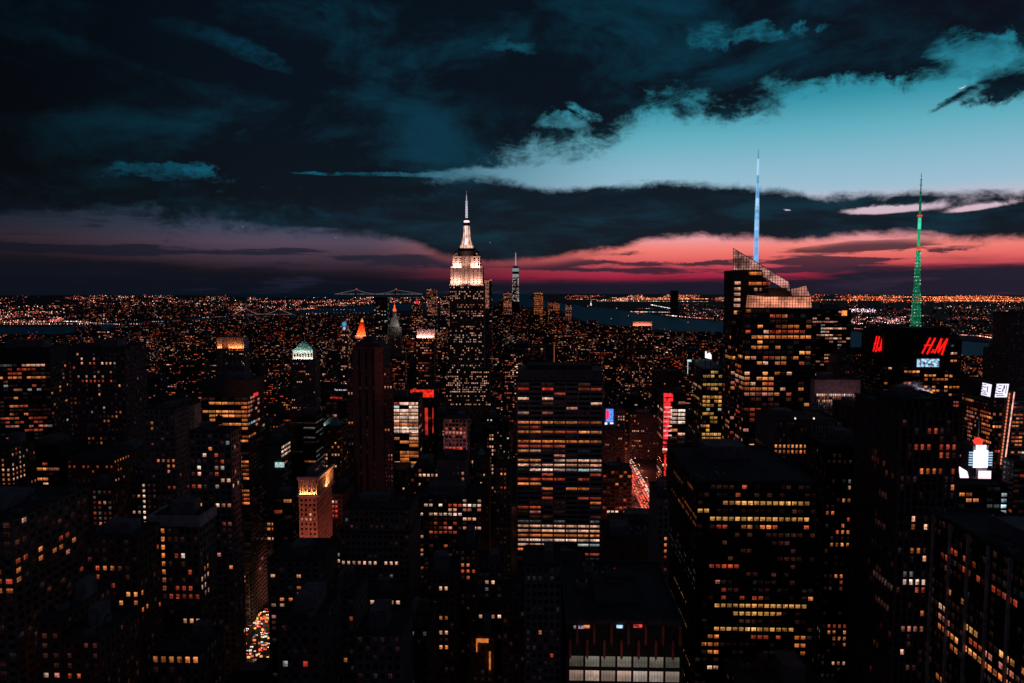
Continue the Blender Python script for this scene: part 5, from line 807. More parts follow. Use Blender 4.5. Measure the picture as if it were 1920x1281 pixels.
b = MB(); b.prism(out([(1372, 507), (1430, 507), (1441, 540), (1481, 546), (1481, 600), (1372, 600)]), DY, DY + 24); zlow = t.hit(1372, 600, DY)[1]; x0 = hx(1372, 600)[0]; b.build('shaft', M['dark'], t.root); t.block(x0, -.45, DY, 49.5, 0, zlow - .05, style=cw_, parapet=False)
t.light(rows + [(F,) + r[1:] for r in rows if r[0] == L], .13, ['d', 'd', 'r', 'p', 'o', 'o'], 100, .12)
lit = MB(); gl = MB()
xw0, xw1 = hx(1374, 600)[0] + .5, hx(1387, 600)[0]
for y_ in (531, 542, 552, 562.5, 573): z = hx(1380, y_)[1]; lit.quad((xw0, DY - .25, z - 1.0), (xw1, DY - .25, z - 1.0), (xw1, DY - .25, z + 1.2), (xw0, DY - .25, z + 1.2), tone('w', .1), 3)
z = hx(1380, 586)[1]; lit.quad((xw0, DY - .25, z - 1.2), (xw1 + 1.5, DY - .25, z - 1.2), (xw1 + 1.5, DY - .25, z + 1.3), (xw0, DY - .25, z + 1.3), tone('O', .1), 4)
z = hx(1390, 595)[1]; lit.quad((xw0 + 3, DY - .25, z - 1.2), (xw1 + 1.5, DY - .25, z - 1.2), (xw1 + 1.5, DY - .25, z + 1.3), (xw0 + 3, DY - .25, z + 1.3), tone('p', .1), 4)
for (xl_, xr_, y_, q_) in ((1404, 1428, 513, 'o'), (1404, 1428, 532, 'o'), (1430, 1444, 532, 'r'), (1434, 1448, 542, 'd'), (1414, 1420, 543, 'w'), (1424, 1428, 543, 'p'), (1414, 1419, 553, 'w')):
    x0, z = hx(xl_, y_); x1 = hx(xr_, y_)[0]; lit.quad((x0, DY - .25, z - 1.1), (x1, DY - .25, z - 1.1), (x1, DY - .25, z + 1.2), (x0, DY - .25, z + 1.2), tone(q_, .1), 5)
for f_, c_, u_ in zip(lit.f, lit.c, lit.u): q = MB(); q.quad(*[lit.v[i] for i in f_], col=c_, n=u_); q.build('window', M['window'], t.root)
crown = wallmat('crown_glass', (.3, .3, .3))
def lattice(name, pts, dy, step, colr, seg=1.0, th=.35):
    P = out(pts, dy)
    b = MB(); b.prism(P, dy - .6, dy - .2); b.build(name, colr, t.root)
    lo, hi = min(z for _, z in P), max(z for _, z in P); l_, r_ = min(x for x, _ in P), max(x for x, _ in P)
    def span(fixed, axis):
        c = []
        for i in range(len(P)):
            a, q = P[i], P[(i + 1) % len(P)]
            if (a[axis] - fixed) * (q[axis] - fixed) < 0: k = (fixed - a[axis]) / (q[axis] - a[axis]); c.append(a[1 - axis] + k * (q[1 - axis] - a[1 - axis]))
        c.sort(); return list(zip(c[::2], c[1::2]))
    b = MB(); n = int((r_ - l_) / step)
    for i in range(1, n + 1):
        x = l_ + i * step
        for z0, z1 in span(x, 0): b.box(x - .13, x + .13, dy - .95, dy - .62, z0, z1, bottom=True)
    for i in range(1, int((hi - lo) / step) + 1):
        z = lo + i * step
        for x0, x1 in span(z, 1): b.box(x0, x1, dy - .9, dy - .63, z - .13, z + .13, bottom=True)
    for i in range(len(P)):
        a, q = P[i], P[(i + 1) % len(P)]; b.bar((a[0], dy - .8, a[1]), (q[0], dy - .8, q[1]), .3, 4)
    b.build('lattice', M['black'], t.root)
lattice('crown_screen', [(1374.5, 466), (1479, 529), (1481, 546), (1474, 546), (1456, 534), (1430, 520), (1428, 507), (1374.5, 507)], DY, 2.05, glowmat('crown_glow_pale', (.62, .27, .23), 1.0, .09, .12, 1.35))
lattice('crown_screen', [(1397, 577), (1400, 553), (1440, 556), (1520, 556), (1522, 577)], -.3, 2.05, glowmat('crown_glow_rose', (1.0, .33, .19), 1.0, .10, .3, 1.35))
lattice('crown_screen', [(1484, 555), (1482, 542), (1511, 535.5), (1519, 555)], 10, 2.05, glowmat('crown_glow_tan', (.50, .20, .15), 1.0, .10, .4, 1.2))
b = MB(); x0, z0 = t.hit(1441, 556, 6); x1, z1 = t.hit(1476, 540, 6); b.box(x0, x1, 6, 22, t.H, z1); x2, z2 = t.hit(1416, 545, 8); b.box(x0 - 9, x0 - .1, 8, 22, t.H, z2 - 2); b.build('penthouse', M['dark'], t.root)
b = MB(); q = t.hits(1376, 662, 0); b.box(-.9, -.45, q[0] - 2.2, q[0] + 2.2, q[1], q[1] + 9.5, bottom=True); b.build('blue_light_strip', glowmat('blue_strip', (.04, .22, .42), 1.0, .3), t.root)
sy = 34.0; sx = t.hit(1417, 500, sy)[0]; zs = lambda y_: t.hit(1416, y_, sy)[1]; pm = 597 / FPX
steel_b = [(498, 5.2, (.16, .42, .85)), (470, 4.9, (.22, .50, .90)), (452, 4.7, (.20, .46, .85)), (432, 4.4, (.30, .58, .92)), (412, 4.1, (.20, .46, .80)), (394, 3.8, (.34, .62, .92)), (372, 3.3, (.18, .42, .75)), (352, 2.6, (.30, .56, .85)), (344, 2.3, (.10, .28, .48)), (329, 1.9, (.40, .66, .92)), (310, 1.6, (.30, .58, .74)), (298, 1.2, (.09, .26, .36)), (281, .8, None)]
b = MB(); c_ = MB()
for (y0, r0, col), (y1, r1, _) in zip(steel_b, steel_b[1:]):
    z0, z1 = zs(y0), zs(y1); k = 3 if y0 > 345 else 1
    for s_ in range(k):
        za, zb = z0 + (z1 - z0) * s_ / k, z0 + (z1 - z0) * (s_ + 1) / k; ra, rb = (r0 + (r1 - r0) * s_ / k) * pm, (r0 + (r1 - r0) * (s_ + 1) / k) * pm
        f = random.uniform(.7, 1.25); b.lathe(sx, sy, [(ra * .72, za), (rb * .72, zb)], 8, col=tuple(v * f for v in col))
        for a in range(4):
            p, q = pi / 4 + a * pi / 2, pi / 4 + (a + 1) * pi / 2
            c_.bar((sx + ra * cos(p), sy + ra * sin(p), za), (sx + rb * cos(p), sy + rb * sin(p), zb), .14, 4, col=tuple(v * 1.35 for v in col))
            if k == 3: c_.bar((sx + ra * cos(p), sy + ra * sin(p), za), (sx + rb * cos(q), sy + rb * sin(q), zb), .10, 4, col=tuple(v * .5 for v in col))
b.build('spire_core', M['lamp'], t.root); c_.build('spire_lattice', M['lamp'], t.root)
HEROES.append((1364, 1525, 464, 840, 560))

# ------------------------------------------------------------------ the tower with red letter signs and green mast
t = Tower('sign_tower', 'dark tower crowned by red letter signs and a tall green lit lattice mast', 1690, 1782, 617, 760, yaw=rad(-1.85), cat='skyscraper')
dk_ = (4.2, 3.9, .2, .42, .35, .3, 'black', 2)
x1c = t.w
t.block(0, x1c, 0, 44, 0, t.H, style=dk_, cap=38, plain='')
t.bp(1660, 1690, 626, 6, 44, style=dk_, wall='black', cap=30)
t.bp(1782.5, 1803, 638, 3, 40, style=dk_, wall='black')
t.bp(1640, 1659.5, 622, 14, 44, style=dk_, cap=28)
t.light([(F, 650, 1706, 1716, 1, 'w'), (F, 657, 1706, 1716, .9, 'p'), (F, 665, 1706, 1716, .9, 'w'), (F, 672, 1706, 1716, .9, 'w'), (F, 684, 1691, 1696, 1, 'r'), (F, 694, 1666, 1674, 1, 'w'), (F, 695, 1700, 1708, 1, 'O'), (F, 695, 1710, 1720, .9, 'O'), (F, 704, 1732, 1740, 1, 'O'), (F, 704, 1744, 1752, 1, 'O'), (F, 705, 1770, 1782, 1, 'O'), (F, 714, 1732, 1740, .9, 'o'), (F, 714, 1750, 1760, .9, 'o'), (F, 714, 1762, 1782, .6, 'o'), (F, 724, 1730, 1738, 1, 'O'), (F, 724, 1748, 1756, 1, 'O'), (F, 724, 1768, 1776, 1, 'O'), (F, 724, 1782, 1796, 1, 'o'),
    (F, 734, 1748, 1758, 1, 'O'), (F, 734, 1768, 1776, 1, 'O'), (F, 742, 1772, 1780, .9, 'o'), (F, 716, 1698, 1704, 1, 'p'), (F, 724, 1698, 1704, 1, 'w'), (F, 734, 1698, 1704, 1, 'w'), (F, 742, 1698, 1704, .9, 'p'), (F, 660, 1784, 1792, .9, 'w'), (F, 675, 1783, 1796, .95, 'O'), (F, 648, 1785, 1800, .6, 'g'), (F, 690, 1796, 1803, .8, 'p'), (F, 704, 1796, 1803, .8, 'p'), (F, 752, 1784, 1798, .7, 'p'), (F, 762, 1784, 1798, .7, 'r'), (F, 720, 1661, 1666, 1, 'o'), (F, 730, 1660, 1666, .9, 'o'), (F, 744, 1650, 1664, .9, 'R')], .03, ['d', 'd', 'r'], 100, .02)
red = glowmat('red_letter_glow', (1.4, .012, .010), 1.0)
def letters(px0, px1, ptop, pbot, dy, shear, name='letter_sign'):
    x0, z1 = t.hit(px0, ptop, dy); x1, z0 = t.hit(px1, pbot, dy); wq, hq = x1 - x0, z1 - z0
    S_ = []   # strokes in a unit box, brush drawn
    def P(u, v): return (x0 + wq * (u * .80 + v * shear), dy - .9, z0 + hq * (v + (.5 - u) * .07))
    for a, b_, r in (((.03, 0), (.12, 1), .055), ((.27, -.02), (.35, 1), .06), ((-.02, .50), (.36, .56), .045), ((.60, .05), (.66, 1), .055), ((.66, 1), (.76, .10), .055), ((.76, .10), (.93, 1), .055), ((.93, 1), (.97, -.02), .062),
                     ((.42, .12), (.52, .26), .028), ((.52, .26), (.45, .30), .026), ((.45, .30), (.56, .10), .026), ((.40, .13), (.50, .08), .026)): S_.append((P(*a), P(*b_), r * hq))
    return S_
b = MB()
for a, c_, r in letters(1728, 1776, 634, 664, 0, .22): b.bar(a, c_, r * .95, 6)
b.build('red_letter_sign', red, t.root)
b = MB()
for a, c_, r in letters(1637, 1661, 631, 660, 14, .16): b.bar(a, c_, r * .8, 6)
b.build('red_letter_sign', red, t.root)
b = MB()
for (px_, py_, dy) in ((1725, 628, -.6), (1779, 622, -.6)): pass
x0, z0 = t.hit(1722, 668, -.5); x1, z1 = t.hit(1781, 619, -.5); b.box(x0, x1, -.7, -.45, z0, z1, bottom=True)
for xx in (x0, x1 - .5): b.box(xx, xx + .5, -1.2, -.72, z0, z1 + 1, bottom=True)
b.box(x0 + .5, x1 - .5, -1.2, -.72, z1 + .2, z1 + .9, bottom=True); b.build('sign_board', M['black'], t.root)
b = MB(); x0, z0 = t.hit(1662, 640, -.5); x1, z1 = t.hit(1718, 618, -.5)
x0, z0 = t.hit(1719, 688, -.8); x1, z1 = t.hit(1761, 673, -.8); b.box(x0, x1, -1.1, -.75, z0, z1, bottom=True); b.build('video_screen', glowmat('video_picture', (.34, .55, .72), 1.0, .33, .05, 1.7), t.root)
b = MB()
for i in range(24): x = -20 + i * 1.6; b.box(x, x + .3, 3, 3.3, t.H - 34, t.H - 12) if False else None
my = 22.0; mxp = t.hit(1717, 600, my)[0]; zm = lambda y_: t.hit(1718, y_, my)[1]; pm = 782 / FPX
b = MB(); lamps = MB()
secs = [(612, 11, 7.5), (575, 9, 7), (540, 6.5, 6), (500, 5.2, 4.6), (470, 4.2, 4.2)]
for (y0, r0, _), (y1, r1, _) in zip(secs, secs[1:]):
    n = max(2, int((y0 - y1) / 6))
    for s_ in range(n):
        ya, yb = y0 + (y1 - y0) * s_ / n, y0 + (y1 - y0) * (s_ + 1) / n; ra, rb = (r0 + (r1 - r0) * s_ / n) * pm * .8, (r0 + (r1 - r0) * (s_ + 1) / n) * pm * .8
        for a in range(4):
            p, q = pi / 4 + a * pi / 2, pi / 4 + (a + 1) * pi / 2; ca, cb_ = (mxp + ra * cos(p), my + ra * sin(p), zm(ya)), (mxp + rb * cos(p), my + rb * sin(p), zm(yb))
            cc, cd_ = (mxp + ra * cos(q), my + ra * sin(q), zm(ya)), (mxp + rb * cos(q), my + rb * sin(q), zm(yb))
            gcol = lambda: random.choice([(.004, .10, .05), (.006, .16, .08), (.01, .28, .13), (.02, .42, .2)] if y0 < 540 else [(.003, .06, .035), (.005, .12, .06), (.008, .2, .1)])
            b.bar(ca, cb_, .35, 4, col=gcol()); b.bar(ca, cd_, .26, 4, col=gcol()); b.bar(cb_, cd_, .26, 4, col=gcol()); b.bar(cc, cb_, .22, 4, col=gcol())
            if random.random() < .65: f = random.uniform(.4, 1.1); lamps.box(ca[0] - .45, ca[0] + .45, ca[1] - .45, ca[1] + .45, ca[2], ca[2] + .9, col=random.choice([(.25 * f, 1.0 * f, .55 * f), (.1 * f, .7 * f, .35 * f), (.8 * f, .9 * f, .7 * f), (.05, .4 * f, .2 * f)]))
b.build('mast_lattice', M['lamp'], t.root); lamps.build('mast_lamp', M['lamp'], t.root, kind='stuff')
b = MB()
for y0, y1, r, col in ((500, 470, 2.2, (.012, .30, .14)), (462, 432, 2.6, (.02, .34, .15)), (430, 408, 3.0, (.06, .62, .36)), (402, 376, 2.3, (.008, .11, .06)), (376, 360, 1.7, (.006, .085, .05)), (360, 340, 1.0, (.006, .06, .045)), (340, 326, .6, (.03, .05, .05))):
    z0, z1 = zm(y0), zm(y1); n = 4
    for s_ in range(n): f = random.uniform(.7, 1.3); b.lathe(mxp, my, [(r * pm, z0 + (z1 - z0) * s_ / n), (r * pm * .92, z0 + (z1 - z0) * (s_ + 1) / n - .12)], 8, col=tuple(v * f for v in col))
for y_ in (432, 376, 361, 348, 338): b.lathe(mxp, my, [(4.2 * pm if y_ > 400 else 2.4 * pm, zm(y_)), (4.2 * pm if y_ > 400 else 2.4 * pm, zm(y_ - 1.2))], 10, col=(.01, .16, .08))
b.build('mast', M['lamp'], t.root)
b = MB()
for y_ in (466, 404.5): b.lathe(mxp, my, [(4.4 * pm, zm(y_ + 1.6)), (4.4 * pm, zm(y_ - 1.2))], 12, col=(.85, .07, .03))
b.lathe(mxp, my, [(.8 * pm, zm(326)), (.8 * pm, zm(324.3))], 8, col=(.7, .12, .14)); b.build('mast_beacon', M['lamp'], t.root)
b = MB(); x, z = t.hit(1747, 576, 30); zb = t.H; b.box(x, x + 1.2, 30, 31.2, zb, z); x2 = t.hit(1728, 576, 30)[0]; b.box(x2, x - .02, 30, 31, z - 1.1, z, bottom=True); b.build('derrick', M['steel'], t.root)
HEROES.append((1636, 1804, 326, 760, 760))

# ------------------------------------------------------------------ the corner tower with two white emblem signs, the billboard tower
t = Tower('office_tower', 'corner tower bearing two slanted white emblem signs above dashes of orange floors', 1864, 1899, 722, 640, cat='skyscraper')
t.block(0, t.w, 0, 52, 0, t.H, style=(2.6, 3.6, .18, .42, .25, .35, 'dark', 1), cap=13)
rw = [(L, 727, 1828, 1842, .9, 'O'), (L, 735, 1828, 1842, .9, 'O'), (F, 743, 1864, 1870, .9, 'o'), (L, 750, 1812, 1826, .8, 'o')]
for i, y_ in enumerate((766, 773, 781, 788, 795, 803, 811, 819, 827)): rw += [(L, y_ - 3, 1814, 1830, .75, 'p' if i % 3 else 'r'), (L, y_ + 5, 1840, 1856, .8, 'o' if i % 2 else 'r')]
for y_, a, q in ((777, 1864, 'o'), (802, 1864, 'O'), (819, 1864, 'o'), (843, 1866, 'r')): rw.append((F, y_, a, 1876, .9, q))
rw += [(L, 778, 1842, 1862, .9, 'O'), (L, 792, 1840, 1852, .9, 'o'), (F, 868, 1864, 1880, .5, 'd')]
t.light(rw, .04, ['d', 'd', 'p'], 100, .08)
def emblem(face, cells, u0, u1, z0, z1, o):
    b = MB(); d = MB(); hq = z1 - z0; wq = u1 - u0
    def bx(m_, a, c_, e, f, k):                                    # slanted panel: base drifts along the wall
        for (s0, s1) in [(e, f)]:
            if face == 'F': m_.prism([(a - .12 * wq * (1 - s0), z0 + hq * s0), (c_ - .12 * wq * (1 - s0), z0 + hq * s0), (c_ - .12 * wq * (1 - s1), z0 + hq * s1), (a - .12 * wq * (1 - s1), z0 + hq * s1)], -o - k, -o - k + .3)
            else:
                n0 = len(m_.v); P_ = [(c_ + .12 * wq * (1 - s0), z0 + hq * s0), (a + .12 * wq * (1 - s0), z0 + hq * s0), (a + .12 * wq * (1 - s1), z0 + hq * s1), (c_ + .12 * wq * (1 - s1), z0 + hq * s1)]
                m_.v += [(-o - k, y_, z_) for y_, z_ in P_] + [(-o - k + .3, y_, z_) for y_, z_ in P_]
                for f_ in ((0, 1, 2, 3), (7, 6, 5, 4), (1, 0, 4, 5), (2, 1, 5, 6), (3, 2, 6, 7), (0, 3, 7, 4)): m_.face([n0 + i for i in f_])
    bx(b, u0, u1, 0, 1, 0)
    q = (lambda a, c_: (u1 - c_ * wq, u1 - a * wq)) if face == 'L' else (lambda a, c_: (u0 + a * wq, u0 + c_ * wq))
    for (a, c_, e, f) in cells: A, C_ = q(a, c_); bx(d, A, C_, e, f, .35)
    b.build('emblem_sign', glowmat('emblem_white', (1.05, 1.0, 1.25)), t.root); d.build('emblem_mark', M['black'], t.root)
A_ = t.hits(1841, 741, 0); B_ = t.hits(1861, 741, 0); zt_ = t.hits(1850, 719, 0)[1]; u0, u1 = sorted((A_[0], B_[0]))
emblem('L', [(.0, .12, .80, .86), (.18, .42, .88, .93), (.0, .14, .62, .70), (.14, .50, .66, .72), (.0, .16, .46, .53), (.20, .48, .34, .40), (.0, .2, .24, .30), (.3, .52, .20, .26), (.1, .7, .09, .14), (.62, .68, .3, .8)], u0 + 1, u1 - 1, A_[1] + 0.2, zt_, .5)
x0, z0 = t.hit(1868, 745, -.5); x1, z1 = t.hit(1892, 720, -.5)
emblem('F', [(.18, .42, .84, .89), (.0, .10, .74, .80), (.14, .40, .62, .68), (.0, .1, .50, .56), (.16, .42, .40, .46), (.0, .12, .28, .34), (.06, .62, .24, .29), (.1, .7, .10, .15), (.58, .68, .62, .9), (.52, .60, .40, .62), (.80, .84, .3, .9)], x0, x1, z0, z1, .5)
b = MB(); p0, p1 = t.hit(1902, 735, -3), t.hit(1883, 876, -3); b.bar((p0[0], -3, p0[1]), (p1[0], -3, p1[1]), .55, 6)
b.build('light_strip', glowmat('slanted_strip', (1.2, .52, .42), 1.0, .25, .5, 1.4), t.root)
b = MB(); p0, p1 = t.hit(1893, 738, -2), t.hit(1876, 874, -2); n = 22
for i in range(n):
    f = (i + .2) / n; x, z = p0[0] + (p1[0] - p0[0]) * f, p0[1] + (p1[1] - p0[1]) * f; b.box(x - .45, x + .45, -2.2, -1.7, z - 1.1, z + 1.0, bottom=True)
b.build('light_dots', glowmat('orange_dots', (.85, .24, .12)), t.root, kind='stuff')
HEROES.append((1798, 1905, 712, 880, 640))
simple('office_tower', 'pale banded tower with orange office dashes behind the slanted light strip', 1893, 1975, 746, 730, 30, (3.4, 3.75, .06, .52, .25, .5, 'pale', 1), [(F, 758, 1899, 1906, .8, 'g'), (F, 761, 1899, 1906, .9, 'R'), *[(F, y_, 1895, 1914, .75, 'o') for y_ in (777, 794, 802, 818, 827, 835, 851)], (F, 786, 1895, 1912, .7, 'p'), (F, 810, 1892, 1920, .7, 'r'), (F, 852, 1916, 1920, 1, 'C'), (F, 786, 1914, 1920, .9, 'r')], fill=.04, tones=['d', 'r'], ybot=870, plant=2)
t = Tower('billboard_tower', 'slim tower of dazzling white screens topped by a red ball and flagpole', 1825, 1853, 836, 570, cat='tower')
b = MB(); b.box(0, t.w, 0, 16, 0, t.H); b.build('wall', M['dark'], t.root)
z1 = t.H - .4; z0 = t.hit(1825, 877, -1)[1]; z2 = t.hit(1825, 899, -1)[1]
b = MB(); b.box(.4, t.w - .4, -1.1, -.05, z0, z1 - 3, bottom=True); b.box(2.0, t.w - 2.0, -1.1, -.05, z1 - 2.8, z1 + 1, bottom=True); b.build('video_screen', glowmat('white_video', (1.6, 1.6, 1.8), 1.0, .2, .7, 1.2), t.root)
b = MB()
for i in range(6):
    z = z0 + 1.5 + i * (z1 - z0 - 6) / 5.4
    for xx in ((-3.2, -.15), (t.w + .15, t.w + 3.2)): b.box(xx[0], xx[1], -.8, -.3, z, z + 1.0, bottom=True)
b.build('side_light', glowmat('side_light_glow', (.42, .62, .85)), t.root)
b = MB(); x0, _ = t.hit(1834, 897, -3); x1, zz = t.hit(1858, 883, -3); b.box(x0, x1, -3.4, -2.9, z2, zz, bottom=True); b.build('billboard', glowmat('pinkwhite_board', (1.4, 1.0, 1.1), 1.0, .15, .8, 1.1), t.root)
b = MB(); x0, z_ = t.hit(1800, 896, -3); x1, zz = t.hit(1817, 874, -3); b.prism([(x0, z_), (x1, z_), (x1 - 1.5, zz - 4), (x0 - 1.5, zz)], -3.4, -2.9); b.build('billboard', glowmat('pinkwhite_board_b', (1.5, 1.1, 1.3)), t.root)
b = MB(); x2, zz2 = t.hit(1830, 882, -2.5); b.box(x1 + .2, x2, -2.9, -2.4, z_ + 1, zz2 + 2, bottom=True); b.build('panel', M['grey'], t.root)
zc = t.hit(1834, 828, 4)[1]; xc_ = t.hit(1834, 828, 4)[0]
b = MB(); b.lathe(xc_, 4, [(.1, zc - 3.3), (1.7, zc - 2.8), (2.9, zc - 1.5), (3.3, zc), (2.9, zc + 1.5), (1.7, zc + 2.8), (.1, zc + 3.3)], 18); b.build('ball', glowmat('red_ball', (1.5, .05, .03), 1.0, .3, .8, 1.3), t.root)
b = MB(); b.lathe(xc_, 4, [(.6, t.H), (.55, zc - 3), ], 8); zf = t.hit(1834, 786, 4)[1]; b.lathe(xc_, 4, [(.5, zc + 3.2), (.42, zf)], 8); b.box(xc_ - 2, xc_ + 2, 3.8, 4.2, zf, zf + .6, bottom=True); b.build('flagpole', M['pale'], t.root)
b = MB(); b.lathe(xc_, 4, [(1.5, zc - .8), (1.7, zc + .3), (1.2, zc + 1.2)], 10); 
l = bpy.data.lights.new('screen_light', 'AREA'); l.shape = 'RECTANGLE'; l.size = 12; l.size_y = 20; l.energy = 3500; l.color = (.85, .85, 1.0); o = bpy.data.objects.new('screen_light', l); COL.objects.link(o); o.parent = t.root; o.location = (t.w / 2, -2, (z0 + z1) / 2); o.rotation_euler = (pi / 2, 0, 0)
HEROES.append((1796, 1860, 785, 903, 570))

# ------------------------------------------------------------------ floodlit roofs and crowns farther back
def roofed(name, label, xl, xr, yeave, yapex, D, dep, ydrum, drumx, rows, fill, ybot, power, col, drumpower=0, mansard=.35, wall='stone', roofmat='copper'):
    t = Tower(name, label, xl, xr, ydrum, D, cat='tower')
    t.block(0, t.w, 0, dep, 0, t.H, style=(2.6, 3.5, .46, .48, .35, .3, wall, 1)); t.light(rows, fill, ['d', 'w', 'p'], 80)
    x0, ze = t.hit(drumx[0], yeave, 3); x1 = t.hit(drumx[1], yeave, 3)[0]; za = t.hit(drumx[0], yapex, dep / 2)[1]
    if ze > t.H + 1.5:
        b = MB(); b.box(x0 + .6, x1 - .6, 3, dep - 3, t.H + .3, ze)
        n = 7
        for i in range(n + 1): x = x0 + .6 + (x1 - x0 - 1.2) * i / n; b.box(x - .4, x + .4, 2.3, 3, t.H + .3, ze, bottom=True)
        b.build('drum', M['pale'], t.root)
        g_ = MB()
        for i in range(n): x = x0 + .6 + (x1 - x0 - 1.2) * (i + .5) / n; g_.box(x - .55, x + .55, 2.85, 3, t.H + 3, ze - 4, bottom=True)
        g_.build('glazing', M['glass'], t.root)
        for yy in (1.2,): t.flood((x0 + x1) / 2, .6, t.H + .6, x1 - x0, .5, ((x0 + x1) / 2, 3.2, ze), drumpower, (1.0, .82, .62))
    m = (x1 - x0) * mansard / 2; b = MB(); cxm = (x0 + x1) / 2
    b.frustum(x0 - .5, x1 + .5, 1.8, dep - 2, ze + .02, x0 + (x1 - x0) * .2, x1 - (x1 - x0) * .2, dep * .26, dep * .74, ze + (za - ze) * .45)
    b.frustum(x0 + (x1 - x0) * .2, x1 - (x1 - x0) * .2, dep * .26, dep * .74, ze + (za - ze) * .45, cxm - m * .5, cxm + m * .5, dep * .44, dep * .56, za)
    n = 9
    for i in range(n):
        f = i / (n - 1); xa_, xb_ = x0 - .5 + (x1 - x0 + 1) * f, x0 + (x1 - x0) * (.2 + .6 * f); xc_ = cxm - m * .5 + m * f
        b.bar((xa_, 1.75, ze + .1), (xb_, dep * .26 - .05, ze + (za - ze) * .45), .28, 4); b.bar((xb_, dep * .26 - .05, ze + (za - ze) * .45), (xc_, dep * .44, za), .24, 4)
    b.bar((cxm, dep / 2, za - .5), (cxm, dep / 2, za + 5), .25, 6); b.build('roof', M[roofmat], t.root)
    t.flood(cxm, -3.5, ze - 1.5, x1 - x0, .6, (cxm, dep * .35, ze + (za - ze) * .55), power, col)
    HEROES.append((xl, xr, yapex, ybot, D)); return t
roofed('domed_tower', 'cream floodlit drum under a peaked teal roof on a slim dark tower', 545, 590, 657.5, 639, 1000, 24, 675, (549, 587), [(F, 699, 560, 573, .8, 'o'), (F, 703, 575, 581, .8, 'w'), (F, 715, 557, 568, .9, 'w'), (F, 752, 548, 554, .8, 'w'), (F, 763, 549, 556, 1, 'w'), (F, 763, 571, 576, .9, 'o'), (F, 770, 558, 562, .8, 'o')], .03, 780, 2600, (.82, 1.0, .90), 4200, .1)
roofed('mansard_tower', 'smaller teal floodlit mansard roof above a slim brick apartment tower', 604, 637, 797.5, 782, 668, 20, 803, (604, 637), [], .0, 806, 2200, (.80, 1.0, .92), 0, .75)
t = Tower('pyramid_tower', 'tower with a blazing orange red pyramid roof and gilded lantern tip', 667, 686, 629, 1750, cat='tower')
t.block(0, t.w, 0, 30, 0, t.H, style='punch'); t.light([(F, 632, 664, 690, .9, 'o'), (F, 640, 664, 690, .5, 'w')], .12, ['w', 'p', 'd'])
ze, zm_, za = (t.hit(676, y_, 12)[1] for y_ in (626, 604, 599)); b = MB(); cxm = t.w / 2
b.frustum(1.5, t.w - 1.5, 2, 28, t.H + 1.2, cxm - 3.2, cxm + 3.2, 12, 18, zm_)
for i in range(9): f = i / 8; b.bar((1.5 + (t.w - 3) * f, 1.95, t.H + 1.3), (cxm - 3.2 + 6.4 * f, 11.9, zm_), .35, 4)
b.build('roof', wallmat('gilded_tile', (.62, .10, .03), .6, .3, .3), t.root)
b = MB(); b.lathe(cxm, 15, [(3.1, zm_ + .02), (2.8, zm_ + 5), (3.3, zm_ + 5.2), (1.2, za - 1), (.2, za + 3)], 8); b.build('lantern', glowmat('lantern_gold', (1.3, .42, .07), 1.0, .3, .5, 1.2), t.root)
t.flood(cxm, -9, t.H, t.w, 1, (cxm, 8, t.H + 17), 36000, (1.0, .26, .12)); HEROES.append((662, 690, 590, 640, 1750))
t = Tower('clock_tower', 'slim marble tower with stepped white spire and glowing red tip lantern', 729, 750, 614, 1900, cat='tower')
t.block(0, t.w, 0, 24, 0, t.H, style='punch', wall='stone'); t.light([], .12, ['w', 'p', 'd'])
zz = lambda y_: t.hit(739, y_, 10)[1]; cxm = t.hit(740, 600, 12)[0]; b = MB(); k = 1912 / FPX
b.frustum(cxm - 9 * k, cxm + 9 * k, 2, 22, t.H + 1.2, cxm - 5 * k, cxm + 5 * k, 7, 17, zz(596)); b.lathe(cxm, 12, [(4.4 * k, zz(596)), (4.2 * k, zz(588)), (4.8 * k, zz(587.4)), (2.6 * k, zz(584))], 8); b.build('spire', M['pale'], t.root)
b = MB(); b.lathe(cxm, 12, [(3.2 * k, zz(584)), (3.2 * k, zz(580)), (1.4 * k, zz(577)), (1.2 * k, zz(573)), (.2 * k, zz(571))], 8); b.build('lantern', glowmat('red_lantern', (1.2, .16, .05), 1.0, .12, .5, 1.3), t.root)
t.flood(cxm + 24, -14, t.H, 10, 2, (cxm, 10, zz(598)), 4200, (1.0, .95, .85)); HEROES.append((728, 752, 570, 640, 1900))
def crowned(label, xl, xr, ytop, ylow, D, dep, n, rows, fill, ybot, power, col, gap=None, wall='stone', side=True, name='crowned_tower', bodycol=None):
    t = Tower(name, label, xl, xr, ylow, D, cat='tower'); t.block(0, t.w, 0, dep, 0, t.H, style=(2.9, 3.6, .44, .46, .35, .3, wall, 1)); t.light(rows, fill, ['d', 'w', 'p'], 90)
    b = MB(); zt_ = t.hit(xl, ytop, 3)[1]; c = (t.w - 1.2) / n; gx = [t.hit(x, ylow, 3)[0] for x in gap] if gap else None
    for i in range(n):
        x = .6 + i * c
        if gx and gx[0] < x + c / 2 < gx[1]: b.box(x, x + c, 9, dep - 3, t.H + 1.2, zt_); continue
        b.box(x + .02, x + c - .02, 3, dep - 3, t.H + 1.2, zt_)
        b.box(x - .35 + (.5 if i == 0 else 0), x + .55, 1.6, 3, t.H + 1.2, zt_ - .5, bottom=True)
    b.build('crown', M['pale'], t.root)
    segs = [(0.6, t.w - .6)] if not gx else [(.6, gx[0]), (gx[1], t.w - .6)]
    for a, c_ in segs: t.flood((a + c_) / 2, -.3, t.H + 1.4, c_ - a, .5, ((a + c_) / 2, 3, zt_ - 1), power * (c_ - a) / t.w, col)
    if side: t.flood(t.w + 4, dep / 2, t.H, .5, dep, (t.w, dep / 2, zt_), power * .5, col)
    HEROES.append((xl, xr, ytop, ybot, D)); return t
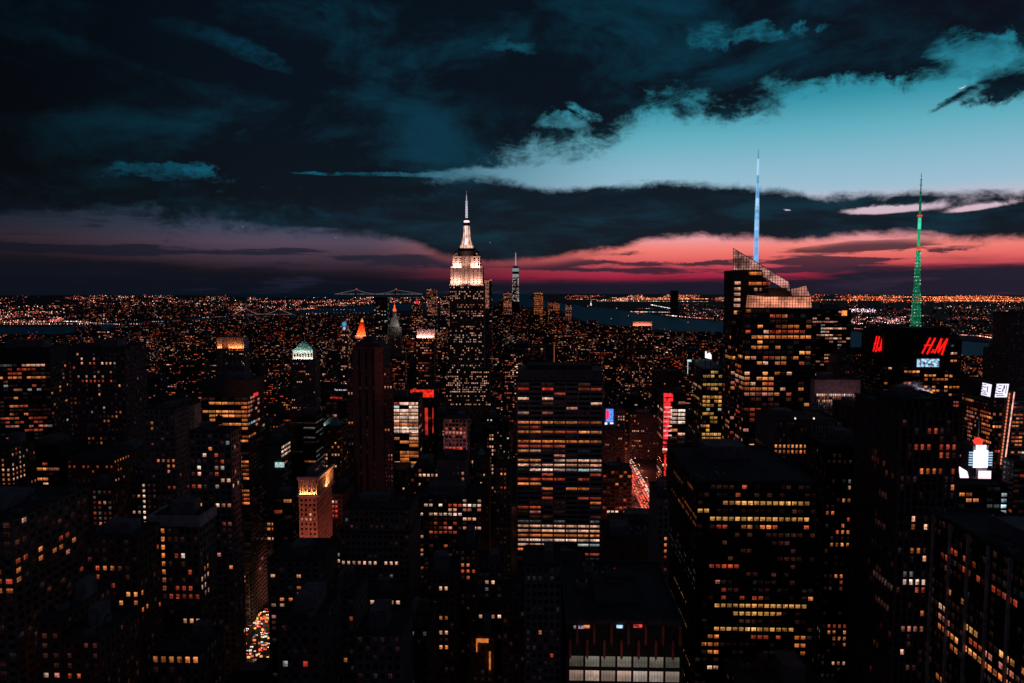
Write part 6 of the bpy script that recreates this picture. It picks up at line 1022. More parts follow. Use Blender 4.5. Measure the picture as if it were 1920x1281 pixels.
crowned('tower with two orange floodlit crown bays split by a dark recess', 406, 457, 633, 655, 1400, 28, 12, [(F, 658, 428, 456, .8, 'o'), (F, 663, 428, 456, .4, 'w'), (F, 700, 430, 455, .4, 'o'), (F, 709, 430, 457, .95, 'w')], .05, 715, 17000, (1.0, .28, .08), gap=(417.5, 429.5), side=False)
crowned('slim tower with a pink fluted floodlit crown and faint reddish striped shaft', 780, 813, 617, 636, 1050, 22, 6, [(F, 641, 781, 810, .8, 'o'), (F, 650, 783, 787, 1, 'w'), (F, 663, 800, 812, 1, 'r'), (F, 680, 785, 800, .9, 'r'), (F, 696, 785, 800, .9, 'r'), (F, 712, 786, 800, .9, 'r')], .22, 718, 9000, (1.0, .42, .34), wall='brick')
crowned('tower with a salmon lit top band near the bay and many lit windows', 1186, 1223, 603, 612.5, 1500, 26, 8, [], .30, 690, 6500, (1.0, .24, .13), side=False, name='apartment_tower', wall='brick')
# lower tip of the island, the far slender ones
t = Tower('glass_skyscraper', 'very distant tapering glass tower with a white lit mast beyond the deco skyscraper', 960, 973.5, 500, 5200, cat='skyscraper')
b = MB(); cxm = t.w / 2; b.frustum(0, t.w, 0, 50, 0, 3, t.w - 3, 5, 45, t.H); b.build('wall', M['dark'], t.root)
b = MB()
for y_, p_, q_ in ((506, 1, 'C'), (517, 1, 'C')):
    z0, z1 = t.hit(960, y_ + 3.2, -1)[1], t.hit(960, y_ - 3.0, -1)[1]; b.box(2.8, t.w - 2.8, 1.0, 4.0, z0, z1, col=(.20, .24, .26), bottom=True)
b.build('lit_band', M['lamp'], t.root)
b = MB()
for _ in range(170):
    y_ = random.uniform(521, 566); f = random.random(); x = t.w * (f ** .6 if random.random() < .5 else f); z = t.hit(960, y_, 0)[1]; kk = 3 * z / t.H; ww = random.uniform(3, 9)
    if random.random() < .25: x = kk + .5; ww = 4
    elif random.random() < .25: x = t.w - kk - 5; ww = 4
    x = min(max(x, kk), t.w - kk - ww); b.quad((x, -1, z), (x + ww, -1, z), (x + ww, -1, z + 5), (x, -1, z + 5), tone(random.choice('wCgpc'), .5), 1)
b.build('windows', M['window'], t.root, kind='stuff')
zz = lambda y_: t.hit(966, y_, 25)[1]; b = MB(); b.lathe(cxm, 25, [(10, t.H), (10, t.H + 8)], 12, col=(.02, .02, .025)); b.lathe(cxm, 25, [(4.5, t.H + 8), (3.2, zz(484)), (2.2, zz(474))], 8, col=(.36, .30, .34)); b.build('mast', M['lamp'], t.root)
HEROES.append((958, 975, 474, 566, 5200))
def lit_box(label, xl, xr, ytop, ybot, D, dep, fill, tones, name='apartment_tower', sty=None, rows=()):
    t = Tower(name, label, xl, xr, ytop, D, cat='tower'); z = t.hit(xl, ybot, 0)[1]
    t.block(0, t.w, 0, dep, 0, t.H, style=sty or (max(4., t.w / 9), 4.2, .12, .3, .3, .3, 'dark', 1), grid=False, wall='dark')
    t.light(list(rows), fill, tones, 60); HEROES.append((xl, xr, ytop, ybot, D)); return t
lit_box('slender apartment tower all aglow in pink just behind the deco skyscraper', 905.5, 917, 526, 578, 1900, 18, .0, ['p'], sty=(1.9, 4.2, .25, .25, .3, .3, 'dark', 1), rows=[(F, y_ * 2.95 + 529, 905, 918, .85, 'p' if y_ % 3 else 'w') for y_ in range(0, 17)])
lit_box('dark slim twin of the pink glowing tower', 917.6, 922, 524, 580, 1910, 18, .25, ['p', 'w', 'd'])
lit_box('square orange glowing tower at the tip of the island', 1001, 1018, 548, 575, 4800, 50, .75, ['o', 'o', 'p'])
lit_box('broad rosy lit tower beside the square orange glowing one', 1028, 1049, 567, 585, 4600, 50, .7, ['p', 'r', 'o'])
lit_box('speckled dark tower at the water edge of the island tip', 1061, 1072, 571, 602, 4500, 40, .4, ['w', 'p', 'r'])
lit_box('red speckled block beside the distant tapering glass tower', 944, 959, 548, 590, 5000, 50, .5, ['p', 'r', 'w'])
lit_box('dark double slab with dots of cool white light far behind the orange red pyramid', 701, 726, 558, 612, 2600, 40, .07, ['c', 'w'])
lit_box('tiny yellow green glowing tower before the bay', 724.5, 729, 566, 581, 3600, 12, .95, ['y'])
lit_box('far tower cluster block with a white tipped pinnacle', 800, 808, 541, 590, 4700, 40, .4, ['w', 'p', 'r'])
lit_box('tall speckled far block beside the white tipped pinnacle', 809, 818, 543, 592, 4720, 40, .4, ['p', 'r', 'w'])
lit_box('long low lit block behind the deco skyscraper edge', 826, 845, 556, 600, 4300, 40, .35, ['w', 'p', 'd'])
lit_box('black unlit tower rising alone across the bay', 1259, 1272, 545, 585, 7000, 60, .0, ['d'])
t = lit_box('dark block with a small glowing red dome before the bay', 772, 790, 570, 600, 3300, 40, .25, ['r', 'p', 'w'])
b = MB(); b.lathe(t.w / 2, 20, [(11, t.H), (10, t.H + 6), (6, t.H + 12), (.5, t.H + 20)], 12); b.build('dome', glowmat('red_dome', (.8, .03, .03), 1.0, .05), t.root)
t = lit_box('office slab edged by thin pale lines and a glowing orange strip, mostly dark', 985, 1023, 648, 690, 1250, 24, .08, ['p', 'w', 'd'], name='office_tower')
b = MB()
for x in (998, 1021.5): xx, z = t.hit(x, 648, 0); b.box(xx - .5, xx + .5, -.8, -.1, 40, t.H)
b.box(t.hit(998, 648, 0)[0] + .52, t.hit(1021.5, 648, 0)[0] - .52, -.8, -.1, t.H - 1.2, t.H, bottom=True); b.build('edge_trim', M['pale'], t.root)
b = MB(); xx, z = t.hit(1038, 646, 0); b.box(t.w, xx + .6, 2, 20, 0, z - 1); b.build('wing', M['dark'], t.root); b = MB(); b.box(xx + .65, xx + 1.5, 1, 2.2, z - 42, z); b.build('light_strip', glowmat('orange_edge_strip', (.42, .10, .03)), t.root)
t = lit_box('dark tower showing two round blue lit clock faces', 638, 652, 598, 640, 1800, 22, .2, ['p', 'w'], name='clock_tower')
for y_, r, c_ in ((608, 5.5, (.05, .30, .55)), (615.5, 3.4, (.35, .55, .75))):
    x, z = t.hit(645.5, y_, -1.2); b = MB(); n = 20; k_ = [(x + r * cos(2 * pi * i / n), z + r * sin(2 * pi * i / n)) for i in range(n)]; b.prism(k_, -1.5, -.9); b.build('clock_face', glowmat('blue_clock', c_), t.root)
t = lit_box('low dark block carrying a line of small white letters', 604, 652, 738, 760, 760, 24, .04, ['d', 'p', 'g'], name='office_block')
cu = bpy.data.curves.new('lettering', 'FONT'); cu.body = 'You are not a'; cu.size = 5.2; cu.extrude = .1; cu.materials.append(glowmat('white_lettering', (.75, .75, .78)))
x, z = t.hit(627, 732.5, -.6); to = bpy.data.objects.new('letter_sign', cu); COL.objects.link(to)
dgx = bpy.context.evaluated_depsgraph_get(); me = bpy.data.meshes.new_from_object(to.evaluated_get(dgx)); bpy.data.objects.remove(to); to = bpy.data.objects.new('letter_sign', me); COL.objects.link(to)
sc_ = (t.hit(652, 732, -.6)[0] - x) / max(v.co.x for v in me.vertices); to.parent = t.root; to.location = (x, -.6, z); to.rotation_euler = (pi / 2, 0, 0); to.scale = (sc_, sc_ * 1.1, 1)
b = MB(); b.box(x - .5, x + .3, -.4, .2, t.H, z + .1); x9 = t.hit(651, 732, -.6)[0]; b.box(x9, x9 + .8, -.4, .2, t.H, z + .1); b.box(x - .5, x9 + .8, -.42, .18, z - .5, z - .1, bottom=True); b.build('sign_frame', M['steel'], t.root)
b = MB(); x, z = t.hit(619, 746, -.9); x1 = t.hit(641, 746, -.9)[0]; b.box(x, x1, -1.2, -.8, z - 1, z + 1, bottom=True); b.build('red_sign', glowmat('dim_red_sign', (.30, .02, .02), 1.0, .5, .2, 1.4), t.root)

# ------------------------------------------------------------------ the rest of the street grid: nearer blocks one by one
rng = random.Random(21)
ga, gb = (cos(GRID), sin(GRID)), (-sin(GRID), cos(GRID))
def vnoise(x, y):
    i, j = math.floor(x), math.floor(y); u, v = x - i, y - j; u, v = u * u * (3 - 2 * u), v * v * (3 - 2 * v)
    h = lambda a, b: ((math.sin(a * 127.1 + b * 311.7) * 43758.5453) % 1.0)
    return (h(i, j) * (1 - u) + h(i + 1, j) * u) * (1 - v) + (h(i, j + 1) * (1 - u) + h(i + 1, j + 1) * u) * v
def g2w(u, v): return (u * ga[0] + v * gb[0], u * ga[1] + v * gb[1])
CLEAR = [(1184, 1234, 872, 974, 1060), (428, 526, 1190, 1270, 600), (1596, 1642, 616, 652, 1e5), (1780, 1895, 630, 668, 1e5), (1062, 1132, 570, 600, 1e5), (1132, 1212, 575, 611, 1e5), (1212, 1372, 588, 622, 1e5), (-50, 125, 610, 627, 1e5),
         (1696, 1798, 600, 664, 1e5)]
def allowed_top(xl, xr, D, want):
    """highest a block may reach in the picture without covering what a farther landmark shows"""
    y = want
    for (a, b, yt, yb, d) in HEROES + CLEAR:
        if d > D + 5 and xr > a - 1 and xl < b + 1: y = max(y, min(yb, 1400))
    return y
def blocked(u0, u1, v0, v1):
    return any(a < u1 - 1 and b > u0 + 1 and c < v1 - 1 and d > v0 + 1 for a, b, c, d in FOOT)
AVE = [133 + 155 * k for k in range(-14, 14)]
SIZES = ('small', 'low', 'squat', 'plain', 'slim', 'wide', 'stepped')
REFS = [(-2000, 60, 'the corner department store'), (60, 200, 'the dotted column tower'), (200, 400, 'the pale corniced tower'), (400, 540, 'the orange crowned tower'), (540, 640, 'the domed tower'), (640, 760, 'the striped stone tower'), (760, 900, 'the art deco skyscraper'), (900, 990, 'the flat topped bay tower'),
        (990, 1140, 'the flat topped bay tower'), (1140, 1240, 'the red traffic avenue'), (1240, 1380, 'the yellow lit glass tower'), (1380, 1540, 'the blue spired skyscraper'), (1540, 1640, 'the pink ribbed slab'), (1640, 1800, 'the red letter sign tower'), (1800, 4200, 'the white emblem corner tower')]
cand = []
for a in range(len(AVE) - 1):
    for k in range(2, 42):
        v0 = 40 + k * 80; v1 = v0 + 62; u0, u1 = AVE[a] + 13, AVE[a + 1] - 13
        n = rng.choice((2, 3, 3, 4)); w = (u1 - u0) / n
        for i in range(n):
            for half in (0, 1):
                cand.append((u0 + i * w + 1, u0 + (i + 1) * w - 1, v0 + half * 31, v0 + half * 31 + 30))
cand.sort(key=lambda c: c[2])
NFILL = 0; LEFT = []; fcount = {}
for (u0, u1, v0, v1) in cand:
    p0, p1 = g2w(u0, v0), g2w(u1, v0); D = (p0[1] + p1[1]) / 2
    if D < 170: continue
    xl, xr = to_px(*p0, 20)[0], to_px(*p1, 20)[0]
    if xr < -60 or xl > 1980: continue
    c = g2w((u0 + u1) / 2, (v0 + v1) / 2)
    if blocked(u0, u1, v0, v1):
        if not blocked(u0, (u0 + u1) / 2, v0, v1): u1 = (u0 + u1) / 2
        elif not blocked((u0 + u1) / 2, u1, v0, v1): u0 = (u0 + u1) / 2
        elif not blocked(u0, u1, v0, (v0 + v1) / 2): v1 = (v0 + v1) / 2
        elif not blocked(u0, u1, (v0 + v1) / 2, v1): v0 = (v0 + v1) / 2
        else: continue
        p0, p1 = g2w(u0, v0), g2w(u1, v0); D = (p0[1] + p1[1]) / 2; xl, xr = to_px(*p0, 20)[0], to_px(*p1, 20)[0]
    if D > 1060 or NFILL >= 270: LEFT.append((u0, u1, v0, v1, D, xl, xr)); continue
    h = rng.lognormvariate(4.0, .42); h = min(max(h, 18), 165)
    want = to_px(p0[0], p0[1], h)[1]
    q0, q1 = g2w(u0, v1), g2w(u1, v1); xs_ = [xl, xr, to_px(*q0, 20)[0], to_px(*q1, 20)[0]]
    top = allowed_top(min(xs_), max(xs_), D, max(want, 700))
    hh = pt((xl + xr) / 2, top, D)[2]
    if top > want + 1: hh -= 11 if D > 300 else 7
    if hh < 9: continue
    wall = rng.choice(('brick', 'stone', 'grey', 'plum', 'dark', 'tan', 'black')); sty = rng.choice(('punch', 'brickp', 'punch', 'brickp', 'fins', 'curtain', 'band'))
    few = rng.choice((.04, .07, .10, .14, .20, .28)); mode = rng.choice((['o', 'd', 'r', 'w', 'd'], ['d', 'd', 'r'], ['w', 'p', 'd', 'w', 'c'], ['o', 'o', 'r', 'd']))
    ref = [r for a_, b_, r in REFS if a_ <= (xl + xr) / 2 < b_][0]
    rel = 'in front of' if D < 520 else 'near' if D < 760 else 'beyond'
    shape = 'low' if hh < 35 else 'mid height' if hh < 75 else 'tall'
    look = 'almost unlit' if few < .03 else 'sparsely lit' if few < .1 else 'window speckled'
    lab = f'{shape} {look} {wall if wall in ("brick", "stone") else "dark"} city block {rel} {ref}'
    t = Tower('city_block', lab, xl, xr, to_px(p0[0], p0[1], hh)[1], D, cat='building', group='city blocks: ' + lab)
    dep = v1 - v0
    if hh > 70 and rng.random() < .5:
        z = hh * rng.uniform(.55, .8); s_ = rng.uniform(2.5, 6); t.block(0, t.w, 0, dep, 0, z, style=sty, wall=wall); t.block(s_, t.w - s_, s_, dep - s_, z + .3, t.H, style=sty, wall=wall); t.plant(s_, t.w - s_, s_, dep - s_, t.H, 2, tank=rng.random() < .4)
    else:
        t.block(0, t.w, 0, dep, 0, t.H, style=sty, wall=wall); t.plant(0, t.w, 0, dep, t.H, rng.choice((1, 2, 3)), tank=rng.random() < .5)
    t.light([], few, mode, 24 if D < 450 else 12)
    NFILL += 1
print('fill blocks', NFILL, 'left', len(LEFT))

# ------------------------------------------------------------------ thousands of farther buildings: one mass of city
city = MB(); nb = 0
def lump(x, y, w, d, h, yaw, lit, tones, fh=3.8, cw=3.4, side=0, k=1.0):
    ex, ey = cos(yaw), sin(yaw); z0 = gz(x, y) - 1
    W_ = lambda u, v, z: (x + u * ex - v * ey, y + u * ey + v * ex, z0 + z)
    n = len(city.v); h += 1
    city.v += [W_(0, 0, 0), W_(w, 0, 0), W_(w, d, 0), W_(0, d, 0), W_(0, 0, h), W_(w, 0, h), W_(w, d, h), W_(0, d, h)]
    for f in ((0, 1, 5, 4), (1, 2, 6, 5), (2, 3, 7, 6), (3, 0, 4, 7), (4, 5, 6, 7)): city.face([n + i for i in f], 1)
    nf, nc = max(1, int(h / fh)), max(1, int(w / cw))
    m = int(lit * nf * nc + rng.random())
    rowpref = [rng.random() for _ in range(nf)]
    for _ in range(m):
        j = int(rng.random() * nf) if rng.random() < .6 else max(range(0, nf), key=lambda q: rowpref[q] * rng.random()); i = int(rng.random() * nc)
        u, z = (i + .2) * w / nc, (j + .3) * h / nf; run = rng.choice((1, 1, 1, 2, 3)) if rng.random() < .5 else 1
        ww = min(w / nc * (run - .4), w - u - .2); zz_ = h / nf * .52 * k; col = tone(rng.choice(tones), .6)
        city.quad(W_(u, -.25, z), W_(u + ww * k, -.25, z), W_(u + ww * k, -.25, z + zz_), W_(u, -.25, z + zz_), col, 1)
    if side and m > 3:
        xx = w + .25 if side > 0 else -.25
        for _ in range(m // 3):
            j = int(rng.random() * nf); v = rng.random() * (d - 4); z = (j + .3) * h / nf; col = tone(rng.choice(tones), .6)
            city.quad(W_(xx, v, z), W_(xx, v + 2.6, z), W_(xx, v + 2.6, z + h / nf * .5), W_(xx, v, z + h / nf * .5), col, 1)
    FOOT2.append((x, y))
FOOT2 = []
TN = [['w', 'p', 'r', 'o'], ['o', 'r', 'd', 'R'], ['w', 'p', 'c', 'r'], ['p', 'r', 'r', 'd'], ['w', 'd', 'r', 'o'], ['W', 'p', 'r', 'o']]
def inside(px, py, poly):
    c = False; n = len(poly)
    for i in range(n):
        (x0, y0), (x1, y1) = poly[i], poly[i - 1]
        if (y0 > py) != (y1 > py) and px < (x1 - x0) * (py - y0) / (y1 - y0) + x0: c = not c
    return c
shore = gp(east)
def on_island(x, y):                                               # nearer than the shoreline
    px_, py_ = to_px(x, y, gz(x, y))
    for (a, b), (c_, d) in zip(east, east[1:]):
        if a <= px_ < c_: return py_ > b + (d - b) * (px_ - a) / (c_ - a) + .8
    return False
for (u0, u1, v0, v1, D, xl, xr) in LEFT:
    c = g2w(u0, v0)
    if not on_island(*c): continue
    if rng.random() < (.04 if D < 2000 else .12): continue
    h = rng.lognormvariate(3.55 if D < 2200 else 3.2, .55); h = min(max(h, 9), 150)
    if 790 < xl < 1060 and D > 3200: h *= 1.5
    top = allowed_top(xl, xr, D, max(to_px(c[0], c[1], h)[1], 560)); hh = pt((xl + xr) / 2, top, D)[2]
    if hh < 6: continue
    f = rng.random() * .6 + .4 * vnoise(u0 / 260, v0 / 260); lump(c[0], c[1], u1 - u0, v1 - v0, hh, GRID, .05 if f < .25 else .14 if f < .5 else .27 if f < .68 else .46, rng.choice(TN), side=1 if (xl < 1000) else -1); nb += 1
# beyond the blocks of the regular grid, down to the tip of the island
y = 3440.0
while y < 6200:
    for _ in range(int(46 + y * .012)):
        px_ = rng.uniform(-60, 1980); D = y + rng.uniform(-60, 60); x = ray(px_, 600)[0] / ray(px_, 600)[1] * D
        if not on_island(x, D): continue
        tip = max(0, 1 - abs(px_ - 940) / 150) if D > 3800 else 0
        h = min(max(rng.lognormvariate(3.1 + 1.1 * tip, .5), 8), 190); w = rng.uniform(22, 55)
        top = allowed_top(px_, px_ + w / D * FPX, D, max(to_px(x, D, h)[1], 548)); hh = pt(px_, top, D)[2]
        if hh < 6: continue
        lump(x, D, w, rng.uniform(20, 40), hh, GRID + rng.uniform(-.1, .1), .09 if rng.random() < .6 else .24, rng.choice(TN), cw=4.5, fh=4.5); nb += 1
    y += 78
# across the river: towers of the other downtown, then low roofs
for _ in range(560):
    px_ = rng.gauss(300, 150) if rng.random() < .6 else rng.uniform(-40, 860); py_ = rng.uniform(562, 606)
    x, yy, z = ground(px_, py_)
    if on_island(x, yy) or not inside(x, yy, BK): continue
    cl = exp(-((px_ - 250) / 90) ** 2) + .7 * exp(-((px_ - 420) / 60) ** 2)
    h = min(max(rng.lognormvariate(2.9 + .95 * cl, .5), 8), 150); w = rng.uniform(20, 45)
    top = allowed_top(px_, px_ + w / yy * FPX, yy, max(to_px(x, yy, h)[1], 549)); hh = pt(px_, top, yy)[2]
    if hh < 6: continue
    lump(x, yy, w, 30, hh, rng.uniform(-.5, .5), .10 if rng.random() < .6 else .32, rng.choice(TN), cw=5.5, fh=5.5); nb += 1
for _ in range(420):
    px_ = rng.uniform(1230, 1960); py_ = rng.uniform(566, 634); x, yy, z = ground(px_, py_)
    if on_island(x, yy) or not inside(x, yy, NJ): continue
    h = min(max(rng.lognormvariate(2.7, .5), 7), 80); w = rng.uniform(20, 60); lump(x, yy, w, 30, h, rng.uniform(-.5, .5), .12, rng.choice(TN), cw=5.5, fh=5.5); nb += 1
o = city.build('distant_city', [M['window'], wallmat('far_wall', (.05, .045, .05))], kind='stuff')
tag(o, 'dense mass of small dark buildings speckled with lit windows reaching to the water', 'city'); print('distant buildings', nb, len(city.f))

# ------------------------------------------------------------------ street and harbour lamps out to the horizon: too many to count
lamps = MB()
def lamp(x, y, col, s=None, h=9.0, px=.5):
    d = hypot(x, y); r = max(.35, d / FPX * px); z = gz(x, y) + h
    n = len(lamps.v); lamps.v += [(x, y, z + r * 1.15), (x - r, y - r * .4, z), (x + r, y - r * .4, z), (x, y + r, z), (x, y, z - r * 1.15)]
    for f in ((0, 1, 2), (0, 2, 3), (0, 3, 1), (4, 2, 1), (4, 3, 2), (4, 1, 3)): lamps.face([n + i for i in f], 0, col)
WARM = [(1.1, .22, .06), (1.3, .38, .14), (.9, .10, .05), (.6, .05, .04), (1.4, .70, .45), (1.2, .9, .85), (.7, .16, .05)]
ROSE = [(1.2, .30, .26), (1.4, .8, .72), (.9, .12, .12), (1.4, 1.1, 1.1), (.6, .07, .06)]
def lc(pal, k): c = rng.choice(pal); f = k * (.12 + rng.random() ** 3 * 3.4); return tuple(v * f for v in c)
def scatter(n, x0, x1, y0, y1, pal, k=1.0, px=.5, poly=None, gauss=None):
    c = 0
    for _ in range(n):
        px_ = rng.uniform(x0, x1); py_ = rng.uniform(y0, y1) if not gauss else rng.gauss((y0 + y1) / 2, (y1 - y0) / 2 * gauss)
        if py_ < 552.3: continue
        if vnoise(px_ / 34, py_ / 5.5) < .42 + .1 * rng.random(): continue
        x, y, _z = ground(px_, py_)
        if poly and not inside(x, y, poly): continue
        for _k in range(rng.choice((1, 1, 1, 2, 3))):
            q = y / 1400 * 2.2; lamp(x + rng.gauss(0, q * 1.2), y + rng.gauss(0, q * 3), lc(pal, k), px=px * rng.uniform(.55, 1.15))
def road(a, b, n, pal, k=1.0, px=.5, jit=.06):
    (xa, ya, _), (xb, yb, _) = ground(*a), ground(*b)
    for i in range(n):
        f = (i + rng.uniform(-.25, .25)) / n; lamp(xa + (xb - xa) * f + rng.gauss(0, jit * 10), ya + (yb - ya) * f, lc(pal, k), px=px)
scatter(1800, -60, 860, 555, 611, WARM, 1.0, .5, BK); scatter(1400, -60, 600, 585, 611, WARM + ROSE, 1.0, .55, BK); scatter(1100, 420, 860, 557, 585, WARM + ROSE, 1.1, .5, BK); scatter(700, 120, 480, 553.5, 575, WARM + ROSE, .9, .5, BK)
for _ in range(26):
    a = rng.uniform(-60, 800); y_ = rng.uniform(558, 606); road((a, y_), (a + rng.uniform(40, 190), y_ + rng.uniform(-5, 4)), rng.randint(10, 30), WARM + ROSE, 1.0, .5)
road((0, 610.3), (300, 609.8), 62, ROSE + WARM[:3], 1.5, .62); road((0, 607), (170, 604.5), 44, [(1.4, 1.2, 1.15), (1.4, .6, .45)], 1.5, .62); road((100, 603), (240, 612), 40, [(1.3, 1.25, 1.2)], 1.2, .5); road((95, 602.5), (118, 602), 16, [(1.4, .12, .10)], 1.6, .7)
road((580, 575), (700, 567), 60, WARM, 1.5, .55); road((555, 583), (590, 579), 22, WARM, 1.8, .6); road((500, 592), (620, 590), 34, WARM, 1.2, .5)
scatter(2300, 1500, 2050, 553.2, 568, WARM[:4] + [(1.3, .30, .08)], 1.15, .55, NJ, .55); scatter(500, 1060, 1400, 553.0, 561.5, WARM[:4], .9, .5, NJ)
scatter(900, 1150, 1380, 553.6, 566.5, WARM, 1.0, .5, NJ)
for _ in range(11): y_ = rng.uniform(556.5, 566); a = rng.uniform(1480, 1800); road((a, y_), (a + rng.uniform(120, 420), y_ + rng.uniform(-1, 1.6)), rng.randint(50, 120), WARM[:3] + [(1.4, .42, .16)], 1.5, .55)
road((1060, 561.4), (1180, 564), 50, WARM + ROSE, 1.2, .5); road((1120, 565), (1330, 566.5), 90, [(1.3, .85, .6), (1.3, .4, .15)], 1.3, .55); road((1155, 562), (1330, 561), 120, [(1.4, .34, .08), (1.4, .5, .2)], 1.5, .6)
scatter(560, 1590, 1930, 572, 606, ROSE + WARM, .75, .5, NJ); scatter(420, 1590, 1720, 596, 610, ROSE, 1.1, .55, NJ); scatter(120, 1592, 1640, 580, 587, [(1.3, 1.1, 1.25), (1.2, .6, .7)], 1.5, .6, NJ); scatter(450, 1700, 1960, 575, 634, WARM, .7, .5, NJ); scatter(360, 1280, 1420, 570, 602, ROSE + WARM, .8, .5, NJ)
road((1220, 572.6), (1258, 580), 44, [(1.3, 1.1, 1.05)], 1.6, .5); road((1183, 586), (1262, 587.5), 44, [(1.2, 1.1, 1.05)], 1.3, .5); road((1195, 580), (1225, 580), 12, [(1.1, 1.0, .95)], 1.3, .5); road((1240, 592), (1290, 597), 40, ROSE, 1.6, .6); road((1290, 597), (1370, 602), 60, ROSE + WARM, 1.1, .55); road((1191, 586.5), (1206, 587), 12, [(1.2, .25, .06)], 1.4, .7)
road((1600, 618.5), (1665, 624), 30, ROSE, 1.0, .55); road((1780, 630), (1835, 633), 30, WARM + ROSE, 1.3, .6); road((1832, 632.5), (1896, 643), 56, WARM + [(1.4, .7, .4)], 1.6, .65); road((1832, 629), (1900, 636), 34, WARM, 1.2, .6)
road((0, 646.5), (46, 646.5), 16, [(1.1, .8, .6)], 1.2, .6); scatter(40, 0, 70, 626, 640, [(1.3, .1, .06), (1.2, 1.0, .95)], 1.0, .7)
# street lamps of the island's own avenues
for a in AVE:
    for k in range(60):
        v = 900 + k * 62 + rng.uniform(-12, 12); c = g2w(a + rng.choice((-7, 7)), v)
        if on_island(*c): lamp(c[0], c[1], lc(WARM + ROSE, .9), px=.6)
for k in range(12, 44):
    for _ in range(58):
        c = g2w(rng.uniform(-1.0, 1.0) * (500 + 75 * k), 40 + k * 80 + 71)
        if on_island(*c): lamp(c[0], c[1], lc(WARM + ROSE, .7), px=.6)
o = lamps.build('distant_lamps', M['lamp'], kind='stuff'); tag(o, 'countless orange, red and white street and harbour lamps spread out to the horizon', 'lights'); print('lamps', len(lamps.f) // 6)

# ------------------------------------------------------------------ roads, traffic, street lamps
roads = MB()
for a in AVE:
    for k in range(30): v0, v1 = 60 + k * 90, 60 + (k + 1) * 90; p = [g2w(a - 11, v0), g2w(a + 11, v0), g2w(a + 11, v1), g2w(a - 11, v1)]; roads.quad(*[(x, y, gz(x, y) + .06) for x, y in p])
roads.build('avenue', M['asphalt'], kind='structure')
marks = MB()
for a in AVE[9:18]:
    for k in range(100):
        for q in (-3.7, 0, 3.7): v0 = 400 + k * 9.0; p = [g2w(a + q - .09, v0), g2w(a + q + .09, v0), g2w(a + q + .09, v0 + 3.2), g2w(a + q - .09, v0 + 3.2)]; marks.quad(*[(x, y, gz(x, y) + .075) for x, y in p])
marks.build('road_markings', M['pale'], kind='structure')
HL, TL = glowmat('headlight_glow', (2.6, 2.0, 1.7)), glowmat('taillight_glow', (3.0, .16, .10))
def car_mesh():
    b = MB(); b.prism([(-2.2, .35), (2.2, .35), (2.25, .8), (1.5, .95), (.7, 1.5), (-1.2, 1.5), (-1.9, 1.0), (-2.25, .9)], -.9, .9); o = b.build('body', M['steel']); return o
paints = [wallmat('car_paint_' + n_, c_, .3, .3, .1) for n_, c_ in (('black', (.02, .02, .02)), ('yellow', (.5, .3, .03)), ('white', (.5, .5, .5)), ('grey', (.12, .12, .13)))]
bodies = []
for pm_ in paints: o = car_mesh(); o.data.materials[0] = pm_; bodies.append(o)
w_ = MB(); w_.prism([(.36 * cos(2 * pi * i / 12), .36 + .36 * sin(2 * pi * i / 12)) for i in range(12)], -.1, .1); wheel = w_.build('wheel', M['black'])
h_ = MB(); h_.box(2.2, 2.34, -.36, .36, .45, 1.0, bottom=True); hl = h_.build('headlight', HL)
h_ = MB(); h_.box(-2.36, -2.22, -.38, .38, .5, 1.1, bottom=True); tl = h_.build('taillight', TL)
proto = bodies + [wheel, hl, tl]
def link_copy(src, parent, loc=(0, 0, 0)): c_ = src.copy(); COL.objects.link(c_); c_.parent = parent; c_.location = loc; return c_
NCAR = 0
def car(u, v, away, lab, grp):
    global NCAR
    x, y = g2w(u, v); e = empty('car', (x, y, gz(x, y) + .08), GRID + (pi / 2 if away else -pi / 2), lab, 'car', grp)
    link_copy(bodies[rng.choice((0, 0, 1, 1, 2, 3))], e)
    for cx_ in (-1.4, 1.4):
        for s_ in (-.93, .93): link_copy(wheel, e, (cx_, s_, 0))
    for s_ in (-.6, .6): link_copy(hl, e, (0, s_, 0)); link_copy(tl, e, (0, s_, 0))
    NCAR += 1
A1 = 133.0
for lane, away in ((-9, True), (-5.6, True), (-2, True), (1.6, True), (5.2, False), (8.8, False)):
    v = 775 + rng.uniform(0, 6)
    while v < 1100: car(A1 + lane + rng.uniform(-.4, .4), v, away, 'car in the queue of red tail lights on the wide avenue' if away else 'car with bright headlights coming up the wide avenue', 'cars on the wide avenue tail lights' if away else 'cars on the wide avenue headlights'); v += rng.choice((6.4, 7.0, 7.5, 9, 12, 16))
for _ in range(60): car(rng.uniform(-215, -176), rng.uniform(478, 566), rng.random() < .5, 'car in the crowded glittering street corner below the pale smooth tower', 'cars at the crowded street corner')
for _ in range(16): car(rng.uniform(66, 112), rng.uniform(772, 782), rng.random() < .5, 'car on the cross street before the brick block', 'cars on the cross street')
for o in proto: bpy.data.objects.remove(o)
lp = MB(); lp.lathe(0, 0, [(.16, 0), (.09, 8.6)], 8); lp.bar((0, 0, 8.5), (1.8, 0, 9.0), .07, 6); post = lp.build('post', M['steel'])
lh = MB(); lh.box(1.3, 2.5, -.35, .35, 8.75, 9.1, bottom=True); head = lh.build('lamp_head', glowmat('sodium', (1.6, .75, .35)))
NL = 0
def street_lamp(u, v, power, col, lab, grp, yaw=0):
    global NL
    x, y = g2w(u, v); e = empty('street_lamp', (x, y, gz(x, y)), yaw, lab, 'street lamp', grp); link_copy(post, e); link_copy(head, e); NL += 1
    if power:
        l = bpy.data.lights.new('street_lamp_light', 'POINT'); l.energy = power; l.color = col; l.shadow_soft_size = 1.5; o = bpy.data.objects.new('street_lamp_light', l); COL.objects.link(o); o.parent = e; o.location = (1.9, 0, 8.2)
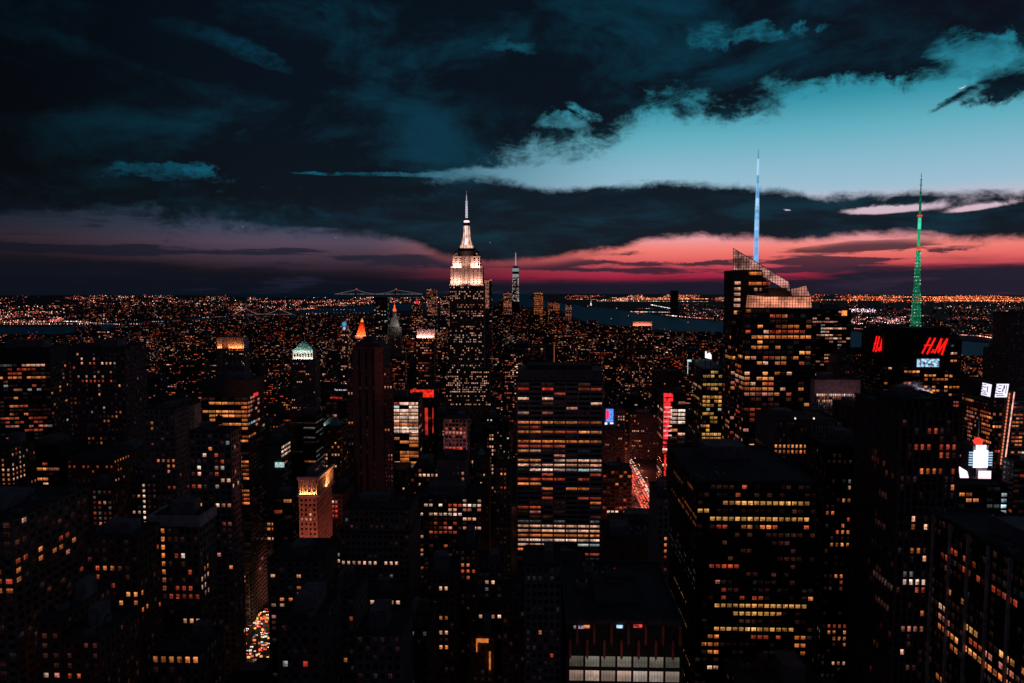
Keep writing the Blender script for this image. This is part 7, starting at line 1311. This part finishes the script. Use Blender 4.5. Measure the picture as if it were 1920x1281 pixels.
for i in range(9):
    for s_ in (-12, 12): street_lamp(A1 + s_, 780 + i * 36, 20000 if i % 2 == (s_ > 0) else 0, (1.0, .20, .13), 'street lamp with a glowing head along the wide red avenue', 'street lamps of the wide avenue', 0 if s_ < 0 else pi)
for i in range(8): street_lamp(-228 + (i % 4) * 18, 484 + (i // 4) * 60, 5000 if i % 2 else 0, (1.0, .5, .28), 'street lamp over the crowded glittering street corner', 'street lamps of the crowded corner')
for a in AVE[10:19]:
    for k in range(9):
        v = 175 + k * 80 + 31; c = g2w(a, v)
        if c[1] > 980 or abs(to_px(c[0], c[1], 10)[0] - 960) > 1100: continue
        street_lamp(a - 10, v, 1300, (1.0, .34, .20), 'street lamp deep in a dark canyon between the city blocks', 'street lamps in the dark canyons')
for o in (post, head): bpy.data.objects.remove(o)
# stalls, awnings and shop lights of the crowded corner
for i in range(80):
    u, v = rng.uniform(-215, -178), rng.uniform(476, 570); x, y = g2w(u, v); e = empty('shop_kiosk', (x, y, 0.05), GRID, 'glowing kiosk or shop light box at the crowded street corner', 'kiosk', 'kiosks at the crowded corner')
    b = MB(); w0, h0 = rng.uniform(.4, 1.1), rng.uniform(.9, 1.7); b.box(-w0, w0, -.5, .5, 0, h0 * .45); b.build('counter', M['dark'], e); b = MB(); b.frustum(-w0 - .3, w0 + .3, -.7, .7, h0 + .9, -w0 * .3, w0 * .3, -.2, .2, h0 + 1.6); b.build('canopy', M['rust'], e)
    c_ = rng.choice([(1.4, .5, .12), (1.4, .9, .7), (1.2, .2, .1), (.5, .8, 1.2), (1.5, .7, .2)]); b = MB(); b.box(-w0 * .95, w0 * .95, -.45, .45, h0 * .45 + .02, h0 + .85, bottom=True, col=tuple(v_ * rng.uniform(.5, 1.2) for v_ in c_)); b.build('lit_front', M['lamp'], e)

# ------------------------------------------------------------------ bridges, statue, boats, moon, aircraft
def bridge(name, label, towers, ends, ydeck, D, rt, rc, glow, deckglow):
    P = [pt(x, y_, D) for x, y_ in towers]; zd = pt(towers[0][0], ydeck, D)[2]; zg = gz(P[0][0], D)
    e = empty(name, (P[0][0], D, zg), 0, label, 'bridge'); o_ = (P[0][0], D, zg); Lc = lambda p: (p[0] - o_[0], p[1] - o_[1], p[2] - o_[2])
    for p in P:
        b = MB(); q = Lc(p)
        for s_ in (-1, 1): b.box(q[0] - rt, q[0] + rt, s_ * rt * 2.2 - rt, s_ * rt * 2.2 + rt, 0, q[2])
        b.box(q[0] - rt * .8, q[0] + rt * .8, -rt * 1.2, rt * 1.2, q[2] - rt * 2, q[2] - .5, bottom=True); b.build('tower', M['steel'], e)
        b = MB(); b.lathe(q[0], 0, [(rt * .9, q[2]), (rt * .9, q[2] + rt * 2)], 8); b.build('beacon', glowmat('bridge_beacon', (.6, .1, .08)), e)
    pts = []
    (x0, z0), (x1, z1) = (Lc(P[0])[0], Lc(P[0])[2]), (Lc(P[1])[0], Lc(P[1])[2]); zl = zd - zg
    for i in range(25): f = i / 24; pts.append((x0 + (x1 - x0) * f, zl + (z0 - zl) * (2 * f - 1) ** 2 + rc))
    xe = [pt(x, ydeck, D)[0] - o_[0] for x in ends]
    segs = list(zip(pts, pts[1:])) + [((xe[0], zl), (x0, z0)), ((x1, z1), (xe[1], zl))]
    for s_ in (-1, 1):
        b = MB()
        for a, c_ in segs: b.bar((a[0], s_ * rt * 2.2, a[1]), (c_[0], s_ * rt * 2.2, c_[1]), rc, 4, col=tuple(v * random.uniform(.7, 1.3) for v in glow))
        b.build('cable', M['lamp'], e)
    b = MB(); n = 60
    b.box(xe[0], xe[1], -rt * 1.6, rt * 1.6, zl - rc * 2, zl - rc, col=(.01, .01, .012), bottom=True)
    for i in range(n): x = xe[0] + (xe[1] - xe[0]) * (i + .5) / n; f = random.uniform(.3, 1.3); b.box(x - rc * 1.3, x + rc * 1.3, -rt * 1.7, -rt * 1.6, zl - rc, zl + rc * 1.5, col=tuple(v * f for v in deckglow))
    b.build('deck', M['lamp'], e); HEROES.append((ends[0], ends[1], min(t_[1] for t_ in towers), ydeck, D))
bridge('suspension_bridge', 'long far suspension bridge with faintly lit cables across the mouth of the bay', [(668.5, 543.5), (742.5, 543.5)], (628, 792), 551.6, 15500, 13, 5.0, (.085, .085, .10), (.30, .22, .22))
bridge('suspension_bridge', 'nearer river bridge with pink lit cables draped between two towers', [(461, 578.5), (523, 579.5)], (438, 548), 589.5, 4900, 3, .8, (.26, .13, .11), (.5, .2, .15))
p = ground(1108, 574.5); D = p[1]; k = D / FPX; e = empty('statue', p, 0, 'tiny floodlit statue on a pedestal out in the dark bay', 'statue')
b = MB(); b.frustum(-3 * k, 3 * k, -3 * k, 3 * k, 0, -1.6 * k, 1.6 * k, -1.6 * k, 1.6 * k, 2.2 * k); b.box(-1.3 * k, 1.3 * k, -1.3 * k, 1.3 * k, 2.2 * k, 6 * k); b.build('pedestal', M['pale'], e)
b = MB(); b.lathe(0, 0, [(1.0 * k, 6 * k), (.75 * k, 9 * k), (.6 * k, 10.6 * k), (.3 * k, 11 * k), (.4 * k, 11.6 * k), (.1 * k, 12.2 * k)], 10); b.bar((.4 * k, 0, 10.4 * k), (1.0 * k, 0, 13.4 * k), .25 * k, 6); b.build('figure', M['copper'], e)
l = bpy.data.lights.new('floodlight', 'SPOT'); l.energy = 9e5; l.spot_size = rad(50); l.color = (1, .6, .6); o = bpy.data.objects.new('floodlight', l); COL.objects.link(o); o.parent = e; o.location = (0, -14 * k, 2 * k); o.rotation_euler = (rad(112), 0, 0)
for i, (px_, py_, lab) in enumerate([(1146, 599.5, 'small boat with a bright deck lamp crossing the open bay'), (1178, 594, 'tiny boat near the pier lights of the bay'), (1156, 580, 'tiny boat in the bay beside the statue island'), (1196, 590, 'tiny boat just off the row of pier lamps'), (1290, 606, 'tiny boat under the far river bank'), (1102, 576, 'tiny ferry moored at the statue island')]):
    p = ground(px_, py_); k = p[1] / FPX; e = empty('boat', (p[0], p[1], p[2] - 2.6), rng.uniform(-.5, .5), lab, 'boat')
    b = MB(); n = len(b.v); b.prism([(-2.2 * k, .9 * k), (-1.9 * k, 0), (1.7 * k, 0), (2.6 * k, 1.0 * k)], -.7 * k, .7 * k); b.build('hull', M['dark'], e); b = MB(); b.box(-1.2 * k, .8 * k, -.5 * k, .5 * k, 1.0 * k, 1.7 * k); b.build('cabin', M['pale'], e)
    b = MB(); b.lathe(0, 0, [(.1 * k, 1.7 * k), (.5 * k, 2.1 * k), (.5 * k, 2.5 * k), (.1 * k, 2.9 * k)], 8); b.build('lamp', glowmat('boat_lamp', rng.choice([(1.2, .9, 1.0), (.9, .6, .5)])), e)
DM = 80000.0
def sky_pt(px_, py_, D): return pt(px_, py_, D)
c0 = pt(1802, 155, DM); k = DM / FPX; b = MB(); N = 24; ring = []
R_ = 10.5
for i in range(N + 1):
    th = rad(-112) + rad(86) * i / N; f = sin(pi * i / N); x, z = R_ * cos(th), R_ * sin(th); ri = R_ - 1.35 * f - .05
    ring.append(((x * k, z * k), (ri * cos(th) * k, ri * sin(th) * k)))
for (a, ai), (c_, ci) in zip(ring, ring[1:]):
    n = len(b.v); b.v += [(a[0], 0, a[1]), (c_[0], 0, c_[1]), (ci[0], 0, ci[1]), (ai[0], 0, ai[1])] + [(a[0], 1.2 * k, a[1]), (c_[0], 1.2 * k, c_[1]), (ci[0], 1.2 * k, ci[1]), (ai[0], 1.2 * k, ai[1])]
    for f in ((0, 1, 2, 3), (7, 6, 5, 4), (1, 0, 4, 5), (3, 2, 6, 7)): b.face([n + q for q in f])
o = b.build('moon', glowmat('moonlit', (.80, .74, .70))); o.location = c0; tag(o, 'thin pale crescent moon in the teal gap of the clouds', 'moon')
for px_, py_, lab in ((455.5, 425.5, 'tiny white aircraft light low over the mauve sky'), (630, 445.5, 'tiny aircraft light under the dark cloud bank'), (919, 455, 'tiny aircraft light just beside the needle mast')):
    q = pt(px_, py_, 9000); e = empty('aircraft', q, .4, lab, 'aircraft'); k = 9000 / FPX
    b = MB(); b.bar((-2 * k, 0, 0), (2 * k, 0, 0), .22 * k, 8, r2=.12 * k); b.build('fuselage', M['dark'], e); b = MB(); b.poly([(-.4 * k, 2.2 * k, 0), (.2 * k, 0, 0), (-.4 * k, -2.2 * k, 0), (-.7 * k, -2.2 * k, 0), (-.3 * k, 0, 0), (-.7 * k, 2.2 * k, 0)]); b.build('wing', M['dark'], e)
    b = MB(); b.lathe(0, -.2 * k, [(.1 * k, -.5 * k), (.42 * k, -.2 * k), (.42 * k, .2 * k), (.1 * k, .5 * k)], 8); b.build('landing_light', glowmat('aircraft_light', (1.0, .85, .8)), e)
print('cars', NCAR, 'lamps', NL)

# steam drifting off the cooling towers of the huge dark tower
m_, q_ = mat('steam'); tc_ = q_.n.new('ShaderNodeTexCoord'); vv = q_.n.new('ShaderNodeVectorMath'); vv.operation = 'LENGTH'; q_.l.new(tc_.outputs['Object'], vv.inputs[0])
ns_ = q_.noise(tc_.outputs['Object'], 2.6, 4, .62, .8)
de_ = q_.m('MULTIPLY', q_.ss(vv.outputs['Value'], 1.0, 0.25), q_.ss(ns_, .48, .72))
pv = q_.n.new('ShaderNodeVolumePrincipled'); pv.inputs['Color'].default_value = (.8, .8, .85, 1); q_.put(pv.inputs['Density'], q_.m('MULTIPLY', de_, .42))
o_ = q_.n.new('ShaderNodeOutputMaterial'); q_.l.new(pv.outputs[0], o_.inputs['Volume'])
b = MB(); b.lathe(0, 0, [(.02, -1), (.5, -.87), (.87, -.5), (1, 0), (.87, .5), (.5, .87), (.02, 1)], 20); o = b.build('steam', m_, kind='stuff'); tag(o, 'thin pale steam drifting over the roof of the huge dark tower', 'steam')
o.location = pt(1712, 735, 372); o.scale = (11, 8, 6.5); m_.cycles.volume_step_rate = 2.0
l = bpy.data.lights.new('steam_fill_light', 'POINT'); l.energy = 5200; l.color = (.8, .62, .8); l.shadow_soft_size = .6; lo_ = bpy.data.objects.new('steam_fill_light', l); COL.objects.link(lo_); lo_.location = pt(1728, 746, 369)  # added light so the steam shows, no such fixture on the roof
e = empty('work_lamp', pt(1745.5, 751, 366), 0, 'small yellow work lamp glowing on the roof of the huge dark tower', 'lamp'); b = MB(); b.lathe(0, 0, [(.12, 0), (.1, 2.4)], 8); b.build('post', M['steel'], e); b = MB(); b.lathe(0, 0, [(.2, .6), (.45, 1.2), (.5, 2.4), (.75, 2.9), (.8, 3.8), (.3, 4.6)], 10); b.build('lit_globe', glowmat('yellow_lamp', (1.2, .42, .06), 1.0, 1.2, .4, 1.3), e)
lo_.parent = e; lo_.location = (-4.4, 2, 1.2)

# pieces of parts go one level deeper
SUB = {'lattice': 'crown_screen', 'emblem_mark': 'emblem_sign', 'spire_lattice': 'spire_core', 'mast_rib': 'mast_shaft', 'mast_window': 'mast_shaft', 'mast_light_ring': 'mast_shaft', 'billboard_picture': 'billboard', 'mast_lamp': 'mast_lattice', 'mast_beacon': 'mast', 'red_letter_sign': None}
for r in [o for o in COL.objects if o.parent is None and o.type == 'EMPTY']:
    ch = sorted([c for c in r.children if c.type == 'MESH'], key=lambda o: o.name); seen = {}
    by = {}
    for c in ch: by.setdefault(c.name.split('.')[0], []).append(c)
    for k, up in SUB.items():
        if up and k in by and up in by:
            for i, c in enumerate(by[k]): c.parent = by[up][min(i, len(by[up]) - 1)]
    if 'red_letter_sign' in by and 'sign_board' in by: by['red_letter_sign'][0].parent = by['sign_board'][0]
print('windows', NWIN[0], 'objects', len(bpy.data.objects))
